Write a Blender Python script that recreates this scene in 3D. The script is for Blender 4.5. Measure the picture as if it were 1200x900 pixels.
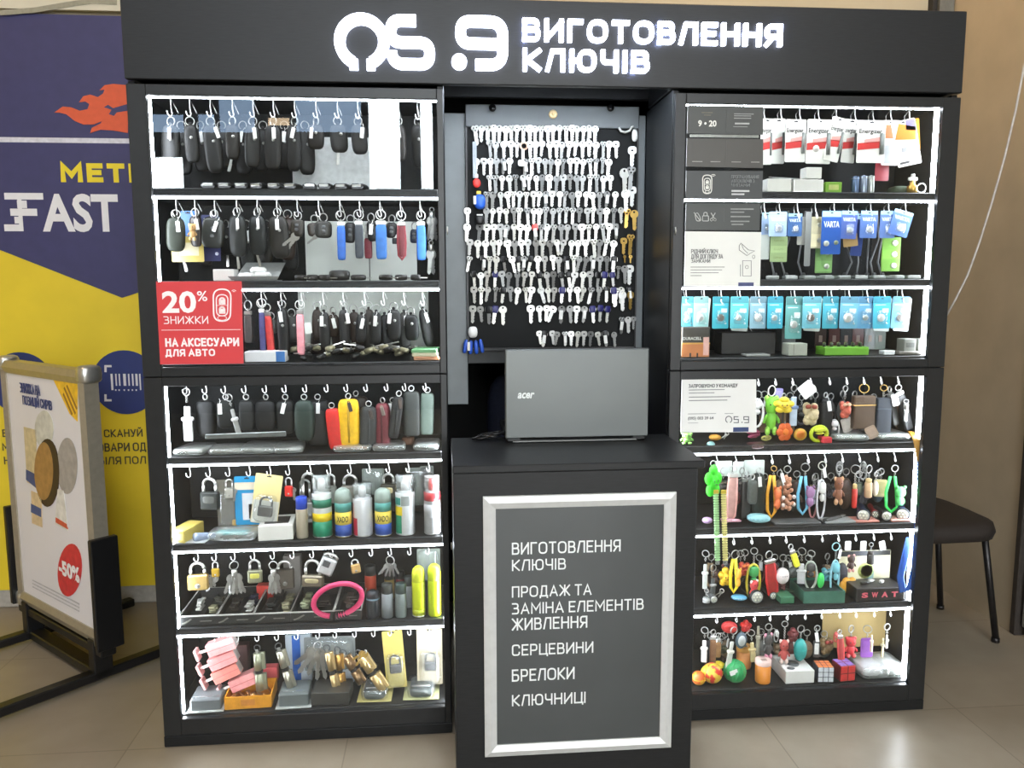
import bpy, math, random
from mathutils import Vector, Matrix, Euler
random.seed(7)
PI = math.pi
SC = bpy.context.scene
for o in list(bpy.data.objects): bpy.data.objects.remove(o)
COL = SC.collection

# ------------------------------------------------------------------ camera, world, exposure
CX, CD, CZ = -0.32, 2.1812, 1.2702
YAW, PIT, ROL, FPX = 0.0856, 0.1231, 0.0033, 953.57
def _axes():
    cy, sy, cp, sp, cr, sr = math.cos(YAW), math.sin(YAW), math.cos(PIT), math.sin(PIT), math.cos(ROL), math.sin(ROL)
    fwd = Vector((sy*cp, cy*cp, -sp)); r0 = Vector((cy, -sy, 0)); u0 = r0.cross(fwd)
    return r0*cr - u0*sr, r0*sr + u0*cr, fwd
RT, UP, FW = _axes()
cam = bpy.data.cameras.new('camera'); camo = bpy.data.objects.new('camera', cam); COL.objects.link(camo)
cam.sensor_width = 36.0; cam.lens = FPX/1200*36.0; cam.clip_start = 0.05
camo.matrix_world = Matrix((( RT.x, UP.x, -FW.x, CX), (RT.y, UP.y, -FW.y, -CD), (RT.z, UP.z, -FW.z, CZ), (0, 0, 0, 1)))
SC.camera = camo
SC.view_settings.view_transform = 'Standard'
SC.view_settings.look = 'None'
SC.view_settings.exposure = 0.0
SC.view_settings.gamma = 1.0
SC.view_settings.use_curve_mapping = False
SC.cycles.use_denoising = True
SC.cycles.transparent_max_bounces = 16
SC.cycles.max_bounces = 8
SC.cycles.sample_clamp_indirect = 4.0
wd = bpy.data.worlds.new('daylight'); SC.world = wd; wd.use_nodes = True
wd.node_tree.nodes['Background'].inputs[0].default_value = (0.55, 0.62, 0.70, 1)
wd.node_tree.nodes['Background'].inputs[1].default_value = 0.8
# strengths of the light sources of the place
E_LED, E_SIGN, E_NICHE, E_CEIL, E_WARM, E_WIN, E_TINT = 50.0, 6.0, 140.0, 24.0, 17.0, 24.0, 6.5

def P(u, v, y):
    """Point of the photograph's pixel (1200x900) on the plane at depth y."""
    d = FW + RT*((u-600)/FPX) - UP*((v-450)/FPX)
    t = (y + CD)/d.y
    return Vector((CX + d.x*t, y, CZ + d.z*t))
def PF(u, v, z, lo=None, hi=None):
    """Point of a pixel on the level z (kept between the depths lo and hi)."""
    d = FW + RT*((u-600)/FPX) - UP*((v-450)/FPX)
    t = (z - CZ)/d.z; y = -CD + d.y*t
    if lo is not None and (y < lo or t < 0): y = lo
    if hi is not None and y > hi: y = hi
    q = P(u, v, y); q.z = z
    return q
def px(y): return (y + CD)/FPX*1.0

# ------------------------------------------------------------------ materials
MC = {}
def lin(c):
    return tuple(((x/255)/12.92 if x/255 <= 0.04045 else ((x/255+0.055)/1.055)**2.4) for x in c)
def M(col, rough=0.5, metal=0.0, var=0.12, scale=60.0, spec=0.5, emit=0.0, bump=0.0, stretch=None, coat=0.0):
    key = (tuple(col), rough, metal, var, scale, spec, emit, bump, stretch, coat)
    if key in MC: return MC[key]
    m = bpy.data.materials.new('surface'); m.use_nodes = True
    nt = m.node_tree; b = nt.nodes['Principled BSDF']
    L = lin(col)
    b.inputs['Roughness'].default_value = rough; b.inputs['Metallic'].default_value = metal
    b.inputs['Specular IOR Level'].default_value = spec; b.inputs['Coat Weight'].default_value = coat
    tc = nt.nodes.new('ShaderNodeTexCoord'); nz = nt.nodes.new('ShaderNodeTexNoise'); nz.inputs['Scale'].default_value = scale
    nz.inputs['Detail'].default_value = 3.0
    if stretch:
        mp = nt.nodes.new('ShaderNodeMapping'); mp.inputs['Scale'].default_value = stretch
        nt.links.new(tc.outputs['Object'], mp.inputs['Vector']); nt.links.new(mp.outputs[0], nz.inputs['Vector'])
    else: nt.links.new(tc.outputs['Object'], nz.inputs['Vector'])
    rp = nt.nodes.new('ShaderNodeValToRGB')
    rp.color_ramp.elements[0].position = 0.3; rp.color_ramp.elements[1].position = 0.7
    rp.color_ramp.elements[0].color = tuple(min(1, x*(1-var)) for x in L) + (1,)
    rp.color_ramp.elements[1].color = tuple(min(1, x*(1+var)) for x in L) + (1,)
    nt.links.new(nz.outputs['Fac'], rp.inputs[0]); nt.links.new(rp.outputs[0], b.inputs['Base Color'])
    if bump:
        bp = nt.nodes.new('ShaderNodeBump'); bp.inputs['Strength'].default_value = bump; bp.inputs['Distance'].default_value = 0.002
        nt.links.new(nz.outputs['Fac'], bp.inputs['Height']); nt.links.new(bp.outputs[0], b.inputs['Normal'])
    if emit:
        nt.links.new(rp.outputs[0], b.inputs['Emission Color']); b.inputs['Emission Strength'].default_value = emit
    MC[key] = m
    return m
def darkc(c): return tuple(int(k*0.66) for k in c) if max(c) < 82 else c
def CLEAR(col=(235, 240, 240), body=0.12, rough=0.12, gloss=None):
    """Thin clear sheet: lets light straight through, reflects by Fresnel, with a little body colour."""
    key = ('clear', col, body, rough, gloss)
    if key in MC: return MC[key]
    m = bpy.data.materials.new('clear_sheet'); m.use_nodes = True
    nt = m.node_tree; nt.nodes.clear(); N = nt.nodes.new
    out = N('ShaderNodeOutputMaterial'); tr = N('ShaderNodeBsdfTransparent'); gl = N('ShaderNodeBsdfGlossy'); df = N('ShaderNodeBsdfDiffuse')
    fr = N('ShaderNodeFresnel'); fr.inputs[0].default_value = 1.5
    nz = N('ShaderNodeTexNoise'); nz.inputs['Scale'].default_value = 45; tc = N('ShaderNodeTexCoord'); nt.links.new(tc.outputs['Object'], nz.inputs['Vector'])
    mr = N('ShaderNodeMapRange'); mr.inputs['To Min'].default_value = body*0.6; mr.inputs['To Max'].default_value = body*1.4
    nt.links.new(nz.outputs['Fac'], mr.inputs['Value'])
    gl.inputs['Roughness'].default_value = rough; df.inputs[0].default_value = lin(col) + (1,)
    tr.inputs[0].default_value = (0.97, 0.98, 0.98, 1)
    m1 = N('ShaderNodeMixShader'); m2 = N('ShaderNodeMixShader')
    nt.links.new(mr.outputs[0], m1.inputs[0]); nt.links.new(tr.outputs[0], m1.inputs[1]); nt.links.new(df.outputs[0], m1.inputs[2])
    ge = N('ShaderNodeNewGeometry'); ib = N('ShaderNodeMath'); ib.operation = 'SUBTRACT'; ib.inputs[0].default_value = 1.0; nt.links.new(ge.outputs['Backfacing'], ib.inputs[1])
    tw = N('ShaderNodeMath'); tw.operation = 'MULTIPLY'; tw.inputs[1].default_value = 1.9; nt.links.new(fr.outputs[0], tw.inputs[0])   # both faces of the sheet
    fm = N('ShaderNodeMath'); fm.operation = 'MULTIPLY'; fm.use_clamp = True; nt.links.new(tw.outputs[0], fm.inputs[0]); nt.links.new(ib.outputs[0], fm.inputs[1])
    nt.links.new(fm.outputs[0], m2.inputs[0]); nt.links.new(m1.outputs[0], m2.inputs[1]); nt.links.new(gl.outputs[0], m2.inputs[2])
    nt.links.new(m2.outputs[0], out.inputs[0])
    MC[key] = m
    return m
LAM = M((27, 28, 29), 0.42, 0, 0.22, 30, 0.3, stretch=(1, 1, 14))
LAM_H = M((31, 32, 34), 0.42, 0, 0.2, 30, 0.35, stretch=(1, 1, 14))
DARK = M((13, 14, 14), 0.5, spec=0.2)
BLACK = M((16, 16, 17), 0.4)
RUBBER = M((24, 24, 25), 0.7)
CHROME = M((205, 205, 200), 0.28, 0.85, 0.06)
STEEL = M((170, 170, 165), 0.35, 0.8, 0.1)
ALU = M((190, 192, 192), 0.38, 0.7, 0.05)
BRASS = M((205, 165, 85), 0.32, 0.8, 0.08)
GOLD = M((215, 175, 100), 0.3, 0.75, 0.08)
WHITE = M((236, 236, 232), 0.5, 0, 0.03)
WIRE = M((230, 230, 226), 0.4, 0.2, 0.03)
PAPER = M((232, 232, 226), 0.6, 0, 0.03)
INK = M((35, 35, 38), 0.6)
TAGM = M((228, 228, 224), 0.5, 0, 0.04)
LED = M((240, 246, 255), 0.5, emit=E_LED, var=0.0)
SIGNLIT = M((225, 232, 255), 0.5, emit=E_SIGN, var=0.0)
GLASS = CLEAR((225, 235, 230), 0.002, 0.0)
FILM = CLEAR((225, 232, 228), 0.22, 0.28)
BUBBLE = CLEAR((235, 240, 240), 0.10, 0.08)
RED = M((205, 40, 38), 0.45); BLUE = M((30, 90, 170), 0.45); NAVY = M((32, 40, 92), 0.5)
YEL = M((235, 200, 40), 0.45); GRN = M((40, 150, 80), 0.45); PINK = M((238, 140, 150), 0.5); ORG = M((235, 130, 40), 0.5)

# ------------------------------------------------------------------ mesh builder
class MB:
    def __init__(s): s.v = []; s.f = []; s.sm = []
    def add(s, vs, fs, smooth=False, mat=None):
        b = len(s.v)
        s.v += [tuple(mat @ Vector(v)) if mat else tuple(v) for v in vs]
        s.f += [tuple(i+b for i in f) for f in fs]; s.sm += [smooth]*len(fs)
        return s
    def box(s, c, d, bev=0.0, mat=None):
        x, y, z = (k/2 for k in d)
        if bev <= 0:
            vs = [(c[0]+i*x, c[1]+j*y, c[2]+k*z) for i in (-1, 1) for j in (-1, 1) for k in (-1, 1)]
            return s.add(vs, [(0, 1, 3, 2), (4, 6, 7, 5), (0, 4, 5, 1), (2, 3, 7, 6), (0, 2, 6, 4), (1, 5, 7, 3)], mat=mat)
        b = min(bev, x*0.95, y*0.95, z*0.95)
        idx = {}; vs = []
        for i in (-1, 1):
            for j in (-1, 1):
                for k in (-1, 1):
                    for a in range(3):
                        q = [i*(x-b), j*(y-b), k*(z-b)]; q[a] = (i*x, j*y, k*z)[a]
                        idx[(i, j, k, a)] = len(vs); vs.append((c[0]+q[0], c[1]+q[1], c[2]+q[2]))
        fs = []
        for i in (-1, 1):
            fs.append([idx[(i, j, k, 0)] for j, k in ((-1, -1), (1, -1), (1, 1), (-1, 1))][::i])
            fs.append([idx[(k, i, j, 1)] for j, k in ((-1, -1), (1, -1), (1, 1), (-1, 1))][::i])
            fs.append([idx[(j, k, i, 2)] for j, k in ((-1, -1), (1, -1), (1, 1), (-1, 1))][::i])
        for i in (-1, 1):
            for j in (-1, 1):
                fs.append([idx[(i, j, -1, 0)], idx[(i, j, 1, 0)], idx[(i, j, 1, 1)], idx[(i, j, -1, 1)]][::-i*j])
                fs.append([idx[(i, -1, j, 0)], idx[(i, 1, j, 0)], idx[(i, 1, j, 2)], idx[(i, -1, j, 2)]][::i*j])
                fs.append([idx[(-1, i, j, 1)], idx[(1, i, j, 1)], idx[(1, i, j, 2)], idx[(-1, i, j, 2)]][::-i*j])
                for k in (-1, 1): fs.append([idx[(i, j, k, a)] for a in (0, 1, 2)][::i*j*k])
        return s.add(vs, fs, mat=mat)
    def sup(s, c, r, e1=1.0, e2=1.0, nu=14, nv=8, mat=None):
        """Superellipsoid: e = 1 round, e < 1 boxy; e1 along z, e2 around it."""
        def sp(t, e): return math.copysign(abs(t)**e, t)
        vs = [(c[0], c[1], c[2]-r[2])]
        for j in range(1, nv):
            a = -PI/2 + PI*j/nv
            for i in range(nu):
                t = 2*PI*i/nu
                vs.append((c[0]+r[0]*sp(math.cos(a), e1)*sp(math.cos(t), e2), c[1]+r[1]*sp(math.cos(a), e1)*sp(math.sin(t), e2), c[2]+r[2]*sp(math.sin(a), e1)))
        vs.append((c[0], c[1], c[2]+r[2])); fs = []; n = len(vs)-1
        for i in range(nu):
            fs.append((0, 1+(i+1) % nu, 1+i)); fs.append((n, n-nu+i, n-nu+(i+1) % nu))
            for j in range(nv-2):
                a = 1+j*nu
                fs.append((a+i, a+(i+1) % nu, a+nu+(i+1) % nu, a+nu+i))
        return s.add(vs, fs, True, mat)
    def tube(s, pts, r, n=6, closed=False, flat=None, mat=None):
        """Round (or flattened, flat=(a, b) half axes with b along y) tube along points."""
        pts = [Vector(q) for q in pts]; m = len(pts); vs = []; rad = r if isinstance(r, (list, tuple)) else [r]*m
        prev = None
        for i, q in enumerate(pts):
            t = (pts[(i+1) % m]-pts[i-1]) if closed else (pts[min(i+1, m-1)]-pts[max(i-1, 0)])
            t.normalize()
            ref = Vector((0, 1, 0)) if abs(t.y) < 0.9 else Vector((1, 0, 0))
            a = ref.cross(t).normalized(); b = t.cross(a).normalized()
            for k in range(n):
                g = 2*PI*k/n
                ra, rb = (flat if flat else (rad[i], rad[i]))
                vs.append(q + a*math.cos(g)*ra + b*math.sin(g)*rb)
        fs = []
        for i in range(m if closed else m-1):
            for k in range(n):
                fs.append((i*n+k, i*n+(k+1) % n, ((i+1) % m)*n+(k+1) % n, ((i+1) % m)*n+k))
        if not closed: fs += [tuple(range(n))[::-1], tuple(range((m-1)*n, m*n))]
        return s.add(vs, fs, True, mat)
    def ring(s, c, R, r, axis='y', n=18, k=6, mat=None, sq=1.0):
        f = {'y': lambda a: (c[0]+R*math.cos(a), c[1], c[2]+R*sq*math.sin(a)), 'z': lambda a: (c[0]+R*math.cos(a), c[1]+R*sq*math.sin(a), c[2]), 'x': lambda a: (c[0], c[1]+R*math.cos(a), c[2]+R*sq*math.sin(a))}[axis]
        return s.tube([f(2*PI*i/n) for i in range(n)], r, k, True, mat=mat)
    def lathe(s, prof, c=(0, 0, 0), n=16, mat=None, smooth=True):
        vs = []; m = len(prof)
        for r, z in prof:
            for i in range(n): vs.append((c[0]+r*math.cos(2*PI*i/n), c[1]+r*math.sin(2*PI*i/n), c[2]+z))
        fs = [(j*n+i, j*n+(i+1) % n, (j+1)*n+(i+1) % n, (j+1)*n+i) for j in range(m-1) for i in range(n)]
        fs += [tuple(range(n))[::-1], tuple(range((m-1)*n, m*n))]
        return s.add(vs, fs, smooth, mat)
    def prism(s, poly, y0, y1, mat=None):
        """Polygon given in x, z extruded between two depths."""
        a = sum(poly[i-1][0]*poly[i][1]-poly[i][0]*poly[i-1][1] for i in range(len(poly)))
        if a < 0: poly = poly[::-1]
        n = len(poly)
        vs = [(x, y0, z) for x, z in poly] + [(x, y1, z) for x, z in poly]
        fs = [tuple(range(n)), tuple(range(n, 2*n))[::-1]] + [(i, i+n, (i+1) % n+n, (i+1) % n) for i in range(n)]
        return s.add(vs, fs, mat=mat)
    def ribbon(s, path, w, y0, y1, closed=False):
        """Flat stroke of width w along a path in x, z, extruded in depth."""
        m = len(path); Lf = []; Rg = []
        for i in range(m):
            p = Vector(path[i])
            a = Vector(path[i-1]) if (i or closed) else None; b = Vector(path[(i+1) % m]) if (i < m-1 or closed) else None
            d1 = (p-a).normalized() if a is not None else (b-p).normalized(); d2 = (b-p).normalized() if b is not None else d1
            t = (d1+d2).normalized(); nn = Vector((-t.y, t.x)); k = w/2/max(0.5, nn.dot(Vector((-d1.y, d1.x))))
            Lf.append(p+nn*k); Rg.append(p-nn*k)
        vs = [(q.x, y, q.y) for y in (y0, y1) for q in Lf] + [(q.x, y, q.y) for y in (y0, y1) for q in Rg]
        fs = []
        for i in range(m if closed else m-1):
            j = (i+1) % m
            fs += [(i, j, 2*m+j, 2*m+i)[::-1], (m+i, m+j, 3*m+j, 3*m+i), (i, j, m+j, m+i), (2*m+i, 2*m+j, 3*m+j, 3*m+i)[::-1]]
        if not closed: fs += [(0, m, 3*m, 2*m), (m-1, 2*m-1, 4*m-1, 3*m-1)[::-1]]
        return s.add(vs, fs)
    def mesh(s, name, mat):
        me = bpy.data.meshes.new(name); me.from_pydata(s.v, [], s.f)
        me.polygons.foreach_set('use_smooth', s.sm); me.materials.append(mat); me.update()
        return me
    def build(s, name, mat, parent=None, loc=(0, 0, 0), rot=(0, 0, 0)): return link(name, s.mesh(name, mat), parent, loc, rot)

def link(name, me, parent=None, loc=(0, 0, 0), rot=(0, 0, 0)):
    o = bpy.data.objects.new(name, me); COL.objects.link(o)
    o.location = loc; o.rotation_euler = rot
    if parent is not None: o.parent = parent
    return o
CACHE = {}
def K(name, key, fn, mat, parent, loc=(0, 0, 0), rot=(0, 0, 0), scale=None):
    """A part whose mesh is shared by all parts built with the same key."""
    k = (key, mat.name)
    if k not in CACHE:
        b = MB(); fn(b); CACHE[k] = b.mesh(name, mat)
    o = link(name, CACHE[k], parent, loc, rot)
    if scale: o.scale = scale
    return o
def T(name, label, cat, loc=(0, 0, 0), rot=(0, 0, 0), group=None):
    o = bpy.data.objects.new(name, None); COL.objects.link(o); o.empty_display_size = 0.02
    o.location = loc; o.rotation_euler = rot
    o['label'] = label; o['category'] = cat
    if group: o['group'] = group
    return o
def S(name, b, mat):
    o = b.build(name, mat); o['kind'] = 'structure'; return o
def fil(pts, r, closed=False, n=7):
    out = []; m = len(pts)
    for i, q in enumerate(pts):
        if not closed and i in (0, m-1): out.append(q); continue
        p, a, c = Vector(q), Vector(pts[i-1]), Vector(pts[(i+1) % m]); d1 = (a-p).normalized(); d2 = (c-p).normalized()
        k = min(r, (a-p).length*0.49 if (closed or 0 < i-1) else (a-p).length*0.98, (c-p).length*0.49 if (closed or i+1 < m-1) else (c-p).length*0.98)
        s0 = p+d1*k; s1 = p+d2*k
        for j in range(n+1):
            tt = j/n; out.append(tuple(s0*(1-tt)**2 + p*2*tt*(1-tt) + s1*tt**2))
    return out

V_ = [(0, 0), (0, 1)]
GLY = {  # width, strokes (centre lines in a unit box; r = rounded corners, c = closed)
'А': (.74, [([(0, 0), (.5, 1), (1, 0)], 0), ([(.2, .3), (.8, .3)], 0)]), 'Б': (.6, [(V_, 0), ([(0, 1), (.85, 1)], 0), ([(0, .56), (1, .56), (1, 0), (0, 0)], 1)]),
'В': (.62, [(V_, 0), ([(0, 1), (.92, 1), (.92, .53), (0, .53)], 1), ([(0, .53), (1, .53), (1, 0), (0, 0)], 1)]), 'Г': (.52, [([(0, 0), (0, 1), (1, 1)], 0)]),
'Д': (.76, [([(.14, .04), (.26, 1), (.86, 1), (.86, 0)], 0), ([(0, -.16), (0, 0), (1, 0), (1, -.16)], 0)]), 'Е': (.55, [([(1, 1), (0, 1), (0, 0), (1, 0)], 0), ([(0, .52), (.86, .52)], 0)]),
'Є': (.66, [([(1, .76), (1, 1), (0, 1), (0, 0), (1, 0), (1, .24)], 1), ([(0, .5), (.7, .5)], 0)]), 'Ж': (1.0, [([(.5, 0), (.5, 1)], 0), ([(0, 1), (.44, .52)], 0), ([(0, 0), (.44, .52)], 0), ([(1, 1), (.56, .52)], 0), ([(1, 0), (.56, .52)], 0)]),
'З': (.58, [([(0, 1), (.92, 1), (.92, .53), (.3, .53)], 1), ([(.3, .53), (1, .53), (1, 0), (0, 0)], 1)]), 'И': (.68, [(V_, 0), ([(.02, .06), (.98, .94)], 0), ([(1, 1), (1, 0)], 0)]),
'Й': (.68, [(V_, 0), ([(.02, .06), (.98, .94)], 0), ([(1, 1), (1, 0)], 0), ([(.3, 1.26), (.5, 1.19), (.7, 1.26)], 0)]), 'І': (0, [(V_, 0)]), 'К': (.62, [(V_, 0), ([(1, 1), (.16, .5)], 0), ([(.16, .5), (1, 0)], 0)]),
'Л': (.68, [([(0, 0), (.3, 1), (1, 1), (1, 0)], 0)]), 'М': (.84, [([(0, 0), (0, 1), (.5, .32), (1, 1), (1, 0)], 0)]), 'Н': (.66, [(V_, 0), ([(0, .52), (1, .52)], 0), ([(1, 0), (1, 1)], 0)]),
'О': (.76, [([(0, 0), (0, 1), (1, 1), (1, 0)], 2)]), 'П': (.66, [([(0, 0), (0, 1), (1, 1), (1, 0)], 0)]), 'Р': (.6, [(V_, 0), ([(0, 1), (1, 1), (1, .42), (0, .42)], 1)]),
'С': (.68, [([(1, .76), (1, 1), (0, 1), (0, 0), (1, 0), (1, .24)], 1)]), 'Т': (.62, [([(0, 1), (1, 1)], 0), ([(.5, 1), (.5, 0)], 0)]), 'У': (.64, [([(0, 1), (.52, .36)], 0), ([(1, 1), (.42, 0), (.1, 0)], 0)]),
'Ц': (.68, [([(0, 1), (0, 0), (1.14, 0), (1.14, -.16)], 0), ([(1, 0), (1, 1)], 0)]), 'Ч': (.6, [([(0, 1), (0, .44), (1, .44)], 1), ([(1, 1), (1, 0)], 0)]), 'Ш': (.9, [([(0, 1), (0, 0), (1, 0), (1, 1)], 0), ([(.5, 0), (.5, 1)], 0)]),
'Ю': (1.0, [(V_, 0), ([(0, .5), (.34, .5)], 0), ([(.34, 0), (.34, 1), (1, 1), (1, 0)], 2)]), 'R': (.62, [(V_, 0), ([(0, 1), (1, 1), (1, .42), (0, .42)], 1), ([(.5, .42), (1, 0)], 0)]), 'Я': (.62, [([(1, 0), (1, 1)], 0), ([(1, 1), (0, 1), (0, .42), (1, .42)], 1), ([(.5, .42), (0, 0)], 0)])}
def ctext(s, w, h, mat, parent, c, st=0.15, y0=-0.0006, y1=0.0, rot=(0, 0, 0), name='lettering'):
    """Cyrillic capitals drawn as strokes of width st*h, fitted into w x h."""
    gap = 0.22; W = 0; pos = []
    for ch in s:
        if ch == ' ': W += 0.34; continue
        gw = GLY[ch][0]+st; pos.append((ch, W, gw)); W += gw+gap*0.9
    W -= gap*0.9; k = w/W if w else h; b = MB()
    for ch, x, gw in pos:
        for si, (pts, md) in enumerate(GLY[ch][1]):
            q = [(-w/2+k*(x+st/2+px_*(gw-st)) if w else k*(x-W/2+st/2+px_*(gw-st)), -h/2+h*(st/2+pz*(1-st))) for px_, pz in pts]
            if md: q = fil(q, h*(0.2 if md == 1 else 0.36), md == 2, 5)
            if md != 2:
                a = (Vector(q[0])-Vector(q[1])).normalized()*st*h*0.5; e = (Vector(q[-1])-Vector(q[-2])).normalized()*st*h*0.5
                q = [tuple(Vector(q[0])+a)]+q[1:-1]+[tuple(Vector(q[-1])+e)]
            b.ribbon(q, st*h, y0-0.00015*si, y1-0.00002*si, md == 2)
    return b.build(name, mat, parent, c, rot)
TXT = {}
def text(s, w, h, mat, parent, c, bold=0.0, ext=0.0004, rot=(0, 0, 0), name='lettering', shear=0.0):
    """Lettering facing -y, fitted into w x h (h or w may be None), centred at c."""
    if any('\u0400' < ch < '\u04ff' for ch in s): return ctext(s, w, h, mat, parent, c, 0.12+bold*2.4, -ext-0.0002, 0.0003, rot)
    k = (s, bold, shear)
    if k not in TXT:
        cu = bpy.data.curves.new('t', 'FONT'); cu.body = s; cu.size = 1; cu.offset = bold; cu.resolution_u = 3; cu.shear = shear
        ob = bpy.data.objects.new('t', cu); COL.objects.link(ob)
        dg = bpy.context.evaluated_depsgraph_get(); me = bpy.data.meshes.new_from_object(ob.evaluated_get(dg))
        TXT[k] = ([v.co.copy() for v in me.vertices], [tuple(p.vertices) for p in me.polygons])
        bpy.data.objects.remove(ob); bpy.data.curves.remove(cu); bpy.data.meshes.remove(me)
    vs, fs = TXT[k]
    x0, x1 = min(v.x for v in vs), max(v.x for v in vs); z0, z1 = min(v.y for v in vs), max(v.y for v in vs)
    sx = w/(x1-x0) if w else h/(z1-z0); sz = h/(z1-z0) if h else sx
    b = MB(); n = len(vs)
    fr = [((v.x-(x0+x1)/2)*sx, -ext, (v.y-(z0+z1)/2)*sz) for v in vs]
    b.add(fr, fs)
    return b.build(name, mat, parent, c, rot)
ORD = 'zeroth first second third fourth fifth sixth seventh eighth ninth tenth eleventh twelfth thirteenth fourteenth fifteenth sixteenth seventeenth eighteenth nineteenth twentieth twenty-first twenty-second twenty-third twenty-fourth twenty-fifth'.split()

# ------------------------------------------------------------------ the hall
def floor_mat():
    m = bpy.data.materials.new('polished_stone_floor'); m.use_nodes = True; nt = m.node_tree; b = nt.nodes['Principled BSDF']; N = nt.nodes.new
    tc = N('ShaderNodeTexCoord'); br = N('ShaderNodeTexBrick'); nz = N('ShaderNodeTexNoise'); mx = N('ShaderNodeMix'); mx.data_type = 'RGBA'; mx.blend_type = 'MULTIPLY'
    br.offset = 0.0; br.inputs['Scale'].default_value = 1.0; br.inputs['Brick Width'].default_value = 0.6; br.inputs['Row Height'].default_value = 0.6; br.inputs['Mortar Size'].default_value = 0.002
    br.inputs['Color1'].default_value = lin((152, 142, 126)) + (1,); br.inputs['Color2'].default_value = lin((147, 137, 121)) + (1,); br.inputs['Mortar'].default_value = lin((130, 120, 106)) + (1,)
    nz.inputs['Scale'].default_value = 9; nz.inputs['Detail'].default_value = 6
    rp = N('ShaderNodeValToRGB'); rp.color_ramp.elements[0].color = (0.82, 0.8, 0.78, 1); rp.color_ramp.elements[1].color = (1.1, 1.1, 1.1, 1)
    nt.links.new(tc.outputs['Object'], br.inputs['Vector']); nt.links.new(tc.outputs['Object'], nz.inputs['Vector']); nt.links.new(nz.outputs['Fac'], rp.inputs[0])
    mx.inputs[0].default_value = 1.0; nt.links.new(br.outputs[0], mx.inputs[6]); nt.links.new(rp.outputs[0], mx.inputs[7]); nt.links.new(mx.outputs[2], b.inputs['Base Color'])
    b.inputs['Roughness'].default_value = 0.33; b.inputs['Specular IOR Level'].default_value = 0.35
    return m
S('floor', MB().box((0, -2.4, -0.05), (8.4, 9.6, 0.1)), floor_mat())
CONC = M((186, 172, 148), 0.75, 0, 0.07, 7)
PLASTER = M((190, 178, 152), 0.8, 0, 0.05, 6)
S('ceiling', MB().box((0, -2.4, 3.95), (8.4, 9.6, 0.1)), M((175, 172, 165), 0.9, 0, 0.04, 5))
S('wall_back', MB().box((0, 1.16, 1.95), (8.4, 0.12, 3.9)), PLASTER)
S('wall_right', MB().box((1.80, 0.80, 1.95), (0.13, 0.62, 3.9)), CONC)
S('wall_far_right', MB().box((4.2, -2.4, 1.95), (0.1, 9.6, 3.9)), PLASTER)
S('wall_left', MB().box((-4.2, -2.4, 1.95), (0.1, 9.6, 3.9)), PLASTER)
# door beside the concrete wall: dark jamb, light metal edge, dark leaf
d1 = T('door_1', 'dark metal door with pale edge strip beside the concrete wall', 'door', (1.75, 0.48, 0)); d1['kind'] = 'structure'
MB().box((0.0, -0.005, 1.25), (0.05, 0.03, 2.5), 0.004).build('jamb', M((58, 52, 48), 0.5), d1)
MB().box((0.005, -0.045, 1.25), (0.03, 0.025, 2.42), 0.003).build('edge_strip', M((150, 150, 146), 0.45, 0.3), d1)
MB().box((0.03, -0.52, 1.25), (0.04, 0.92, 2.42), 0.004).build('leaf', M((52, 52, 52), 0.35), d1)
MB().box((0.02, -0.52, 0.07), (0.05, 0.92, 0.13), 0.004).build('kick_rail', M((92, 92, 90), 0.4, 0.3), d1)
S('trim_1', MB().box((1.70, 1.08, 1.95), (0.06, 0.05, 3.9)), M((112, 112, 106), 0.6))
S('trim_2', MB().box((1.655, 1.085, 1.95), (0.015, 0.04, 3.9)), M((40, 38, 36), 0.6))
S('baseboard_back', MB().box((-2.9, 1.085, 0.045), (3.0, 0.02, 0.09), 0.004), M((168, 164, 156), 0.5))
# glazed wall behind the photographer: daylight panes mirrored in the cabinet glass, plus added fill panes
WB = -6.0
MULL = M((70, 72, 74), 0.6)
def opening(name, x0, x1, z0, z1, strength, col):
    w = T(name, 'bright daylight window pane in the wall opposite the kiosk', 'window', ((x0+x1)/2, WB, z0)); w['kind'] = 'structure'
    MB().box((0, 0, (z1-z0)/2), (x1-x0, 0.02, z1-z0)).build('pane', M(col, 0.4, emit=strength, var=0.06, scale=2), w)
    f = MB()
    for sx in (-1, 1): f.box((sx*((x1-x0)/2+0.02), 0.01, (z1-z0)/2), (0.04, 0.08, z1-z0+0.08))
    for z in (-0.02, z1-z0+0.02): f.box((0, 0.01, z), (x1-x0, 0.08, 0.04))
    f.build('window_frame', MULL, w)
def open_uv(name, u0, v0, u1, v1, strength, col):
    a, b = P(u0, v0, -WB), P(u1, v1, -WB); opening(name, a.x, b.x, b.z, a.z, strength, col)
open_uv('window_1', 431, 108, 470, 222, E_WIN, (232, 244, 250))
open_uv('window_2', 492, 108, 508, 222, E_WIN, (232, 244, 250))
open_uv('window_3', 172, 184, 217, 221, E_WIN, (236, 244, 250))
open_uv('window_4', 176, 134, 217, 156, E_TINT, (175, 205, 240))
open_uv('window_5', 232, 134, 253, 156, E_TINT, (175, 205, 240))
open_uv('window_6', 256, 112, 300, 156, E_TINT, (170, 200, 235))
open_uv('window_7', 346, 116, 424, 156, E_TINT, (175, 205, 240))
open_uv('window_8', 314, 138, 340, 148, E_TINT*1.3, (250, 220, 180))
for i, (xa, xb) in enumerate(((-0.15, 0.63), (0.70, 1.46))): opening(f'window_{9+i}', xa, xb, 0.35, 3.1, 16.5, (240, 244, 246))  # added panes outside the mirrored area, to brighten the kiosk front
for i, xa in enumerate((-2.6, -1.2, 0.2, 1.6)): opening(f'window_{11+i}', xa, xa+1.3, 3.36, 3.82, 9.0, (235, 242, 250))  # added high panes, further front light for the kiosk
wbk = MB()
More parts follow.
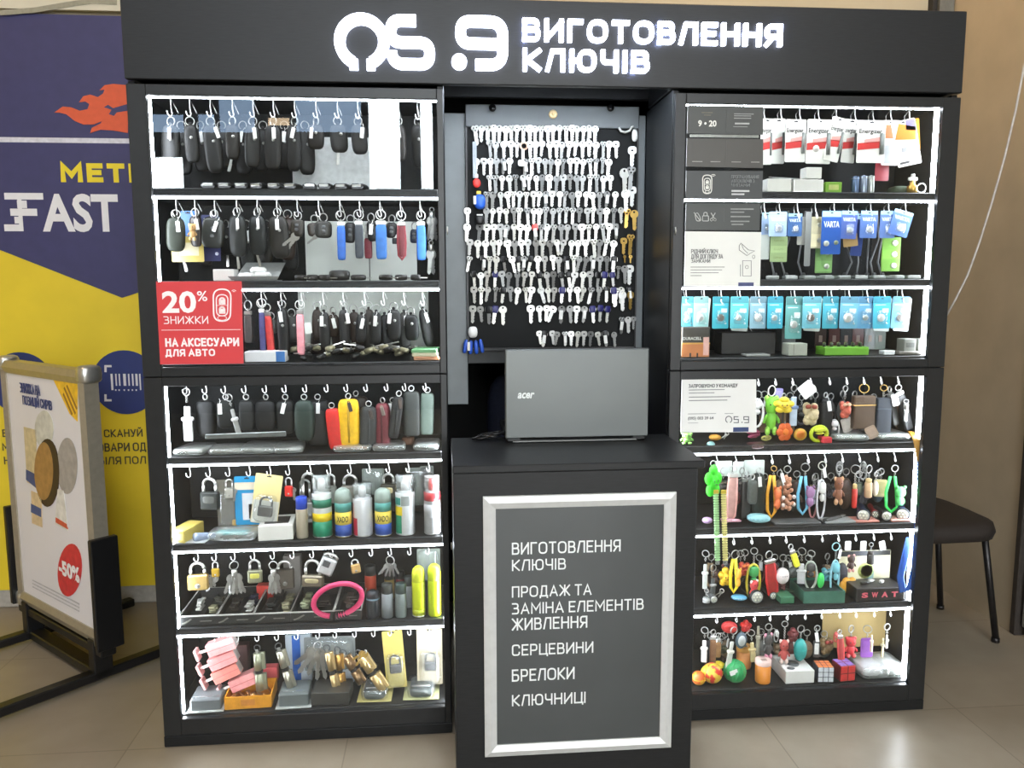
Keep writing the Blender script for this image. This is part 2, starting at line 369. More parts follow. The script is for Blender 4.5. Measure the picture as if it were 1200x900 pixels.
for x0, x1, z0, z1 in ((-4.2, 4.2, 0, 2.0), (-4.2, 4.2, 3.15, 3.9), (-4.2, 4.2, 2.0, 3.15)): wbk.box(((x0+x1)/2, WB-0.06, (z0+z1)/2), (x1-x0, 0.06, z1-z0))
S('wall_front', wbk, M((96, 92, 86), 0.8, 0, 0.08, 4))
# ceiling lamps of the hall
def ceil_lamp(x, y, w, d, st, col, lab, z=3.9):
    t = T('ceiling_lamp', lab, 'ceiling light', (x, y, z))
    MB().box((0, 0, -0.02), (w+0.06, d+0.06, 0.04), 0.008).build('housing', ALU, t)
    MB().box((0, 0, -0.045), (w, d, 0.012), 0.003).build('diffuser', M(col, 0.5, emit=st, var=0.0), t)
ceil_lamp(-0.9, -2.6, 1.3, 0.5, E_CEIL, (238, 240, 245), 'white ceiling light panel over the floor before the kiosk')
ceil_lamp(1.6, -3.4, 1.3, 0.5, E_CEIL*0.55, (245, 238, 225), 'white ceiling light panel towards the right wall')
ceil_lamp(-2.9, -0.7, 0.7, 0.5, E_WARM, (255, 214, 160), 'warm ceiling light panel over the standing poster')
ceil_lamp(0.6, 0.55, 1.2, 0.4, E_WARM*0.8, (255, 216, 165), 'warm ceiling light panel behind the kiosk', 3.6)

# ------------------------------------------------------------------ kiosk towers
ZL = [1.742, 1.4925, 1.254, None, 0.787, 0.547, 0.308]      # level of the lit edge above rows 1..7
ZF = {1: 1.517, 2: 1.279, 3: 1.064, 4: 0.812, 5: 0.572, 6: 0.333, 7: 0.086}
ZC = {1: 1.752, 2: 1.496, 3: 1.258, 4: 1.022, 5: 0.791, 6: 0.551, 7: 0.312}   # underside above each row
HOOKS_L = {1: [200, 222, 246, 272, 296, 320, 345, 370, 395, 419, 443, 466, 489], 2: [206, 228, 251, 277, 301, 324, 348, 373, 398, 421, 445, 469, 492],
           3: [233, 257, 282, 306, 329, 353, 378, 402, 427, 449, 473, 495], 4: [218, 241, 263, 287, 311, 334, 358, 383, 406, 429, 453, 474, 498],
           5: [222, 245, 268, 292, 316, 338, 363, 386, 410, 432, 455, 478, 502], 6: [231, 252, 274, 297, 320, 343, 366, 389, 412, 435, 457, 480, 501],
           7: [255, 278, 302, 325, 348, 373, 393, 416, 438, 457, 480, 502]}
HOOKS_R = {1: [896, 916, 938, 960, 981, 1003, 1024, 1045, 1067], 2: [875, 896, 914, 935, 956, 978, 1000, 1021, 1042, 1062],
           3: [804, 825, 845, 867, 889, 910, 931, 953, 974, 995, 1016, 1036, 1057], 4: [887, 907, 927, 948, 970, 990, 1010, 1030, 1050],
           5: [839, 861, 882, 903, 923, 945, 965, 985, 1005, 1026, 1046], 6: [838, 858, 879, 900, 919, 940, 961, 980, 1000, 1021, 1041],
           7: [838, 861, 882, 900, 920, 941, 960, 981, 1000, 1021, 1040]}
YH = 0.085
def tower(side, x0, x1, i0, i1, hooks, lab):
    t = T('display_cabinet', lab, 'display cabinet', ((x0+x1)/2, 0, 0)); cx = (x0+x1)/2
    def bx(name, mat, *bs, bev=0.002, parent=t):
        b = MB()
        for a0, a1, c0, c1, e0, e1 in bs: b.box(((a0+a1)/2-cx, (c0+c1)/2, (e0+e1)/2), (a1-a0, c1-c0, e1-e0), bev)
        return b.build(name, mat, parent)
    bx('side_panel', LAM, (x0, x0+0.018, 0.02, 0.30, 0.0, 1.78)); bx('side_panel', LAM, (x1-0.018, x1, 0.02, 0.30, 0.0, 1.78))
    bx('back_panel', DARK, (x0+0.018, x1-0.018, 0.285, 0.30, 0.02, 1.77))
    bx('top_panel', LAM, (x0+0.018, x1-0.018, 0.02, 0.285, 1.754, 1.772))
    bx('middle_panel', LAM, (x0+0.018, x1-0.018, 0.02, 0.285, 1.024, 1.062))
    bx('bottom_panel', LAM, (x0+0.018, x1-0.018, 0.02, 0.285, 0.066, 0.084))
    bx('plinth', LAM, (x0, x1, 0.002, 0.02, 0.0, 0.032))
    for k, (za, zb, e0, e1) in enumerate(((1.055, 1.742, 1.031, 1.7685), (0.0815, 1.005, 0.034, 1.0285))):
        w0 = x0+0.002; w1 = x1-0.002
        f = MB()
        for a0, a1, b0, b1 in ((w0, i0, e0, e1), (i1, w1, e0, e1), (i0, i1, zb, e1), (i0, i1, e0, za)):
            f.box(((a0+a1)/2-cx, 0.009, (b0+b1)/2), (a1-a0, 0.018, b1-b0), 0.0015)
        dr = f.build('door', M((36, 37, 38), 0.38, 0.2, 0.1, 40), t)
        MB().box(((i0+i1)/2-cx, 0.011, (za+zb)/2), (i1-i0+0.01, 0.004, zb-za+0.01)).build('glass_pane', GLASS, dr)
        sx = -1 if side == 'L' else 1
        gx = (i0-0.024) if side == 'R' else (i1+0.024)
        MB().tube([(gx-cx, -0.006, (za+zb)/2-0.0), (gx-cx, -0.010, (za+zb)/2+0.01), (gx-cx, -0.006, (za+zb)/2+0.02)], 0.002).build('lock', CHROME, dr)
    for r in (2, 3, 5, 6, 7):
        z = ZC[r]
        sh = bx('shelf', LAM, (x0+0.019, x1-0.019, 0.024, 0.283, z, z+0.0205))
        MB().box(((i0+i1)/2-cx, 0.0265, ZL[r-1]), (i1-i0+0.008, 0.007, 0.0052 if r < 4 else 0.0038), 0.001).build('led_strip', LED, sh)
        hookrow(hooks, r, sh, cx)
    for r, zt in ((1, 1.7435), (4, 1.0135)):
        led = MB().box(((i0+i1)/2-cx, 0.0265, zt), (i1-i0+0.008, 0.007, 0.006), 0.001).build('led_strip', LED, t)
    hookrow(hooks, 1, t, cx); hookrow(hooks, 4, t, cx)
    for za, zb in ((1.064, 1.74), (0.086, 1.008)):
        for sx in (-1, 1):
            xx = i0-0.006 if sx < 0 else i1+0.006
            n = MB().box((xx-cx, 0.034, (za+zb)/2), (0.010, 0.018, zb-za), 0.001); n.build('led_strip', LED, t)
    return t
def hookrow(hooks, r, parent, cx):
    z1 = ZC[r]
    for u in hooks[r]:
        q = P(u, {1: 125, 2: 242, 3: 352, 4: 460, 5: 552, 6: 650, 7: 745}[r], YH)
        def hk(b):
            b.tube([(0, 0.004, 0), (0, 0.003, -0.016), (0.001, 0.0, -0.026), (0.004, -0.004, -0.038), (0.004, -0.008, -0.045), (0.0, -0.012, -0.047), (-0.004, -0.014, -0.042), (-0.005, -0.015, -0.034)], 0.0016, 5)
            b.tube([(0, 0.004, 0), (0.001, 0.03, -0.012), (0.006, 0.036, -0.026), (0.007, 0.040, -0.03)], 0.0011, 4)
        K('hook', 'hook', hk, WIRE, parent, (q.x-cx, YH, z1))
towL = tower('L', -1.1, -0.3066, -1.051, -0.326, HOOKS_L, 'black laminate display cabinet with glass doors, left of the counter')
towR = tower('R', 0.3014, 1.1, 0.333, 1.048, HOOKS_R, 'black laminate display cabinet with glass doors, right of the counter')

# ------------------------------------------------------------------ header with lit lettering
hd = T('header_sign', 'long black header sign with lit white lettering across the kiosk top', 'sign', (0, 0, 1.78))
MB().box((0, 0.01, 0.1063), (2.2, 0.02, 0.2125), 0.002).build('front_panel', LAM_H, hd)
b = MB(); b.box((0, 0.16, 0.2035), (2.2, 0.28, 0.018), 0.002); b.box((0, 0.29, 0.115), (2.2, 0.018, 0.17), 0.002)
for x in (-1.09, -0.3156, 0.3104, 1.09): b.box((x, 0.155, 0.1), (0.018, 0.26, 0.19), 0.002)
b.build('box_frame', LAM, hd)
sw = 0.0268
def lz(x, z): return (x, z-1.78)
Oc = lz(-0.512, 1.878); Ro = 0.0685-sw/2
pts = [(Oc[0]-0.0245, Oc[1]-0.068), (Oc[0]-0.0245, Oc[1]-0.049)][:0]
a0, a1 = math.radians(-90-25), math.radians(-90+25)
arc = [(Oc[0]+Ro*math.cos(t), Oc[1]+Ro*math.sin(t)) for t in [a0 - (2*PI-math.radians(50))*i/40 for i in range(41)]]
arc = arc
MB().ribbon(arc, sw, -0.014, 0.0).box((Oc[0]-0.0215, -0.007, Oc[1]-0.056), (0.021, 0.0139, 0.026)).box((Oc[0]+0.0215, -0.007, Oc[1]-0.056), (0.021, 0.0139, 0.026)).build('logo_letter', SIGNLIT, hd)
MB().ribbon(fil([lz(-0.375, 1.9315), lz(-0.4385, 1.9315), lz(-0.4385, 1.8785), lz(-0.3415, 1.8785), lz(-0.3415, 1.8255), lz(-0.4375, 1.8255), lz(-0.4375, 1.857)], 0.034), sw, -0.014, 0.0).build('logo_letter', SIGNLIT, hd)
MB().ribbon(fil([lz(-0.225, 1.8275), lz(-0.1545, 1.8275), lz(-0.1545, 1.9335), lz(-0.2625, 1.9335), lz(-0.2625, 1.879), lz(-0.1681, 1.879)], 0.034), sw, -0.014, 0.0).build('logo_letter', SIGNLIT, hd)
MB().prism([(lz(-0.2665, 1.8335)[0]+0.0195*math.cos(2*PI*i/24), lz(-0.2665, 1.8335)[1]+0.0195*math.sin(2*PI*i/24)) for i in range(24)], -0.014, 0.0).build('logo_dot', SIGNLIT, hd)
ctext('ВИГОТОВЛЕННЯ', 0.688, 0.0565, SIGNLIT, hd, (0.241, 0, 1.9165-1.78), 0.195, -0.012, 0.0)
ctext('КЛЮЧІВ', 0.333, 0.0565, SIGNLIT, hd, (0.0635, 0, 1.8425-1.78), 0.195, -0.012, 0.0)
# ------------------------------------------------------------------ centre: light bar, partition, key board, counter
lb = MB().box((0, 0.035, 0.02), (0.56, 0.03, 0.014), 0.002).build('light_bar', BLACK, hd)
MB().box((0, 0.035, 0.0115), (0.54, 0.016, 0.003)).build('led_strip', M((225, 238, 255), 0.5, emit=E_NICHE, var=0), lb)
pt = T('partition', 'dark grey partition frame behind the counter carrying the key board', 'partition', (0, 0.315, 0))
b = MB(); b.box((-0.274, 0, 1.335), (0.064, 0.02, 0.87), 0.002).build('stile', M((112, 118, 120), 0.45, 0, 0.06, 20), pt)
b = MB(); b.box((0.2875, 0, 1.335), (0.0265, 0.02, 0.87), 0.002).build('stile', M((112, 118, 120), 0.45, 0, 0.06, 20), pt)
MB().box((0.013, 0.004, 1.41), (0.51, 0.012, 0.77), 0.002).build('infill_panel', M((48, 50, 50), 0.5), pt)
KY = 0.295
kb = T('key_board', 'perforated black board full of hanging keys above the counter', 'board', (0.015, KY, 1.067))
kx0, kx1 = -0.243-0.015, 0.275-0.015
def perf():
    m = bpy.data.materials.new('perforated_board'); m.use_nodes = True; nt = m.node_tree; bb = nt.nodes['Principled BSDF']; N = nt.nodes.new
    tc = N('ShaderNodeTexCoord'); vo = N('ShaderNodeTexVoronoi'); vo.inputs['Scale'].default_value = 160; vo.inputs['Randomness'].default_value = 0.0
    rp = N('ShaderNodeValToRGB'); rp.color_ramp.elements[0].position = 0.28; rp.color_ramp.elements[1].position = 0.36
    rp.color_ramp.elements[0].color = (0.003, 0.003, 0.003, 1); rp.color_ramp.elements[1].color = lin((22, 23, 23)) + (1,)
    nt.links.new(tc.outputs['Object'], vo.inputs['Vector']); nt.links.new(vo.outputs['Distance'], rp.inputs[0]); nt.links.new(rp.outputs[0], bb.inputs['Base Color']); bb.inputs['Roughness'].default_value = 0.6; bb.inputs['Specular IOR Level'].default_value = 0.15
    return m
b = MB().box(((kx0+kx1)/2, 0, 0.33), (kx1-kx0, 0.006, 0.66), 0)
b.build('perforated_panel', perf(), kb)
b = MB().box(((kx0+kx1)/2, -0.004, 0.692), (kx1-kx0, 0.016, 0.064), 0.002); b.build('top_rail', M((84, 89, 90), 0.45, 0, 0.06, 20), kb)
b = MB(); b.box((kx0+0.002, -0.004, 0.33), (0.004, 0.014, 0.66)); b.box((kx1-0.002, -0.004, 0.33), (0.004, 0.014, 0.66)); b.box(((kx0+kx1)/2, -0.004, 0.004), (kx1-kx0, 0.014, 0.008)); b.build('edge_frame', BLACK, kb)
MB().lathe([(0.0, 0), (0.013, 0), (0.013, 0.003), (0.010, 0.005), (0.003, 0.006), (0.003, 0.004), (0.0, 0.004)], (0, 0, 0), 18, mat=Matrix.Rotation(PI/2, 4, 'X')).build('round_lock', M((225, 200, 150), 0.35, 0.5), kb, (P(648, 134, KY-0.012).x-0.015, -0.012, P(648, 134, KY-0.012).z-1.067))
for u in (577, 715):
    q = P(u, 127, KY-0.02); K('knob', 'kb_knob', lambda b: b.lathe([(0.004, 0), (0.004, 0.012), (0.010, 0.014), (0.011, 0.02), (0.008, 0.026), (0.0, 0.027)], n=14, mat=Matrix.Rotation(PI/2, 4, 'X')), M((10, 10, 10), 0.2), kb, (q.x-0.015, -0.008, q.z-1.067))

ct = T('counter', 'black laminate counter box standing in front of the kiosk', 'counter', (0, -0.18, 0))
MB().box((-0.004, 0, 0.8465), (0.592, 0.345, 0.018), 0.002).build('countertop', LAM, ct)
b = MB(); b.box((-0.012, -0.163, 0.42), (0.574, 0.018, 0.836), 0.002); b.box((-0.29, 0.01, 0.42), (0.018, 0.328, 0.836), 0.002); b.box((0.266, 0.01, 0.42), (0.018, 0.328, 0.836), 0.002)
b.build('body', LAM, ct)
FY = -0.354
cs = T('counter_sign', 'silver snap frame with grey service list fixed on the counter front', 'sign', (0, FY, 0.15))
c4 = [P(u, v, FY) for u, v in ((567, 580), (792, 577), (785, 877), (567, 882))]
x0 = (c4[0].x+c4[3].x)/2; x1 = (c4[1].x+c4[2].x)/2; z1 = (c4[0].z+c4[1].z)/2; z0 = (c4[2].z+c4[3].z)/2; fw = 0.029
def mitre(b, x0, x1, z0, z1, w, y0, y1, ym):
    A = [(x0, z0), (x1, z0), (x1, z1), (x0, z1)]; B = [(x0+w, z0+w), (x1-w, z0+w), (x1-w, z1-w), (x0+w, z1-w)]; C = [(x0+w/2, z0+w/2), (x1-w/2, z0+w/2), (x1-w/2, z1-w/2), (x0+w/2, z1-w/2)]
    vs = [(x, y1, z) for x, z in A] + [(x, y0, z) for x, z in A] + [(x, ym, z) for x, z in C] + [(x, y0, z) for x, z in B] + [(x, y1, z) for x, z in B]
    fs = []
    for i in range(4):
        j = (i+1) % 4
        for k in range(4): fs.append((4*k+i, 4*k+j, 4*k+4+j, 4*k+4+i))
    return b.add(vs, fs)
mitre(MB(), x0, x1, z0-0.15, z1-0.15, fw, -0.008, 0.0, -0.014).build('snap_frame', M((206, 208, 208), 0.45, 0.2, 0.04), cs)
MB().box(((x0+x1)/2, -0.003, (z0+z1)/2-0.15), (x1-x0-2*fw+0.004, 0.003, z1-z0-2*fw+0.004)).build('poster', M((62, 66, 67), 0.3, 0, 0.06, 8, coat=0.2), cs)
def tpx(s, u0, v0, u1, v1, y, mat, parent, bold=0.0, fit=True, eps=0.0006, **kw):
    """Lettering filling a box of the photograph on the sheet at depth y."""
    um = (u0+u1)/2; a = P(um, v0, y); c = P(um, v1, y); a.x = P(u0, (v0+v1)/2, y).x; c.x = P(u1, (v0+v1)/2, y).x; o = parent.location if parent else Vector((0, 0, 0))
    return text(s, c.x-a.x, (a.z-c.z) if fit else None, mat, parent, ((a.x+c.x)/2-o.x, y-eps-o.y, (a.z+c.z)/2-o.z), bold, **kw)
LTW = M((232, 236, 236), 0.5, 0, 0.02)
for s, u0, v0, u1, v1 in (('ВИГОТОВЛЕННЯ', 600, 634, 727, 648), ('КЛЮЧІВ', 600, 655, 663, 668), ('ПРОДАЖ ТА', 600, 685.5, 693, 698.5), ('ЗАМІНА ЕЛЕМЕНТІВ', 600, 704, 754, 717), ('ЖИВЛЕННЯ', 600, 723, 688, 737), ('СЕРЦЕВИНИ', 600, 753.5, 695, 766.5), ('БРЕЛОКИ', 600, 783, 673, 797), ('КЛЮЧНИЦІ', 600, 812.5, 686, 825.5)):
    tpx(s, u0, v0, u1, v1, FY-0.0046, LTW, cs, 0.0)

# ------------------------------------------------------------------ laptop on the counter
lp = T('laptop', 'grey laptop standing open on the counter with its lid towards us', 'laptop', (0.03, -0.10, 0.8555))
lx0, lx1 = P(592, 410, -0.1).x-0.03, P(761, 408, -0.1).x-0.03; lt = P(676, 409, -0.1).z-0.8555
def lid(b):
    b.box((0, 0, 0), (lx1-lx0, 0.008, lt-0.012), 0.003)
LIDM = M((96, 100, 99), 0.38, 0.35, 0.05, 6)
MB().box(((lx0+lx1)/2, 0.135, 0.010), (lx1-lx0-0.006, 0.25, 0.020), 0.004).build('base', BLACK, lp)
MB().box(((lx0+lx1)/2, 0.004, lt/2+0.006), (lx1-lx0, 0.007, lt-0.012), 0.003).build('lid', LIDM, lp)
MB().box(((lx0+lx1)/2, 0.009, lt/2+0.006), (lx1-lx0+0.002, 0.004, lt-0.010), 0.002).build('screen_bezel', BLACK, lp)
MB().tube([(lx0+0.04, 0.008, 0.014), (lx1-0.04, 0.008, 0.014)], 0.007, 8).build('hinge', BLACK, lp)
MB().box(((lx0+lx1)/2-0.005, 0.012, 0.004), (lx1-lx0-0.05, 0.02, 0.003)).build('hinge_trim', M((120, 122, 120), 0.4, 0.4), lp)
tpx('acer', 606.5, 460, 626.5, 467, -0.1005, LTW, lp, 0.03, shear=0.25)
cbl = MB(); pts = []
for i in range(60):
    a = i*0.55; pts.append((-0.235+0.018*math.sin(a*1.3)+0.0012*i, -0.05+0.022*math.cos(a), 0.859+0.007*abs(math.sin(a*0.7))+i*0.0002))
o = cbl.tube(pts, 0.003, 5).build('power_cord', BLACK); o['label'] = 'black power cord heaped on the counter left of the laptop'; o['category'] = 'cable'

rp = T('rear_panel', 'black panel closing the staff space behind the counter', 'panel', (0, 0.98, 0))  # added dark backdrop, keeps the opening behind the counter black
MB().box((0, 0, 0.98), (2.1, 0.02, 1.96), 0.002).build('panel', M((14, 14, 15), 0.7), rp)
for sx in (-1, 1): MB().box((sx*1.04, -0.33, 0.98), (0.02, 0.66, 1.96), 0.002).build('side_screen', M((14, 14, 15), 0.7), rp)
MB().box((0, -0.33, 1.965), (2.1, 0.70, 0.018), 0.002).build('cover', M((14, 14, 15), 0.7), rp)  # added lid over the backdrop, shuts light out from above
# office chair in the opening behind the counter
oc = T('office_chair', 'dark blue office chair back seen in the opening left of the laptop', 'chair', (0.06, 0.62, 0))
q = P(571, 434, 0.62)
FAB = M((34, 38, 58), 0.8, 0, 0.15, 120)
MB().sup((0, 0.05, 0.78), (abs(q.x-0.06), 0.045, q.z-0.78), 0.5, 0.6, 24, 12).build('backrest', FAB, oc)
MB().sup((0, -0.02, 0.47), (0.24, 0.23, 0.05), 0.5, 0.6, 24, 8).build('seat', FAB, oc)
MB().tube([(0, 0.1, 0.5), (0, 0.13, 0.6), (0, 0.11, 0.8)], 0.02).build('back_support', BLACK, oc)
MB().tube([(0, 0, 0.1), (0, 0, 0.44)], 0.025, 10).build('gas_column', BLACK, oc)
for k in range(5):
    a = k*2*PI/5+0.3; l = MB().tube([(0, 0, 0.1), (0.25*math.cos(a), 0.25*math.sin(a), 0.07)], 0.016).build('leg', BLACK, oc)
    MB().ring((0.25*math.cos(a), 0.25*math.sin(a), 0.028), 0.018, 0.0095, 'x', 12).build('castor', RUBBER, l)

# ------------------------------------------------------------------ banner wall on the left
YB = 1.06
a = P(-60, 17, YB); c = P(183, 690, YB)
bx0, bx1 = -3.4, -1.15
zt, zb = P(70, 17, YB).z, P(90, 689, YB).z
bn = T('banner', 'navy and yellow shop banner covering the wall behind the standing poster', 'banner', ((bx0+bx1)/2, YB, zb)); bo = bn.location
NAVYB = M((56, 56, 98), 0.55, 0, 0.08, 20); YELB = M((222, 196, 42), 0.55, 0, 0.05, 6); CIRC = M((38, 52, 110), 0.55, 0, 0.06, 20)
MB().box((0, 0.012, (zt-zb)/2), (bx1-bx0, 0.02, zt-zb)).build('backing', YELB, bn)
def loc(u, v): q = P(u, v, YB); return (q.x-bo.x, q.z-bo.z)
v0, v1, v2 = loc(0, 293), loc(143, 349), loc(160, 343); sl = (v0[1]-v1[1])/(v1[0]-v0[0]); hw = (bx1-bx0)/2
zl = v0[1] + sl*(v0[0]+hw); zr = v1[1] + (hw-v1[0])*0.32
MB().prism([(-hw, zt-zb), (-hw, zl), v1, (hw, zr), (hw, zt-zb)], 0.0, 0.003).build('navy_field', NAVYB, bn)
za = loc(60, 163)[1]; MB().box((0, -0.0005, za-0.004), (bx1-bx0, 0.001, 0.018)).build('white_line', M((205, 205, 215), 0.5), bn)
BW = M((222, 222, 226), 0.5, 0, 0.02); BY = M((226, 205, 40), 0.5, 0, 0.02)
m0, m1 = P(70, 191, YB), P(147, 214, YB); sc_ = (m1.x-m0.x)/(147-70)
ctext('МЕТRО', (m1.x-m0.x)*1.72, m0.z-m1.z, BY, bn, (m0.x-bo.x+(m1.x-m0.x)*0.86, -0.001, (m0.z+m1.z)/2-bo.z), 0.27)
tpx('AST', 49, 227, 139, 272, YB, BW, bn, 0.03)
b = MB()
for (p0, p1) in (((5, 226), (51, 234)), ((20, 235), (32, 244)), ((12, 244.5), (44, 253)), ((17, 254), (27, 262)), ((5, 263), (26, 271))):
    q0, q1 = loc(*p0), loc(*p1); b.box(((q0[0]+q1[0])/2, -0.0015, (q0[1]+q1[1])/2), (q1[0]-q0[0], 0.001, q0[1]-q1[1]))
q0, q1 = loc(20, 228), loc(28, 271); b.box(((q0[0]+q1[0])/2, -0.0018, (q0[1]+q1[1])/2), (q1[0]-q0[0], 0.001, q0[1]-q1[1]))
b.build('speed_letter', BW, bn)
FL = [(64, 132), (74, 125), (84, 126), (94, 130), (103, 128), (105, 122), (100, 119), (93, 120), (98, 113), (106, 111), (115, 114), (121, 110), (123, 105), (117, 106), (123, 100), (133, 98.5), (150, 100), (150, 156), (133, 153), (118, 152), (106, 156), (108, 150), (118, 145), (120, 142), (110, 146), (98, 146), (88, 142), (78, 134), (70, 132)]
MB().prism([loc(*q) for q in FL], -0.003, 0.0).build('flame_emblem', M((208, 88, 52), 0.5, 0, 0.05), bn)
MB().prism([loc(*q) for q in [(122, 126), (127, 123), (133, 127), (150, 122), (150, 130), (137, 132), (134, 136), (128, 134), (131, 129), (126, 127)]], -0.0035, -0.003).build('emblem_eye', NAVYB, bn)
def disc(u, v, ru, nm):
    q = loc(u, v); r = loc(u+ru, v)[0]-q[0]
    return MB().prism([(q[0]+r*math.cos(2*PI*i/40), q[1]+r*math.sin(2*PI*i/40)) for i in range(40)], -0.002, 0.0).build(nm, CIRC, bn)
dd = disc(25, 449, 38, 'icon_disc'); q = loc(27, 446); dd_r = loc(47, 446)[0]-q[0]
MB().ring((q[0], -0.003, q[1]), dd_r, 0.006, 'y', 28, 4).build('ring_icon', BW, dd)
dd = disc(147, 448, 39, 'icon_disc')
b = MB()
for pth in ([(131, 429), (124, 429), (124, 436)], [(124, 462), (124, 469), (131, 469)]):
    b.ribbon([loc(*k) for k in pth], 0.008, -0.004, -0.002)
for k, (u, ww, vv) in enumerate(((131, 2.5, 457), (136, 1.6, 452), (140, 1.6, 452), (146, 3.2, 452), (151, 1.6, 452), (155.5, 1.8, 452), (160, 2.6, 452), (164, 1.6, 457))):
    q0 = loc(u, 438); q1 = loc(u, vv); b.box((q0[0], -0.003, (q0[1]+q1[1])/2), (ww*0.0031, 0.001, q0[1]-q1[1]))
for u in (136, 140, 146, 151, 155.5, 160): q0 = loc(u, 457); b.box((q0[0], -0.003, q0[1]), (0.005, 0.001, 0.006))
b.build('barcode_icon', BW, dd)
BT = M((70, 66, 50), 0.6)
for s, u0, v0_, u1, v1_ in (('ВИ', 3, 503, 17, 512), ('МЕ', 3, 519, 17, 528), ('НА', 5, 535, 17, 544)): tpx(s, u0, v0_, u1, v1_, YB, BT, bn, 0.012)
for s, u0, v0_, u1, v1_ in (('СКАНУЙ', 122, 503, 167, 512), ('ТОВАРИ ОД', 107, 519, 171, 529), ('БІЛЯ ПОЛ', 116, 535, 171, 544)): tpx(s, u0, v0_, u1, v1_, YB, BT, bn, 0.012)
# pale banner above it
pb = T('banner', 'cream cloth banner with a grey curve above the navy banner', 'banner', ((bx0+bx1)/2, YB-0.01, zt+0.015))
MB().box((0, 0.012, 0.5), (bx1-bx0, 0.02, 1.0)).build('cloth', M((205, 198, 178), 0.7, 0, 0.04, 4), pb)
po = pb.location
cv = [P(u, v, YB-0.01) for u, v in ((0, 15), (40, 12), (75, 6), (108, 1), (137, 3))]
MB().ribbon([(q.x-po.x, q.z-po.z) for q in cv], 0.018, -0.001, 0.001).build('grey_curve', M((150, 146, 128), 0.7), pb)  # wavy shading of the cloth, put in as a grey ribbon

# ------------------------------------------------------------------ standing poster at the left
A0, A1 = Vector((-1.842, 0.80)), Vector((-1.385, 0.375)); dv = (A1-A0); wp = dv.length; ang = math.atan2(dv.y, dv.x)
st = T('poster_stand', 'free standing poster in a silver frame on black feet, left of the kiosk', 'poster stand', ((A0.x+A1.x)/2, (A0.y+A1.y)/2, 0), (0, 0, ang))
z0, z1 = 0.14, 1.012; hp = wp/2
fr = mitre(MB(), -hp, hp, z0, z1, 0.042, -0.022, 0.0, -0.030)
mitre(fr, -hp, hp, z0, z1, 0.042, 0.022, 0.0, 0.030).build('snap_frame', M((176, 168, 150), 0.32, 0.6, 0.06), st)
MB().box((0, 0, (z0+z1)/2), (wp-0.07, 0.034, z1-z0-0.07)).build('poster', M((226, 224, 228), 0.5, 0, 0.02, 5), st)
for sx in (-1, 1):
    for z in (z0, z1): MB().sup((sx*(hp-0.012), 0, z-0.012*(1 if z > 0.5 else -1)), (0.028, 0.033, 0.028), 0.5, 0.5, 12, 8).build('corner_cap', CHROME, st)
for sx in (-1, 1):
    MB().box((sx*(hp+0.008), 0, 0.31), (0.022, 0.085, 0.36), 0.003).build('side_bracket', BLACK, st)
    MB().box((sx*(hp-0.06), 0, 0.085), (0.04, 0.06, 0.13), 0.003).build('post', BLACK, st)
    MB().box((sx*(hp-0.06), -0.0, 0.028), (0.04, 0.72, 0.03), 0.004).build('foot', BLACK, st)
MB().box((0, 0, 0.028), (wp-0.14, 0.05, 0.03), 0.004).build('base_bar', BLACK, st)
MB().box((0, 0, 0.115), (wp, 0.05, 0.03), 0.004).build('lower_rail', BLACK, st)
YP = -0.0185
def stp(u, v):
    """pixel -> (along, z) on the poster face"""
    d = FW + RT*((u-600)/FPX) - UP*((v-450)/FPX)
    nrm = Vector((math.sin(ang), -math.cos(ang), 0)); o0 = Vector(((A0.x+A1.x)/2, (A0.y+A1.y)/2, 0)) + nrm*0.018
    C0 = Vector((CX, -CD, CZ)); t = (o0-C0).dot(nrm)/d.dot(nrm); q = C0+d*t
    return ((q-o0).x*math.cos(ang)+(q-o0).y*math.sin(ang), q.z)
def stpoly(nm, pts, col, k=1, r=0.5): return MB().prism([stp(*q) for q in pts], YP-0.0006*k, YP+0.0004).build(nm, M(col, r, 0, 0.15, 40), st)
def sttext(s, u0, v0, u1, v1, col, bold=0.02, rot=0.0, nm='lettering'):
    a0, a1 = stp(u0, v0), stp(u1, v1); return text(s, a1[0]-a0[0], a0[1]-a1[1], M(col, 0.5), st, ((a0[0]+a1[0])/2, YP-0.002, (a0[1]+a1[1])/2), bold, rot=(0, rot, 0))
def sell(nm, u, v, ru, rv, col, k=1, tilt=0.0):
    return stpoly(nm, [(u+ru*math.cos(t)*math.cos(tilt)-rv*math.sin(t)*math.sin(tilt), v+ru*math.cos(t)*math.sin(tilt)+rv*math.sin(t)*math.cos(tilt)) for t in [2*PI*i/28 for i in range(28)]], col, k)
stpoly('corner_banner', [(61, 441), (91, 447), (91, 494), (82, 485)], (236, 190, 50))
b = MB(); cq = stp(80, 466)
for k, L in enumerate((0.09, 0.10, 0.08)): b.box((0, -0.001, 0), (L, 0.001, 0.009), mat=Matrix.Translation((cq[0]+0.028-0.016*k, YP, cq[1]+0.004-0.012*k)) @ Matrix.Rotation(math.radians(50), 4, 'Y'))
b.build('small_print', M((150, 110, 40), 0.5), st)
sttext('ЗНИЖКА НА', 24, 448, 48, 464, (52, 66, 120)); sttext('ПОЗИЦІЙ СИРІВ', 27, 463, 62, 481, (52, 66, 120))
sell('cheese_pack', 52, 503, 11, 22, (205, 205, 195), 1); sell('cheese_pack', 79, 546, 12, 33, (165, 160, 155), 1)
stpoly('cheese_pack', [(28, 500), (43, 504), (43, 570), (32, 565)], (206, 190, 150), 1)
stpoly('cheese_pack', [(31, 550), (43, 556), (43, 572), (31, 562)], (60, 78, 130), 2)
sell('cheese_wheel', 56, 554, 14, 40, (58, 42, 32), 2); sell('cheese_slice', 52, 552, 11, 34, (168, 128, 74), 3)
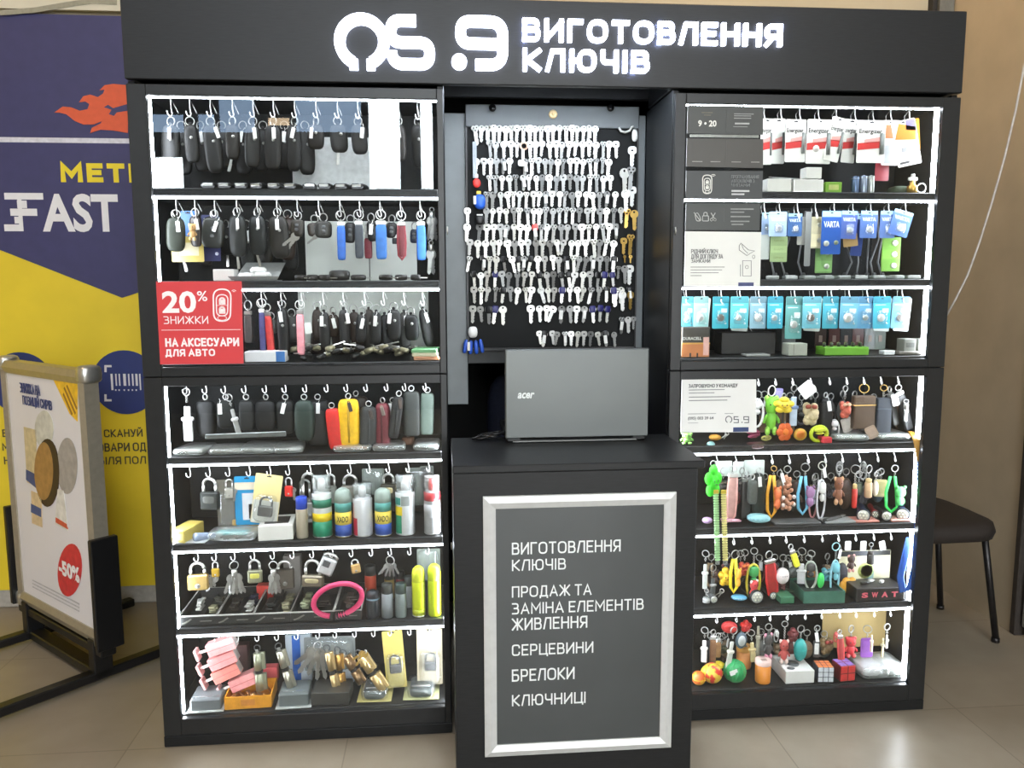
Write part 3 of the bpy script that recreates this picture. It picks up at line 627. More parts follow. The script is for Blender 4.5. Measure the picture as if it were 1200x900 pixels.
stpoly('milk_pack', [(37, 575), (49, 580), (50, 618), (38, 613)], (214, 190, 150), 2); stpoly('milk_pack', [(37, 590), (49, 596), (49, 606), (37, 600)], (70, 88, 140), 3)
stpoly('bottle_picture', [(68, 573), (75, 575), (78, 600), (80, 622), (65, 614)], (222, 220, 214), 2); stpoly('bottle_band', [(66, 606), (79, 614), (80, 620), (66, 612)], (205, 90, 60), 3)
sell('discount_disc', 82, 668, 14, 31, (206, 52, 58), 1, 0.08); sttext('-50%', 69, 654, 95, 684, (238, 236, 238), 0.05)
b = MB()
for k in range(3):
    p0, p1 = stp(38, 672+k*4), stp(94, 716+k*4); b.box(((p0[0]+p1[0])/2, YP-0.001, (p0[1]+p1[1])/2), (p1[0]-p0[0], 0.001, 0.004))
b.build('small_print', M((190, 188, 192), 0.5), st)

# ------------------------------------------------------------------ visitor chair and cable at the right
vc = T('visitor_chair', 'brown upholstered visitor chair with thin dark metal legs beside the kiosk', 'chair', (1.34, 0.52, 0), (0, 0, 0))
BRN = M((42, 35, 30), 0.75, 0, 0.12, 90)
MB().sup((0, 0, 0.432), (0.225, 0.22, 0.040), 0.45, 0.45, 24, 8).build('seat', BRN, vc)
MB().sup((-0.215, 0, 0.70), (0.025, 0.20, 0.15), 0.5, 0.5, 20, 10).build('backrest', BRN, vc)
for sx, sy, fx, fy in ((1, -1, 0.285, -0.10), (1, 1, 0.27, 0.20), (-1, -1, -0.20, -0.19), (-1, 1, -0.20, 0.19)):
    MB().tube([(sx*0.19, sy*0.135 if sx > 0 else sy*0.17, 0.41), (fx, fy, 0.012)], 0.0115, 8).tube([(fx, fy, 0.0), (fx, fy, 0.016)], 0.014, 8).build('leg', M((52, 50, 50), 0.35, 0.6), vc)
for sy in (-1, 1): MB().tube([(-0.19, sy*0.16, 0.41), (-0.225, sy*0.16, 0.55), (-0.235, sy*0.15, 0.72)], 0.010, 8).build('back_post', M((52, 50, 50), 0.35, 0.6), vc)
pts = [P(u, v, 0.2+0.02*k).copy() for k, (u, v) in enumerate(((1212, 30), (1200, 78), (1190, 130), (1177, 185), (1163, 235), (1148, 283), (1134, 322), (1120, 350), (1108, 372)))]
pts = [Vector((1.731, 0.52, 2.75)), Vector((1.70, 0.40, 2.45))]+pts
o = MB().tube(pts, 0.0035, 6).build('cable', M((196, 192, 186), 0.5)); o['label'] = 'thin white cable drooping from the upper right to the kiosk side'; o['category'] = 'cable'

# ------------------------------------------------------------------ kits for the goods
def geo(u, v0, v1, w, y):
    q = P(u, v0, y); k = P(u+1, v0, y).x-q.x
    h = q.z-P(u, v1, y).z; fl = [z for z in ZF.values() if z < q.z-0.01]
    if fl and abs(q.x) > 0.3: h = min(h, q.z-max(fl)-0.003)
    return q, h, w*k
def rr(d=10): return math.radians(random.uniform(-d, d))
def tagpart(t, x, z, w=0.009, h=0.026, a=0.0, y=-0.016):
    o = K('price_tag', ('tag', round(w, 4), round(h, 4)), lambda b: b.box((0, 0, -h/2), (w, 0.0016, h), 0.0006).tube([(0, 0, 0), (0.002, 0.004, 0.006), (0, 0.008, 0.012)], 0.0006, 4), TAGM, t, (x, y, z), (0, a, rr(20)))
    return o
def ringpart(t, R=0.011, z=None, mat=None, y=0.0, x=0.0):
    return K('key_ring', ('ring', R), lambda b: b.ring((0, 0, 0), R, 0.0013, 'y').ring((0, 0.0016, 0), R, 0.0012, 'y'), mat or STEEL, t, (x, y, -R if z is None else z), (0, 0, rr(35)))
def keycase(u, v0, v1, w, col, lab, tag=None, y=0.075, grp=None, blade=False, rough=0.5, tilt=None, tags=(0.0,)):
    q, h, W = geo(u, v0, v1, w, y); t = T('key_case', lab, 'key case', q, (0, rr(4) if tilt is None else math.radians(tilt), rr(18)), grp)
    ringpart(t)
    bh = h-0.022; m = M(darkc(col), rough, 0, 0.18, 80, 0.35)
    K('case_body', ('case', round(W, 3), round(bh, 3)), lambda b: b.sup((0, 0, -0.020-bh/2), (W/2, 0.011, bh/2), 0.55, 0.6, 16, 10).box((0, 0, -0.019), (0.008, 0.006, 0.012), 0.002), m, t)
    K('stitching', ('stitch', round(W, 3), round(bh, 3)), lambda b: b.ring((0, -0.0045, -0.020-bh/2), W*0.42, 0.0007, 'y', 20, 4, sq=bh/W*0.98), M(tuple(min(255, k+45) for k in col), 0.6), t)
    K('snap_button', 'snap', lambda b: b.lathe([(0.0, 0.0035), (0.003, 0.003), (0.0042, 0.001), (0.0042, 0.0)], n=10, mat=Matrix.Rotation(PI/2, 4, 'X')), STEEL, t, (W*0.1, -0.010, -0.020-bh*0.35))
    if blade: K('key_blade', 'kblade', lambda b: b.box((0, 0, -0.018), (0.007, 0.0022, 0.036), 0.0006).box((0.0035, 0, -0.024), (0.002, 0.002, 0.02)), STEEL, t, (-W*0.1, 0, -h+0.006), (0, rr(15), 0))
    if tag is not None: tagpart(t, W*tag, -0.030, 0.010, 0.028, rr(14))
    return t
def remote(u, v0, v1, w, col, lab, y=0.08, grp=None, tag=None):
    q, h, W = geo(u, v0, v1, w, y); t = T('car_remote', lab, 'car key', q, (0, rr(6), rr(20)), grp)
    ringpart(t); bh = h-0.022
    K('remote_body', ('rem', round(W, 3), round(bh, 3)), lambda b: b.sup((0, 0, -0.02-bh/2), (W/2, 0.007, bh/2), 0.5, 0.7, 16, 10), M(darkc(col), 0.35, 0, 0.1, 60, 0.4), t)
    for k in range(2): K('button', 'rbtn', lambda b: b.sup((0, 0, 0), (0.005, 0.002, 0.004), 0.6, 0.6, 10, 6), M((80, 82, 84), 0.5), t, (0, -0.0065, -0.02-bh*(0.35+0.25*k)))
    if tag is not None: tagpart(t, W*tag, -0.03, 0.01, 0.028, rr(16))
    return t
def strap(u, v0, v1, w, col, lab, y=0.07, R=0.013, loop=True, grp=None, cap=None, dx=0.0, tilt=0.0):
    q, h, W = geo(u, v0, v1, w, y); t = T('strap_key_ring', lab, 'key ring', q, (0, math.radians(tilt), rr(12)), grp)
    ringpart(t, R, mat=CHROME)
    K('metal_cap', ('mcap', round(W, 3)), lambda b: b.box((0, 0, -0.005), (W*0.9, 0.009, 0.012), 0.002).ring((0, 0, 0.003), 0.004, 0.0012, 'x', 10, 4), CHROME, t, (0, 0, -2*R-0.003))
    z0 = -2*R-0.013; L = h+z0
    def st(b):
        if loop:
            b.tube([(-W*0.3, 0, z0), (-W*0.42, 0, z0-L*0.5), (-W*0.35, 0, z0-L*0.88), (0, 0, -h), (W*0.35, 0, z0-L*0.88), (W*0.42, 0, z0-L*0.5), (W*0.3, 0, z0)], 0.002, 8, flat=(0.0042, 0.0014))
        else: b.sup((0, 0, z0-L/2), (W/2, 0.006, L/2), 0.3, 0.4, 16, 8)
    K('leather_strap', ('strap', loop, round(W, 3), round(h, 3)), st, M(col, 0.5, 0, 0.14, 60), t)
    if loop: K('strap_lining', ('strapb', round(W, 3), round(h, 3)), lambda b: b.sup((0, 0.001, z0-L*0.45), (W*0.36, 0.0035, L*0.48), 0.4, 0.4, 12, 8), M(tuple(int(k*0.8) for k in col), 0.55), t)
    return t
def pouch(u, v0, v1, w, col, lab, y=0.09, zip_=True, depth=0.016, tilt=0.0, grp=None, tabcol=None, e=0.35, tag=None, rot=None):
    q, h, W = geo(u, v0, v1, w, y); t = T('key_pouch', lab, 'pouch', q, (0, math.radians(tilt), rr(14) if rot is None else rot), grp)
    ringpart(t, 0.0075, mat=CHROME); bh = h-0.016
    K('hanging_clip', 'pclip', lambda b: b.box((0, 0, -0.018), (0.007, 0.005, 0.010), 0.0015), CHROME, t)
    K('pouch_body', ('pouch', round(W, 3), round(bh, 3), depth, e), lambda b: b.sup((0, 0, -0.016-bh/2), (W/2, depth, bh/2), e, 0.5, 18, 12), M(darkc(col), 0.55, 0, 0.12, 70, 0.35), t)
    if zip_:
        K('zip', ('zip', round(W, 3), round(bh, 3)), lambda b: b.tube([(0, -depth-0.0005, -0.022), (0, -depth-0.001, -0.016-bh*0.5), (0, -depth*0.92, -0.016-bh*0.9)], 0.0016, 6, flat=(0.003, 0.001)), M(tuple(int(k*0.75) for k in col), 0.5, 0.2), t)
        K('zip_pull', 'zpull', lambda b: b.box((0, 0, -0.012), (0.010, 0.003, 0.026), 0.0015).ring((0, 0, 0.002), 0.003, 0.001, 'y', 10, 4), M(tabcol or (60, 48, 40), 0.5), t, (0.002, -depth-0.003, -0.024), (0, math.radians(-14), 0))
    if tag is not None: tagpart(t, W*tag, -0.022, 0.011, 0.030, rr(16), -depth-0.006)
    return t
def padlock(u, v0, v1, w, col, lab, y=0.08, metal=0.6, shackle=0.45, keys=0, grp=None, plate=None, tilt=0.0, cat='padlock', rot=None):
    q, h, W = geo(u, v0, v1, w, y); t = T('padlock', lab, cat, q, (0, math.radians(tilt), rr(18) if rot is None else rot), grp)
    sh = h*shackle; r = min(0.0042, W*0.085); sw_ = W*0.33
    n = [(-sw_, 0, -sh-0.004), (-sw_, 0, -sw_)] + [(sw_*math.cos(PI-PI*i/8), 0, -sw_-r+sw_*math.sin(PI*i/8)) for i in range(9)] + [(sw_, 0, -sw_), (sw_, 0, -sh-0.004)]
    K('shackle', ('shk', round(sw_, 3), round(sh, 3)), lambda b: b.tube(n, r, 8), CHROME, t)
    bh = h-sh; dp = max(0.010, W*0.36)
    K('lock_body', ('lkb', round(W, 3), round(bh, 3)), lambda b: b.box((0, 0, -sh-bh/2), (W, dp, bh), min(0.004, W*0.12)), M(col, 0.35, metal, 0.08), t)
    if plate: K('label_plate', ('lkp', round(W, 3), round(bh, 3)), lambda b: b.sup((0, -dp/2-0.0004, -sh-bh*0.42), (W*0.33, 0.001, bh*0.2), 0.5, 0.9, 16, 6), M(plate, 0.4, 0.2), t)
    else: K('keyhole_plate', ('lkh', round(W, 3)), lambda b: b.lathe([(0.0, 0.001), (W*0.10, 0.001), (W*0.13, 0.0), (W*0.13, -0.002)], n=12, mat=Matrix.Rotation(PI/2, 4, 'X')), STEEL, t, (0, -dp/2, -sh-bh*0.7))
    for k in range(keys): K('key', 'smallkey', keyshape, STEEL, t, (W*(0.55+0.14*k), 0.0, -sh-0.004), (0, rr(10)-0.15*k, rr(30)), (0.72, 1, 0.72))
    return t
def keyshape(b):
    n = 14
    b.add([(0.0108*math.cos(2*PI*i/n), y, -0.0105+0.0105*math.sin(2*PI*i/n)) for y in (-0.0011, 0.0011) for i in range(n)] + [(0.0026*math.cos(2*PI*i/n), y, -0.0055+0.0026*math.sin(2*PI*i/n)) for y in (-0.0011, 0.0011) for i in range(n)],
          [f for i in range(n) for j in [(i+1) % n] for f in ((i, j, 2*n+j, 2*n+i), (n+j, n+i, 3*n+i, 3*n+j), (j, i, n+i, n+j), (2*n+i, 2*n+j, 3*n+j, 3*n+i))])
    b.prism([(-0.005, -0.0195), (0.005, -0.0195), (0.005, -0.030), (0.003, -0.033), (0.005, -0.036), (0.0026, -0.039), (0.005, -0.042), (0.004, -0.047), (0.0, -0.052), (-0.005, -0.048)], -0.001, 0.001)
def keyshape_sq(b):
    b.ribbon(fil([(-0.0068, -0.003), (0.0068, -0.003), (0.0072, -0.0145), (-0.0072, -0.0145)], 0.004, True, 4), 0.0075, -0.0011, 0.0011, True)
    b.prism([(-0.005, -0.0165), (0.005, -0.0165), (0.005, -0.028), (0.003, -0.031), (0.005, -0.034), (0.003, -0.038), (0.0045, -0.044), (0.0, -0.050), (-0.005, -0.046)], -0.001, 0.001)
def keyshape_tri(b):
    for dx, dz in ((-0.0045, -0.0055), (0.0045, -0.0055), (0.0, -0.0125)): b.ring((dx, 0, dz), 0.0042, 0.0026, 'y', 12, 4)
    b.prism([(-0.0048, -0.0155), (0.0048, -0.0155), (0.0048, -0.030), (0.003, -0.033), (0.0048, -0.036), (0.0048, -0.047), (0.0, -0.052), (-0.0048, -0.050)], -0.001, 0.001)
def keybunch(u, v0, v1, lab, n=5, y=0.08, R=0.012, grp=None, mat=None, head=True):
    q, h, W = geo(u, v0, v1, 20, y); t = T('key_bunch', lab, 'keys', q, (0, 0, rr(15)), grp)
    ringpart(t, R, mat=CHROME)
    if head: K('metal_holder', 'mhold', lambda b: b.lathe([(0.0, 0.0), (0.006, 0), (0.008, -0.004), (0.008, -0.016), (0.005, -0.02), (0, -0.02)], n=12), CHROME, t, (0, 0, -2*R+0.002))
    z = -2*R-(0.012 if head else -0.004); s = (h+z)/0.052
    for k in range(n):
        a = (k-(n-1)/2)*0.14 if head else -0.9+k*0.27
        K('key', 'keyshape', keyshape, mat or STEEL, t, (0.003*(k-(n-1)/2), 0.002*(k % 3)-0.002, z), (0, -a, rr(40)), (s*0.8, 1, s))
    return t
def card(u, v0, v1, w, col, lab, y=0.07, tilt=0.0, slot=True, items=(), cat='battery pack', grp=None, name='blister_card', bubble=None, txt=(), back=None, rot=0.0, film=None, nseg=None):
    """Hanging card: items = (part name, kind, du, dv, size..., colour) placed by fractions of the card."""
    q, h, W = geo(u, v0, v1, w, y); t = T(name, lab, cat, q, (0, math.radians(tilt), rot), grp)
    K('card', ('card', round(W, 3), round(h, 3)), lambda b: b.prism(fil([(-W/2, 0), (W/2, 0), (W/2, -h), (-W/2, -h)], 0.004, True, 4), -0.0006, 0.0006), M(col, 0.32, 0, 0.05, 12), t)
    if slot: K('euro_slot', 'slot', lambda b: b.sup((0, -0.0009, 0), (0.007, 0.0006, 0.0018), 0.5, 0.9, 12, 6).sup((0, -0.0009, 0.001), (0.0025, 0.0006, 0.0028), 0.9, 0.9, 10, 6), INK, t, (0, 0, -0.006))
    for it in items: carditem(t, it, W, h)
    for s, x0, z0, x1, z1, c, bo in txt:
        text(s, (x1-x0)*W, (z1-z0)*h, M(c, 0.5), t, ((x0+x1)/2*W-W/2, -0.0012, -h+(z0+z1)/2*h), bo)
    if bubble:
        x0, z0, x1, z1, d = bubble
        K('blister', ('blis', round(W, 3), round(h, 3), bubble), lambda b: b.sup(((x0+x1)/2*W-W/2, 0, -h+(z0+z1)/2*h), ((x1-x0)*W/2, d, (z1-z0)*h/2), 0.35, 0.5, 16, 8), BUBBLE, t)
    return t
def carditem(t, it, W, h):
    nm, kd, x, z, a, c, col = it
    if kd == 'poly': a = x
    else: X, Z = (x-0.5)*W, -h+z*h
    if kd == 'box': K(nm, ('cb', round(a*W, 4), round(c*h, 4)), lambda b: b.box((0, -0.0009, 0), (a*W, 0.0012, c*h)), M(col, 0.35, 0, 0.08, 30), t, (X, 0, Z))
    elif kd == 'coin': K(nm, ('coin', round(a*W, 4)), lambda b: b.lathe([(0.0, 0.0035), (a*W*0.42, 0.0035), (a*W*0.5, 0.0025), (a*W*0.5, 0)], n=18, mat=Matrix.Rotation(PI/2, 4, 'X')), M(col, 0.3, 0.55, 0.06), t, (X, -0.001, Z))
    elif kd == 'dot': K(nm, ('dot', round(a*W, 4)), lambda b: b.lathe([(0.0, 0.0008), (a*W*0.5, 0.0008), (a*W*0.5, 0)], n=18, mat=Matrix.Rotation(PI/2, 4, 'X')), M(col, 0.4), t, (X, -0.001, Z))
    elif kd == 'cell': K(nm, ('cell', round(a*W, 4), round(c*h, 4)), lambda b: b.lathe([(0, -c*h/2), (a*W/2, -c*h/2), (a*W/2, c*h/2-0.002), (a*W*0.16, c*h/2-0.002), (a*W*0.16, c*h/2), (0, c*h/2)], n=12), M(col, 0.35, 0.3), t, (X, -a*W/2, Z))
    elif kd == 'poly': K(nm, ('cp', str(a), round(W, 4), round(h, 4)), lambda b: b.prism([((k[0]-0.5)*W, -h+k[1]*h) for k in a], -0.0014, -0.0004), M(col, 0.35, 0, 0.06, 20), t)
def figure(u, v0, v1, w, kind, col, col2, lab, y=0.075, cat='keychain', tilt=0.0, ring=True, chain=0.014, grp=None, R=0.010, ringcol=None, rz=None, tag=None):
    """Small charm hanging from a ring and a chain."""
    q, h, W = geo(u, v0, v1, w, y); t = T('keychain', lab, cat, q, (0, math.radians(tilt), rr(18) if rz is None else rz), grp)
    z = 0.0
    if ring: ringpart(t, R, mat=ringcol or STEEL); z = -2*R
    if chain:
        K('chain', ('chain', chain), lambda b: [b.ring((0, 0, -0.003-0.0042*i), 0.0028, 0.0008, 'xy'[i % 2], 8, 4) for i in range(max(1, int(chain/0.0042)))], STEEL, t, (0, 0, z)); z -= chain
    H = h+z; m = M(col, 0.45, 0, 0.1, 60); m2 = M(col2, 0.45, 0, 0.1, 60); key = (kind, round(W, 3), round(H, 3)); c = z-H/2
    def part(nm, sub, fn, mt=m, par=t): return K(nm, (sub,)+key, fn, mt, par)
    if kind == 'bear':
        part('body', 'bd', lambda b: b.sup((0, 0, z-H*0.62), (W*0.30, W*0.24, H*0.26), 0.9, 1))
        hd_ = part('head', 'hd', lambda b: b.sup((0, 0, z-H*0.24), (W*0.36, W*0.30, H*0.24), 0.85, 1))
        for sx in (-1, 1):
            part('ear', ('ear', sx), lambda b: b.sup((sx*W*0.28, 0, z-H*0.07), (W*0.14, W*0.08, H*0.09)), m2, hd_)
            part('eye', ('eye', sx), lambda b: b.sup((sx*W*0.13, -W*0.27, z-H*0.21), (W*0.05, W*0.04, W*0.05)), INK, hd_)
            part('arm', ('arm', sx), lambda b: b.tube([(sx*W*0.22, 0, z-H*0.5), (sx*W*0.40, -W*0.05, z-H*0.62), (sx*W*0.42, -W*0.1, z-H*0.7)], [W*0.10, W*0.09, W*0.07], 8))
            part('leg', ('leg', sx), lambda b: b.sup((sx*W*0.2, -W*0.06, z-H*0.9), (W*0.16, W*0.18, H*0.12)), m2)
    elif kind == 'flower':
        part('petals', 'pt', lambda b: [b.sup((W*0.3*math.cos(a), 0, c+W*0.3*math.sin(a)*H/W), (W*0.24, 0.006, W*0.24)) for a in [2*PI*i/6 for i in range(6)]])
        part('centre', 'ce', lambda b: b.sup((0, -0.004, c), (W*0.2, 0.006, W*0.2)), m2)
    elif kind == 'strap':
        L = H
        part('wrist_strap', 'ws', lambda b: b.tube([(-W*0.18, 0, z), (-W*0.34, 0, z-L*0.45), (-W*0.30, 0, z-L*0.85), (-W*0.05, 0, z-L), (W*0.18, 0, z-L*0.85), (W*0.12, 0, z-L*0.45), (W*0.02, 0, z)], 0.002, 8, flat=(0.0048, 0.0014)))
        bd_ = part('charm', 'ch', lambda b: b.sup((W*0.26, -0.008, z-L*0.42), (W*0.24, 0.009, L*0.16)).sup((W*0.26, -0.008, z-L*0.66), (W*0.2, 0.009, L*0.14)), m2)
        for sx in (-1, 1): part('ear', ('cear', sx), lambda b: b.sup((W*(0.26+sx*0.17), -0.008, z-L*0.28), (W*0.07, 0.005, L*0.05)), m2, bd_)
    elif kind == 'loop':
        part('cord_loop', 'lp', lambda b: b.tube([(W*0.42*math.sin(2*PI*i/20), 0, z-H/2+H/2*math.cos(2*PI*i/20)) for i in range(20)], max(0.0018, W*0.085), 8, True))
        part('charm', 'lc', lambda b: b.sup((0, -0.004, z-H*0.2), (W*0.32, 0.008, H*0.15), 0.7, 0.8).sup((0, -0.004, z-H*0.45), (W*0.22, 0.007, H*0.1)), m2)
    elif kind == 'disc':
        part('disc', 'di', lambda b: b.lathe([(0, 0.004), (W*0.42, 0.004), (W*0.5, 0.001), (W*0.5, -0.003), (0, -0.004)], (0, 0, 0), 22, mat=Matrix.Translation((0, 0, c)) @ Matrix.Rotation(PI/2, 4, 'X') @ Matrix.Diagonal((1, H/W, 1, 1))))
        part('inlay', 'in', lambda b: b.lathe([(0, 0.0052), (W*0.32, 0.0052), (W*0.34, 0.003)], (0, 0, 0), 20, mat=Matrix.Translation((0, 0, c)) @ Matrix.Rotation(PI/2, 4, 'X') @ Matrix.Diagonal((1, H/W, 1, 1))), m2)
    elif kind == 'egg':
        part('shell', 'eg', lambda b: b.sup((0, 0, c), (W/2, W*0.4, H/2), 0.95, 1, 16, 10))
        part('band', 'eb', lambda b: b.ring((0, 0, c+H*0.05), W*0.44, W*0.05, 'z', 18, 6, sq=0.8), m2)
    elif kind == 'tube':
        part('barrel', 'tb', lambda b: b.lathe([(0, -H), (W*0.3, -H), (W*0.42, -H*0.95), (W*0.42, -H*0.25), (W*0.3, -H*0.18), (0, -H*0.18)], (0, 0, z), 14))
        part('cap', 'tc', lambda b: b.lathe([(0, -H*0.22), (W*0.34, -H*0.22), (W*0.34, -H*0.04), (W*0.2, 0), (0, 0)], (0, 0, z), 14), m2)
    elif kind == 'tree':
        rnd = random.Random(3)
        part('sequin_cone', 'tr', lambda b: [b.sup((rnd.uniform(-1, 1)*W*0.42*(0.25+0.75*k/46), rnd.uniform(-1, 1)*0.012, z-H*(0.1+0.86*k/46)), (W*0.13, 0.005, W*0.13), 1, 1, 8, 5) for k in range(46)])
        part('beads', 'tb2', lambda b: [b.sup((sx*W*0.34, -0.012, z-H*(0.62+0.2*j)), (W*0.12, W*0.1, W*0.12), 1, 1, 10, 6) for sx in (-1, 1) for j in range(2)], m2)
    elif kind == 'fluff':
        rnd = random.Random(9)
        part('tuft', 'fl', lambda b: [b.sup((rnd.uniform(-1, 1)*W*0.26, rnd.uniform(-1, 1)*0.009, c+rnd.uniform(-1, 1)*H*0.32), (W*0.22, 0.009, H*0.16), 1, 1, 9, 6) for k in range(16)])
        part('ribbon_bow', 'fb', lambda b: [b.sup((sx*W*0.16, -0.016, c+H*0.28), (W*0.15, 0.005, H*0.08), 0.8, 0.8, 10, 6) for sx in (-1, 1)], m2)
    elif kind == 'box':
        part('case', 'bx', lambda b: b.box((0, 0, c), (W, 0.022, H), 0.003))
        part('gold_edge' if col2 == (215, 175, 100) else 'band', 'be', lambda b: b.box((0, -0.0005, z-H*0.28), (W*1.01, 0.023, H*0.03), 0.0005), m2)
    elif kind == 'slim':
        part('rod', 'sl', lambda b: b.box((0, 0, z-H*0.7), (W*0.7, 0.006, H*0.6), 0.002).box((0, 0, z-H*0.24), (W*0.5, 0.005, H*0.30), 0.002))
        part('clear_tip', 'st', lambda b: b.sup((0, 0, z-H*0.42), (W*0.5, 0.006, H*0.06), 0.6, 0.6, 10, 6), m2)
    elif kind == 'puff':
        part('body', 'pf', lambda b: [b.sup((W*0.3*math.cos(a), -0.002, c+H*0.34*math.sin(a)), (W*0.27, 0.011, H*0.22), 1, 1, 10, 6) for a in [2*PI*i/5+0.3 for i in range(5)]] + [b.sup((0, -0.004, c), (W*0.34, 0.013, H*0.3))])
        part('face', 'pff', lambda b: [b.sup((sx*W*0.12, -0.0175, c+H*0.06), (W*0.05, 0.003, H*0.05), 1, 1, 8, 5) for sx in (-1, 1)] + [b.sup((0, -0.0175, c-H*0.06), (W*0.09, 0.003, H*0.03), 1, 1, 8, 5)], m2)
    elif kind == 'flat':
        part('plate', 'fp', lambda b: b.prism(fil([(-W/2, z), (W/2, z), (W/2, z-H), (-W/2, z-H)], W*0.2, True, 5), -0.002, 0.002))
        part('print', 'fq', lambda b: b.prism(fil([(-W*0.34, z-H*0.14), (W*0.34, z-H*0.14), (W*0.34, z-H*0.8), (-W*0.34, z-H*0.8)], W*0.12, True, 5), -0.003, -0.002), m2)
    if tag is not None: tagpart(t, W*tag, -0.018, 0.010, 0.028, rr(16), -0.012)
    return t
# -- things standing on a shelf
def stand(name, lab, cat, u, v, row, y=None, rz=0.0, grp=None, lo=0.03, hi=0.24):
    z = ZF[row]
    if y is None: q = PF(u, v, z, lo, hi)
    else: q = P(u, v, y); q.z = z
    return T(name, lab, cat, q, (0, 0, math.radians(rz)), grp), (q.y+CD)/FPX
def box(u, v, row, w, hpx, d, col, lab, cat='box', name='box', y=None, rz=0.0, topcol=None, txt=None, tc=(60, 60, 60), grp=None, lo=0.03, bev=0.0015, dz=0.0, panel=None, hi=0.24):
    t, k = stand(name, lab, cat, u, v, row, y, rz, grp, lo, hi); W = w*k; H = hpx*k
    if dz: t.location.z += dz
    if y is None: t.location.y += d/2
    MB().box((0, 0, H/2), (W, d, H), bev).build('carton' if cat == 'box' else 'body', M(col, 0.42, 0, 0.06, 20), t)
    if panel: MB().box((panel[0]*W-W/2, -d/2-0.0004, H*panel[1]), (panel[2]*W, 0.001, panel[3]*H)).build('printed_panel', M(panel[4], 0.45), t)
    if topcol: MB().box((0, 0, H+0.0004), (W*0.7, d*0.6, 0.001)).build('top_print', M(topcol, 0.45), t)
    if txt: text(txt, W*0.6, None, M(tc, 0.5), t, (0, -d/2-0.001, H*0.5), 0.02)
    return t
def can(u, v, row, w, hpx, body, capcol, lab, bands=(), txt=None, clearcap=False, y=None, grp=None, cat='spray can', nozz=None, metalrim=True, dome=False, txtc=(30, 30, 40), lo=0.035):
    t, k = stand('spray_can', lab, cat, u, v, row, y, 0, grp, lo); R = w*k/2; H = hpx*k
    if y is None: t.location.y += R
    hc = H*0.26; hb = H-hc
    MB().lathe([(0, 0), (R*0.92, 0), (R, 0.003), (R, hb*0.94), (R*0.9, hb), (0, hb)], n=24).build('body', M(body, 0.32, 0.15, 0.04), t)
    if metalrim: MB().ring((0, 0, 0.003), R*0.97, 0.0016, 'z', 24, 6).build('bottom_rim', CHROME, t)
    cm = CLEAR(capcol, 0.25, 0.1) if clearcap else M(capcol, 0.4, 0, 0.05)
    if dome: MB().lathe([(R*0.99, hb*0.95), (R*0.99, hb+hc*0.45), (R*0.85, hb+hc*0.8), (R*0.45, H), (0, H)], n=24).build('cap', cm, t)
    else: MB().lathe([(R*0.96, hb*0.95), (R*0.95, H*0.985), (R*0.88, H), (0, H)], n=24).build('cap', cm, t)
    if nozz or clearcap: MB().lathe([(0, hb-0.001), (R*0.4, hb-0.001), (R*0.42, hb+hc*0.5), (R*0.3, hb+hc*0.75), (0, hb+hc*0.75)], n=12).build('nozzle', M(nozz or (235, 235, 235), 0.4), t)
    for z0, z1, c, a0, a1 in [k_ for k_ in bands if len(k_) == 5]:
        an = [math.radians(a0+(a1-a0)*j/8) for j in range(9)]
        MB().add([(R*1.006*math.cos(a), R*1.006*math.sin(a), hb*z) for z in (z0, z1) for a in an], [(j, j+1, j+10, j+9) for j in range(8)], True).build('side_label', M(c, 0.35, 0, 0.12, 50), t)
    for z0, z1, c in [k_ for k_ in bands if len(k_) == 3]: MB().lathe([(R*1.004, hb*z0), (R*1.004, hb*z1)], n=24).build('label_band', M(c, 0.35, 0, 0.12, 50), t)
    for s, z, hh, c in (txt or ()):
        o = text(s, R*1.35, hh*hb, M(c, 0.5), t, (0, 0, 0), 0.02)
        for vx in o.data.vertices: vx.co.y = -math.sqrt(max(1e-9, (R*1.012)**2-vx.co.x**2)); vx.co.z += z*hb
    return t
def torch(u, v, row, w, L, col, lab, y=None, rz=0.0, lens=(235, 235, 225), grp=None, lo=0.045):
    t, k = stand('flashlight', lab, 'flashlight', u, v, row, y, rz, grp, lo); R = w*k/2; mt = Matrix.Translation((0, 0, R)) @ Matrix.Rotation(PI/2, 4, 'X')
    MB().lathe([(0, -L), (R*0.62, -L), (R*0.66, -L+0.004), (R*0.62, -R*2.2), (R*0.95, -R*0.7), (R, -R*0.5), (R, 0.0), (R*0.88, 0.0)], n=22, mat=mt).build('barrel', M(col, 0.4, 0.2), t)
    MB().ring((0, -0.0012, R), R*0.94, R*0.10, 'y', 22, 6).build('bezel', M((40, 42, 44), 0.3, 0.5), t)
    MB().lathe([(0, 0.0014), (R*0.87, 0.0026), (R*0.87, 0.0005)], n=22, mat=mt).build('lens', M(lens, 0.2, 0.25), t)
    b = MB()
    for i in range(7):
        a = i*PI/3; rr_ = R*0.48 if i < 6 else 0
        b.sup((rr_*math.cos(a), -0.003, R+rr_*math.sin(a)), (R*0.15, 0.002, R*0.15), 1, 1, 8, 5)
    b.build('led_dots', M((252, 250, 225), 0.2), t)
    return t

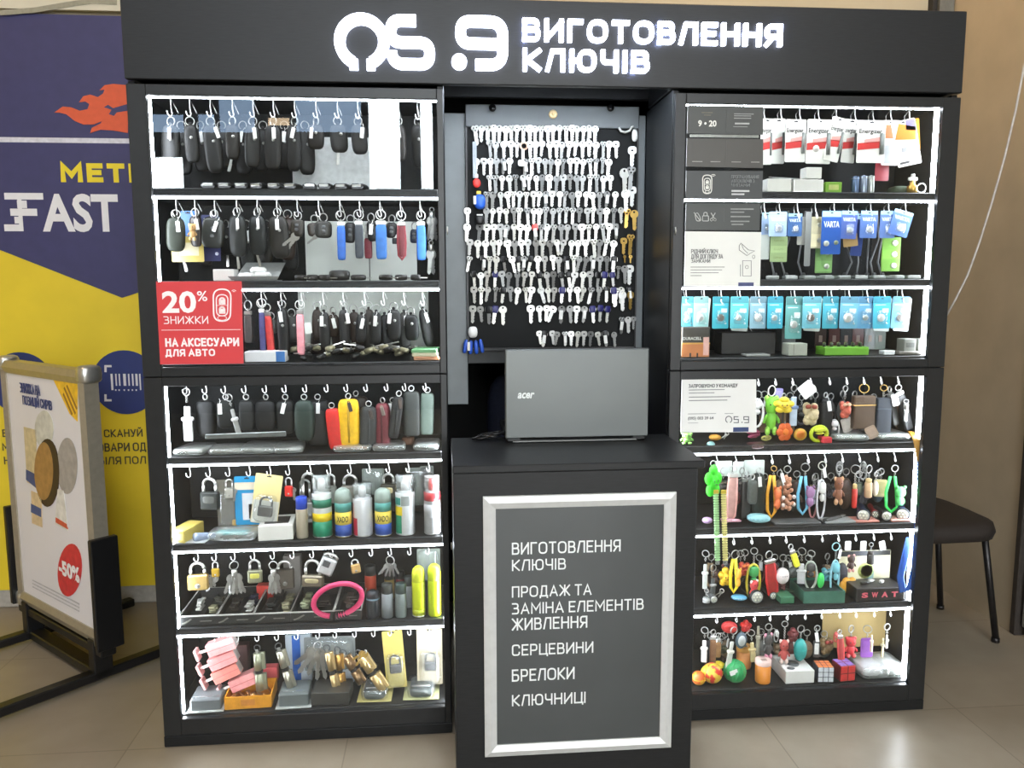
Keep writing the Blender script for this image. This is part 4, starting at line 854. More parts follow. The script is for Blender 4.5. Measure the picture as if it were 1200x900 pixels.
# ------------------------------------------------------------------ keys on the perforated board
NICK = M((205, 205, 202), 0.34, 0.55, 0.06); NICK2 = M((150, 150, 148), 0.36, 0.65, 0.08); NICK3 = M((225, 224, 216), 0.38, 0.4, 0.05); KBR = M((196, 160, 84), 0.34, 0.6, 0.08)
YK = KY-0.014
def board_key(u, v, hpx, shape, mat, lab, head=None, tag=False, tilt=0.0, nm='key', dy=0.0):
    q = P(u, v, YK-dy); t = T(nm, lab, 'key', q, (0, math.radians(tilt), rr(22)), 'keys on the perforated board')
    s = hpx*((YK+CD)/FPX)/0.052
    fn = {'round': keyshape, 'square': keyshape_sq, 'clover': keyshape_tri}[shape]
    K('blade' if head else 'metal_key', 'K'+shape, fn, mat, t, (0, 0, 0), (0, 0, 0), (s, 1, s))
    if head: K('plastic_head', 'khead', lambda b: b.sup((0, 0, -0.0095), (0.0098, 0.004, 0.0105), 0.5, 0.6, 14, 8), M(head, 0.4), t, (0, 0, 0), (0, 0, 0), (s, 1, s))
    if tag: K('price_tag', 'ktag', lambda b: b.box((0, -0.0055, -0.026), (0.0105, 0.0012, 0.026), 0.0004), TAGM, t, (0, 0, 0), (0, rr(6), 0), (s, 1, s))
    return t
KROWS = [  # row top, row height, (first u, last u, count) spans
    (147, 21, [(556.5, 571, 3), (578, 698, 18)]), (165.5, 20, [(573, 606, 5), (620, 722, 14)]), (185.5, 20, [(559, 598, 6), (615, 714, 14)]),
    (205, 20, [(573, 715, 19)]), (224.5, 20, [(570, 702, 18), (711, 721, 2)]), (243.5, 20, [(547, 547, 1), (570, 727, 21)]), (262.5, 21, [(547, 547, 1), (562, 722, 21)]),
    (281, 21, [(551, 551, 1), (560, 720, 20)]), (300, 20, [(550, 550, 1), (566, 720, 20)]), (318.5, 20, [(554, 718, 20)]), (336.5, 20, [(555, 737, 22)]), (358.5, 22, [(554, 590, 5), (622, 713, 11)]), (388.5, 19, [(631, 708, 11), (720, 720, 1)])]
kr = random.Random(21)
for ri, (vt, kh, spans) in enumerate(KROWS):
    us = [a+(b_-a)*i/max(1, n-1) for a, b_, n in spans for i in range(n)]
    for i, u in enumerate(us):
        x = kr.random(); shape = kr.choice(['round', 'round', 'round', 'square', 'square', 'clover']); head = None; tag = kr.random() < (0.16 if ri > 6 else 0.1)
        mat = NICK3 if x < 0.45 else (NICK if x < 0.75 else NICK2); mn = 'bright' if x < 0.45 else ('silver' if x < 0.75 else 'dull grey')
        if ri == 0: mat = NICK3; mn = 'bright'
        if ri in (2, 3): mat = NICK if x < 0.5 else NICK2; mn = 'silver' if x < 0.5 else 'dull grey'
        if ri >= 8 and kr.random() < (0.22, 0.35, 0.25, 0.4, 0.3)[ri-8]: head = kr.choice([(20, 20, 22), (20, 20, 22), (34, 32, 96)]); tag = kr.random() < 0.35
        if ri == 6 and abs(u-626) < 4: head = (220, 90, 85)
        side = '' if len(us) < 20 else ''
        hn = '' if not head else {(20, 20, 22): 'black plastic', (34, 32, 96): 'navy plastic', (220, 90, 85): 'coral red'}[head]
        lab = f"{hn or mn+' '+shape} headed key{' with white tag' if tag else ''}, {ORD[i+1]} from left in {ORD[ri+1]} board row"
        board_key(u+kr.uniform(-0.8, 0.8), vt+kr.uniform(-0.7, 0.7), kh*kr.uniform(0.88, 1.04), shape, mat, lab, head, tag, kr.gauss(0, 3 if ri < 7 else 6), dy=kr.uniform(0, 0.006))
# longer hanging keys at the right edge of the board
for i, (u, v, h, mt, mn) in enumerate(((731.5, 197, 30, NICK3, 'silver'), (741, 172, 24, NICK, 'silver'), (740, 196, 26, NICK2, 'grey'), (733, 222, 26, NICK2, 'grey'), (741, 219, 24, NICK, 'silver'), (735, 245, 22, KBR, 'dull brass'), (743, 246, 24, KBR, 'dull brass'),
        (731, 279, 20, KBR, 'brass'), (739.5, 275, 24, KBR, 'brass'), (732, 299, 9, KBR, 'short brass'), (739, 299, 10, KBR, 'short brass'), (725, 312, 15, NICK2, 'grey'), (732, 311, 22, NICK2, 'grey'), (738, 311, 24, NICK, 'silver'),
        (729, 372, 20, NICK2, 'dark grey'), (736, 371, 20, NICK2, 'dark grey'), (742.5, 371, 16, NICK, 'silver'), (722, 338, 22, NICK, 'silver'), (729, 341, 24, NICK2, 'grey'), (739, 342, 22, KBR, 'brass'))):
    board_key(u, v, h, ('round', 'square', 'clover')[i % 3], mt, f"{mn} key in the loose column at the board's right edge, {ORD[i+1]} from top", None, i in (14,), (i % 3-1)*3, dy=0.004)
# odd things hung among the keys
def bpt(name, lab, cat, u, v, dy=0.012): return T(name, lab, cat, P(u, v, YK-dy))
t = bpt('hanging_hook', 'white curled wire hook at the board top right corner', 'hook', 735, 150, 0)
MB().tube([(-0.025, 0, 0.0), (-0.02, -0.004, -0.010), (-0.008, -0.006, -0.014), (0.006, -0.006, -0.009), (0.012, -0.004, 0.002), (0.018, 0, 0.004)], 0.0035, 8).build('wire', WIRE, t)
MB().sup((0.022, -0.004, -0.022), (0.009, 0.006, 0.018), 0.8, 1).build('white_knob', WHITE, t)
t = bpt('plastic_strip', 'tall translucent grey strip hanging at the board upper left edge', 'strip', 556, 166)
MB().box((0, 0, -0.052), (0.012, 0.003, 0.104), 0.001).build('strip', M((150, 158, 166), 0.35), t)
t = bpt('keychain', 'red round keychain on the board left edge below the grey strip', 'keychain', 558.5, 204)
MB().sup((0, 0, -0.026), (0.012, 0.006, 0.014)).build('red_disc', M((226, 62, 56), 0.4), t); MB().box((0, 0, -0.006), (0.010, 0.006, 0.013), 0.002).build('clear_top', M((205, 205, 205), 0.3), t)
t = bpt('keychain', 'bright blue pouch keychain with white tag on the board left edge', 'keychain', 561, 226)
MB().sup((0.003, 0, -0.026), (0.017, 0.011, 0.022), 0.8, 0.9).build('blue_pouch', M((40, 96, 205), 0.45), t); MB().box((-0.012, -0.010, -0.022), (0.008, 0.0015, 0.024)).build('price_tag', TAGM, t); MB().box((0, 0, 0), (0.014, 0.008, 0.010), 0.002).build('yellow_clip', M((215, 180, 60), 0.4), t)
t = bpt('key_cover', 'round black key cover on the board left edge below the blue pouch', 'key cover', 562, 252)
MB().sup((0, 0, -0.014), (0.014, 0.006, 0.014), 0.7, 0.8).build('cover', BLACK, t); MB().box((0, -0.004, 0.0), (0.018, 0.006, 0.004), 0.001).build('white_top', WHITE, t)
t = bpt('keychain', 'bunch of blue tags with a white cap at the board lower left corner', 'keychain', 554, 383)
for k in range(4): MB().sup((-0.012+0.009*k, 0.002*(k % 2), -0.062), (0.006, 0.005, 0.021), 0.6, 0.8).build('blue_tag', M((34, 84, 190), 0.4), t, (0, 0, 0), (0, 0.12*(1.5-k), 0))
MB().sup((0, -0.002, -0.016), (0.014, 0.010, 0.017), 0.7, 0.9).build('white_cap', WHITE, t); MB().box((-0.013, -0.009, -0.058), (0.008, 0.0015, 0.026)).build('price_tag', TAGM, t)
t = bpt('key', 'peach coloured key with loop among the silver keys of the second row', 'key', 614, 166)
MB().ring((0, 0, -0.012), 0.010, 0.003, 'y').build('loop_head', M((236, 190, 160), 0.4), t); MB().box((-0.003, 0, -0.036), (0.009, 0.003, 0.03), 0.001).build('blade', NICK3, t)
t = bpt('keychain', 'white rounded tag hanging under the peach coloured key', 'keychain', 611, 187)
MB().sup((0, 0, -0.010), (0.011, 0.004, 0.010), 0.7, 0.8).build('tag', WHITE, t)

# ================================================================== LEFT CABINET
BK = (30, 29, 28); BR = (58, 42, 32); GR = (62, 66, 64)
# row 1: leather key cases behind the mirrored daylight
for i, u in enumerate(HOOKS_L[1]):
    col = (BK, (36, 34, 32), BK, (44, 40, 36))[i % 4]
    w = (26, 20, 24, 20, 22, 24, 20, 23, 24, 22, 22, 20, 20)[i]
    nm = {BK: 'black', (36, 34, 32): 'charcoal', (44, 40, 36): 'dark taupe'}[col]
    keycase(u, 137, (198, 192, 204, 188, 198, 200, 202, 176, 180, 182, 192, 190, 198)[i], w-3, col, f"{nm} leather key case, {ORD[i+1]} hook from left in the left cabinet's top row", tag=(0.1, None, 0.3, None, 0.05, 0.15, 0.1, -0.1, None, 0.2, None, 0.1, None)[i], y=0.08, grp='leather key cases in the top left row', blade=i in (3, 8))
for i, u in enumerate((212, 234, 259, 284, 308, 333, 357)):
    keycase(u, 142, 206-4*(i % 3), 20, (26, 25, 25), f"black key case in the rear layer of the left top row, {ORD[i+1]} from left", y=0.16, grp='rear key cases in the top left row', tag=0.1 if i % 2 else None)
t, k = stand('backing_sheet', 'white backing sheet leaning behind the top row of the left cabinet', 'sheet', 392, 216, 1, 0.255); MB().box((0, 0, 0.085), (92*k, 0.003, 0.17)).build('sheet', M((215, 218, 216), 0.6), t)
for i in range(10):
    u = 246+i*19.5; t, k = stand('key_fob', f"flat black key fob with chrome edge on the top left shelf, {ORD[i+1]} from left", 'car key', u, 216, 1, 0.045, random.uniform(-15, 15), 'key fobs lying on the top left shelf')
    MB().box((0, 0, 0.007), (0.036, 0.055, 0.014), 0.005).build('body', BLACK, t); MB().box((0, -0.028, 0.008), (0.024, 0.003, 0.006), 0.001).build('chrome_edge', CHROME, t)
# row 2
keycase(206, 246, 296, 22, (52, 60, 48), 'dark green leather key case at the left end of the second shelf row', tag=0.1, y=0.075)
card(220, 247, 286, 17, (46, 108, 176), 'blue hanging card behind the green key case in the left second row', y=0.15, cat='packet', name='hanging_card')
card(219, 277, 307, 38, (208, 186, 104), 'yellow packet hanging low at the left end of the second row', y=0.12, cat='packet', name='hanging_card', slot=False, items=(('pale_picture', 'box', 0.55, 0.5, 0.6, 0.5, (225, 215, 180)),))
figure(225, 262, 282, 12, 'bear', (180, 140, 88), (200, 170, 120), 'small tan bear keychain before the blue card in the second row', y=0.06, ring=False, chain=0)
card(246, 252, 306, 21, (44, 48, 92), 'navy card with white pictograms in the left second row', y=0.14, cat='packet', name='hanging_card', items=(('white_icon', 'dot', 0.8, 0.33, 0.2, 0, (215, 218, 225)), ('white_icon', 'dot', 0.8, 0.16, 0.2, 0, (215, 218, 225)), ('white_bar', 'box', 0.4, 0.9, 0.5, 0.06, (215, 218, 225))))
remote(228, 244, 290, 15, (54, 40, 34), 'brown car remote case over the blue card in the second row', y=0.085, tag=0.3)
remote(251, 246, 292, 27, (48, 50, 46), 'large dark grey remote case, third hook from left in the second row', y=0.075, tag=0.2)
keycase(277, 243, 302, 22, (34, 38, 36), 'black key case with white tag, fourth hook of the left second row', tag=0.2, blade=True)
keycase(301, 243, 300, 22, (30, 34, 32), 'black key case with white tag, fifth hook of the left second row', tag=0.2, blade=True)
keycase(324, 244, 304, 24, (44, 42, 36), 'olive black key case with pale stitching, sixth hook of the left second row', tag=0.05)
keycase(337, 246, 306, 20, (66, 44, 34), 'dark brown key case between sixth and seventh hooks of the second row', y=0.12)
remote(349, 248, 278, 16, (60, 54, 44), 'brown remote with two key blades hanging below, left second row', y=0.075)
keybunch(349, 272, 298, 'two slim key blades below the brown remote in the second row', 2, 0.078, 0.004, head=False)
remote(368, 252, 278, 20, (58, 44, 34), 'brown remote case left of the blue straps in the second row', y=0.09)
remote(379, 250, 280, 20, (48, 44, 38), 'dark bronze remote case beside the first blue strap in the second row', y=0.075)
keybunch(372, 274, 292, 'single key blade hanging below the brown remote cases', 1, 0.085, 0.004, head=False)
BL = (38, 96, 180)
strap(399, 247, 305, 10, BL, 'narrow blue leather strap key ring, leftmost of the straps on the second row', loop=False)
remote(411, 252, 286, 13, (28, 28, 30), 'black car remote behind the narrow blue strap', y=0.12)
strap(420, 246, 303, 10, (52, 58, 66), 'grey blue leather strap key ring, second of the straps on the second row', loop=False)
strap(431, 262, 303, 9, (120, 40, 52), 'dark red leather strap beside the grey blue strap', loop=False, y=0.10)
remote(434, 250, 284, 12, (26, 26, 28), 'black remote with two white tags beside the dark red strap', y=0.075, tag=0.1)
strap(446, 246, 304, 13, (48, 108, 180), 'wide blue leather strap key ring in the middle of the straps', loop=False)
remote(459, 252, 280, 13, (24, 24, 26), 'black car remote between the wide blue and red looped straps', y=0.11)
strap(470, 247, 304, 10, (118, 32, 40), 'dark red looped strap key ring with pale stitching', loop=True)
strap(463, 262, 286, 8, (32, 34, 38), 'short black strap beside the dark red looped strap', y=0.11, loop=False)
strap(493, 247, 305, 11, BL, 'blue leather strap key ring at the right end of the second row', loop=False)
remote(486, 260, 286, 10, (40, 52, 80), 'small navy remote beside the right hand blue strap', y=0.11)
keybunch(506, 243, 282, 'bright silver keys hanging at the right end of the second row', 3, 0.15, 0.006)
keybunch(505, 282, 322, 'dull keys hanging low at the right end of the second row', 2, 0.17, 0.006)
for i, u in enumerate((216, 240, 264, 288, 312, 336)):
    keycase(u, 258, (306, 312, 300, 316, 310, 318)[i], 19, ((30, 32, 30), (40, 36, 30), (28, 28, 30))[i % 3], f"dark key case in the rear layer of the left second row, {ORD[i+1]} from left", y=0.17, grp='rear key cases of the left second row', tag=(0.2, None, -0.1)[i % 3], blade=i % 2 == 0)
t, k = stand('backing_sheet', 'white backing sheet with a fold behind the straps of the second row', 'sheet', 415, 326, 2, 0.235); MB().box((-0.046, 0, 0.085), (0.18, 0.004, 0.17)).box((0.114, 0.006, 0.085), (0.136, 0.004, 0.17)).build('sheet', M((208, 212, 204), 0.6, 0, 0.05, 8), t)
box(265, 323, 2, 23, 13, 0.05, (232, 232, 228), 'small white carton beside the clear tray on the second shelf', y=0.06)
t, k = stand('tray', 'clear plastic tray of white remotes on the second left shelf', 'tray', 302, 327, 2, 0.075)
TW = 56*k; b = MB(); b.box((0, 0, 0.001), (TW*0.86, 0.075, 0.002)); b.build('tray_floor', FILM, t)
b = MB(); b.add([(-TW*0.43, -0.038, 0), (TW*0.43, -0.038, 0), (TW*0.5, 0.05, 0.05), (-TW*0.3, 0.05, 0.05), (-TW*0.5, -0.05, 0.012), (TW*0.5, -0.05, 0.012)], [(0, 1, 5, 4), (2, 3, 0, 1)]); b.build('tray_wall', M((150, 152, 150), 0.4), t)
for i, (x, y, z) in enumerate(((-0.022, -0.03, 0.012), (0.018, -0.02, 0.014), (0.0, 0.01, 0.028))):
    r_ = T('remote', f"white gate remote in the clear tray, {('front left', 'front right', 'rear')[i]} one", 'remote', t.location+Vector((x, y, z)), (0, 0, rr(20)), 'white remotes in the clear tray')
    MB().box((0, 0, 0), (0.042, 0.028, 0.018), 0.006).build('body', WHITE, r_); MB().sup((0, -0.0005, 0.009), (0.007, 0.007, 0.002)).build('button', M((200, 202, 205), 0.4), r_)
for i, (u, w) in enumerate(((352, 12), (366, 14), (381, 16), (398, 24), (420, 18), (452, 16), (470, 14), (487, 12))):
    t, k = stand('key_blank', f"flat dark car key blank lying on the second left shelf, {ORD[i+1]} from left", 'car key', u, 326, 2, 0.05, random.uniform(-40, 40), 'car key blanks on the second shelf')
    MB().sup((0, 0, 0.008 if i != 3 else 0.014), (w*k*0.5, 0.014, 0.008 if i != 3 else 0.014), 0.5, 0.7).build('head', M((36, 33, 30), 0.4), t); MB().box((w*k*0.6, 0, 0.007), (0.03, 0.006, 0.003)).build('blade', STEEL, t)
# row 3
strap(306, 350, 417, 7, (52, 50, 100), 'navy strap with steel rings beside the red discount sign', y=0.075, R=0.012, loop=False)
strap(312, 356, 417, 9, (206, 66, 62), 'bright red plastic strap key ring beside the navy strap', y=0.085, R=0.010, loop=False, tilt=-4)
strap(290, 352, 402, 10, (60, 56, 54), 'brown grey strap half hidden at the edge of the discount sign', y=0.10, loop=False)
remote(316, 366, 392, 13, (78, 80, 76), 'grey flip key behind the red plastic strap', y=0.12)
keycase(330, 352, 420, 14, (26, 26, 26), 'black strap key case with steel ring and tag right of the red strap', tag=0.0)
keycase(341, 362, 402, 14, (72, 74, 72), 'grey fabric key case before the pink strap', y=0.12, tag=None)
strap(351, 352, 416, 9, (238, 160, 168), 'pink plastic strap key ring with steel clasp in the left third row', y=0.07, R=0.012, loop=False)
tag_ = card(360, 378, 391, 8, (225, 228, 222), 'white price tag card next to the pink strap', y=0.065, tilt=-8, slot=False, cat='tag', name='price_card')
cols3 = [(62, 46, 36), (34, 32, 30), (66, 48, 34), (30, 30, 30), (58, 40, 30), (30, 28, 28), (60, 52, 44), (28, 29, 30), (28, 30, 34), (32, 32, 32), (70, 70, 68), (30, 32, 32), (34, 34, 34)]
names3 = {0: 'brown', 1: 'black', 2: 'tan brown', 3: 'black', 4: 'dark brown', 5: 'black', 6: 'taupe', 7: 'black', 8: 'blue black', 9: 'black', 10: 'grey', 11: 'black', 12: 'black'}
for i, u in enumerate((372, 379, 390, 402, 414, 424, 432, 441, 450, 461, 473, 481, 494)):
    keycase(u, 354+(i % 3)*3, (400, 412, 396, 408, 404, 402, 410, 404, 416, 400, 414, 400, 408)[i], 13 if i not in (9, 11) else 17, cols3[i], f"{names3[i]} long leather key case, {ORD[i+1]} right of the pink strap in the third row", tag=(None, -0.1, 0.1, 0.2, None, 0.1, None, 0.0, None, -0.2, 0.1, None, 0.05)[i], y=0.07 if i % 2 else 0.11, grp='dark key cases right of the pink strap', tilt=-10 if i == 12 else None)
for i, u in enumerate((376, 398, 420, 446, 468)):
    keycase(u, 372, 418, 22, ((52, 34, 28), (60, 40, 30), (56, 38, 30), (24, 26, 40), (26, 26, 28))[i], f"wide dark leather wallet case in the rear of the third row, {ORD[i+1]} from left", y=0.18, grp='rear cases of the third row')
t, k = stand('backing_sheet', 'pale backing sheet behind the key cases of the third row', 'sheet', 428, 420, 3, 0.262); MB().box((0, 0, 0.1), (0.38, 0.003, 0.18)).build('sheet', M((190, 195, 185), 0.6, 0, 0.05, 8), t)
box(311, 431, 3, 46, 12, 0.05, (234, 236, 238), 'white and blue carton lying right of the red discount sign', panel=(0.88, 0.5, 0.22, 0.98, (60, 120, 190)), lo=0.03)
box(205, 430, 3, 40, 8, 0.07, (170, 170, 164), 'grey packet on the shelf below the red discount sign', name='packet', cat='packet', lo=0.03)
box(262, 430, 3, 44, 8, 0.07, (120, 112, 98), 'brown packet on the shelf below the red discount sign right side', name='packet', cat='packet', lo=0.03)
kr3 = random.Random(5)
for i in range(25):
    u = 342+i*5.7; q = PF(u, kr3.uniform(421, 429), ZF[3], 0.03, 0.2); q.y = kr3.uniform(0.035, 0.10)
    z = kr3.uniform(0.002, 0.03)
    t = T('key_blank', f"loose key blank in the pile on the third left shelf, {ORD[i+1]} from left", 'key', (q.x, q.y, ZF[3]+z), (0, 0, kr3.uniform(0, 6.28)), 'loose key blanks on the third shelf')
    dk = kr3.random() < 0.45
    K('head', 'kbh'+str(dk), lambda b: b.sup((0, 0, 0.006), (0.014, 0.010, 0.0065), 0.5, 0.7, 12, 6), M((34, 33, 31), 0.4) if dk else M((150, 145, 120), 0.35, 0.5), t, (0, 0, 0), (kr3.uniform(-0.3, 0.3), -0.25, 0))
    K('blade', 'kbb', lambda b: b.box((0.027, 0, 0.0105), (0.034, 0.008, 0.0035), 0.001), CHROME, t, (0, 0, 0), (0, kr3.uniform(-0.3, -0.05), 0))
for i, (col, z, rz, lb_) in enumerate((((176, 120, 80), 0.0, 3, 'orange brown packet at the bottom of the pile at the third row right end'), ((206, 200, 170), 0.010, -3, 'cream packet in the pile at the third row right end'), ((112, 168, 116), 0.020, -6, 'green packet on top of the pile at the third row right end'))):
    box(499, 428, 3, 30, 4.2, 0.09, col, lb_, name='packet', cat='packet', rz=rz, dz=z, lo=0.03)
# row 4
t, k = stand('metal_bar', 'flat silver metal bar lying across the pouches in the fourth row', 'bar', 288, 517, 4, 0.05); t.location = P(288, 510, 0.05); MB().box((0, 0, 0), (0.215, 0.006, 0.014), 0.002).build('bar', M((120, 124, 122), 0.35, 0.6), t, (0, 0, 0), (0, math.radians(-1.2), 0))
t = figure(218, 455, 517, 16, 'slim', (190, 190, 186), (215, 215, 212), 'pair of silver chains hanging at the left end of the fourth row', y=0.075, R=0.010, chain=0.02)
for i, (u, v1, w, c, lb_) in enumerate(((240, 512, 24, (30, 31, 31), 'rounded grey black pouch, second hook of the fourth row'), (264, 502, 22, (24, 26, 25), 'black pouch with steel clasp, third hook of the fourth row'), (288, 504, 18, (46, 48, 46), 'slim grey strap pouch, fourth hook of the fourth row'), (311, 505, 25, (24, 25, 25), 'black folded purse with round emblem, fifth hook of the fourth row'), (334, 508, 22, (24, 26, 25), 'black pouch with white tag, sixth hook of the fourth row'))):
    pouch(u, 462, v1, w, c, lb_, y=0.10, zip_=False, tag=(None, -0.3, None, None, 0.05)[i], e=0.5)
figure(267, 462, 514, 9, 'slim', (150, 150, 146), (200, 200, 198), 'thin silver cord keychain before the third pouch of the fourth row', y=0.07, tilt=-12)
pouch(356, 462, 517, 24, (62, 80, 70), 'dark green pouch with pale curved piping in the fourth row', y=0.075, zip_=False, e=0.6, depth=0.014)
pouch(372, 462, 526, 28, (32, 36, 35), 'large black pouch behind the red pouch in the fourth row', y=0.13, tag=0.0, zip_=False)
pouch(388, 472, 533, 17, (196, 40, 34), 'slim red leather pouch in the fourth row', y=0.07, depth=0.014, zip_=False, tilt=-5, rot=0.1)
pouch(408, 461, 523, 25, (226, 178, 30), 'yellow zip pouch with a brown pull in the fourth row', y=0.075, depth=0.016, rot=0.05)
pouch(417, 458, 520, 30, (58, 48, 36), 'brown leather pouch behind the yellow pouch', y=0.17, zip_=False)
pouch(432, 470, 527, 20, (70, 74, 72), 'grey leather pouch right of the yellow pouch', y=0.08, depth=0.016, tilt=3, tag=None)
pouch(448, 466, 525, 17, (112, 52, 58), 'maroon zip pouch in the fourth row', y=0.085, depth=0.014, tabcol=(120, 110, 100))
pouch(460, 466, 505, 15, (214, 214, 208), 'white pouch behind the maroon pouch', y=0.14, zip_=False)
pouch(468, 458, 514, 13, (40, 42, 40), 'narrow black pouch with chrome edge tilted beside the white pouch', y=0.075, tilt=9, depth=0.010)
pouch(482, 452, 511, 19, (66, 70, 66), 'grey folded wallet pouch with snap near the fourth row right end', y=0.08, zip_=False, e=0.25, depth=0.010)
pouch(501, 454, 509, 16, (74, 86, 78), 'grey green wallet pouch at the fourth row right end', y=0.085, zip_=False, e=0.25, depth=0.010, tilt=2)
pouch(478, 505, 528, 14, (92, 62, 44), 'small brown pouch low under the grey wallet pouch', y=0.12, zip_=False)
for i, (u, v, w, d, c, rz, nl) in enumerate(((222, 541, 38, 0.12, (150, 148, 140), -8, 'leftmost'), (262, 540, 40, 0.10, (140, 136, 126), 4, 'second from left'), (300, 538, 46, 0.13, (150, 150, 144), -5, 'third from left, under the metal bar'), (335, 536, 36, 0.12, (120, 120, 112), 6, 'below the green pouch'), (412, 539, 46, 0.09, (150, 120, 90), 0, 'below the yellow pouch'), (455, 533, 40, 0.1, (60, 62, 62), 3, 'below the maroon pouch'), (500, 534, 32, 0.12, (150, 156, 152), -3, 'at the right end'))):
    t, k = stand('packet', f"flat clear packet lying on the fourth left shelf, {nl}", 'packet', u, v, 4, None, rz, 'flat packets on the fourth shelf'); t.location.y += d/2
    MB().sup((0, 0, 0.009), (w*k/2, d/2, 0.0085), 0.4, 0.35, 18, 6).build('clear_bag', FILM, t); MB().box((0, 0.004, 0.009), (w*k*0.8, d*0.7, 0.008), 0.003).build('contents', M(c, 0.5, 0, 0.2, 60), t)
# row 5
padlock(245, 559, 597, 23, (52, 56, 54), 'large laminated grey padlock at the left of the fifth row', y=0.075, metal=0.4, plate=(78, 80, 76))
t = card(266, 562, 626, 26, (86, 82, 72), 'brown clear bag with a lock behind the padlock in the fifth row', y=0.13, cat='packet', name='hanging_bag', slot=False, bubble=(0.1, 0.05, 0.9, 0.75, 0.012))
padlock(268, 561, 584, 11, (170, 168, 160), 'small grey padlock with key on the second hook of the fifth row', y=0.08, keys=1)
t = card(289, 558, 615, 30, (40, 140, 190), 'blue package with a black padlock in the fifth row', y=0.11, cat='padlock pack', items=(('pale_band', 'box', 0.5, 0.80, 0.98, 0.15, (226, 214, 190)), ('white_panel', 'box', 0.62, 0.38, 0.66, 0.55, (220, 222, 225)), ('padlock_picture', 'box', 0.74, 0.28, 0.42, 0.3, (48, 50, 56))))
t = card(316, 556, 614, 32, (218, 200, 140), 'tilted yellow blister card with a dark padlock in the fifth row', y=0.07, tilt=9, cat='padlock pack', items=(('grey_lower', 'box', 0.5, 0.24, 0.96, 0.46, (206, 206, 196)),), bubble=(0.1, 0.05, 0.9, 0.6, 0.02))
K('padlock_body', 'bl_lock', lambda b: b.box((0.002, -0.010, -0.102), (0.040, 0.014, 0.030), 0.003).tube([(0.002-0.016, -0.01, -0.088), (-0.014, -0.01, -0.076)] + [(0.002+0.016*math.cos(PI-PI*i/6), -0.01, -0.076+0.014*math.sin(PI*i/6)) for i in range(7)] + [(0.018, -0.01, -0.088)], 0.003, 6), M((62, 64, 62), 0.35, 0.4), t)
padlock(338, 559, 582, 10, (212, 48, 42), 'small red padlock in the fifth row', y=0.075, metal=0.1, keys=1)
padlock(361, 553, 612, 20, (150, 152, 150), 'silver padlock with long shackle behind the blue can', y=0.12, shackle=0.6, keys=1)
padlock(357, 561, 606, 16, (190, 192, 188), 'chrome padlock hanging left of the green spray can', y=0.15, shackle=0.5)
padlock(387, 555, 590, 14, (150, 154, 148), 'grey padlock hanging right of the green spray can', y=0.12, shackle=0.4)
padlock(410, 555, 588, 22, (168, 166, 154), 'padlock with thick chrome shackle above the white spray can', y=0.12, shackle=0.42)
padlock(455, 554, 584, 18, (92, 90, 80), 'bronze padlock with oval cream label in the fifth row', y=0.12, shackle=0.42, plate=(214, 198, 150))
padlock(479, 553, 582, 15, (160, 162, 158), 'chrome padlock behind the tall clear capped can', y=0.12, shackle=0.4)
for i, (u, v0, v1, w, nl) in enumerate(((437, 549, 580, 26, 'between the white and middle blue cans'), (490, 548, 592, 26, 'behind the tall clear capped can'), (500, 546, 572, 16, 'above the red capped can'))):
    t = card(u, v0, v1, w, (120, 130, 122), f"crumpled clear bag hanging in the fifth row {nl}", y=0.17, cat='bag', name='hanging_bag', slot=False, grp='clear bags hanging in the fifth row', bubble=(0.02, 0.02, 0.98, 0.98, 0.016))
can(354, 646, 5, 14, 50, (180, 170, 150), (36, 72, 190), 'small bottle with a blue cap right of the white carton', cat='bottle', metalrim=False)
can(377, 638, 5, 23, 75, (222, 226, 222), (214, 222, 218), 'tall green and yellow spray can with a clear cap', bands=((0.02, 0.36, (28, 140, 104)), (0.36, 0.54, (236, 208, 40)), (0.66, 0.84, (40, 120, 92))), clearcap=True)
can(402, 637, 5, 20, 58, (236, 210, 70), (150, 165, 155), 'blue and yellow spray can with clear cap, left of two alike', bands=((0.02, 0.36, (46, 82, 164)), (0.36, 0.70, (238, 214, 90)), (0.72, 0.97, (80, 150, 140))), txt=(('XADO', 0.52, 0.17, (40, 36, 30)),), grp='blue and yellow spray cans', dome=True)
can(425, 636, 5, 23, 64, (222, 224, 226), (205, 212, 210), 'white and red spray can with a clear cap', bands=((0.03, 0.48, (190, 44, 66), 170, 240), (0.48, 0.85, (214, 170, 176), 170, 215)), clearcap=True)
can(449, 637, 5, 20, 57, (236, 210, 70), (150, 165, 155), 'blue and yellow spray can with clear cap, right of two alike', bands=((0.02, 0.36, (46, 82, 164)), (0.36, 0.70, (238, 214, 90)), (0.72, 0.97, (80, 150, 140))), txt=(('XADO', 0.52, 0.17, (40, 36, 30)),), grp='blue and yellow spray cans', dome=True)
can(475, 634, 5, 23, 73, (214, 218, 216), (214, 220, 218), 'tall white can with green side label and clear cap', bands=((0.05, 0.46, (28, 140, 104), 175, 250), (0.46, 0.66, (236, 208, 40), 175, 255), (0.70, 0.86, (60, 140, 130), 175, 245), (0.68, 0.9, (150, 156, 152), 248, 300)), clearcap=True)
can(507, 634, 5, 20, 72, (184, 186, 186), (214, 214, 210), 'silver spray can with a red nozzle under its clear cap at the shelf right end', bands=((0.78, 0.97, (170, 50, 54)), (0.4, 0.7, (196, 198, 198))), clearcap=True, nozz=(210, 40, 44))
box(213, 645, 5, 20, 15, 0.10, (206, 186, 96), 'small yellow carton at the left end of the fifth shelf', txt=None, rz=-14, panel=(0.5, 0.5, 0.8, 0.5, (226, 212, 140)))
t, k = stand('tube', 'clear silicone tube with white cap lying on the fifth left shelf', 'tube', 236, 645, 5, None, 0); t.location.y += 0.03
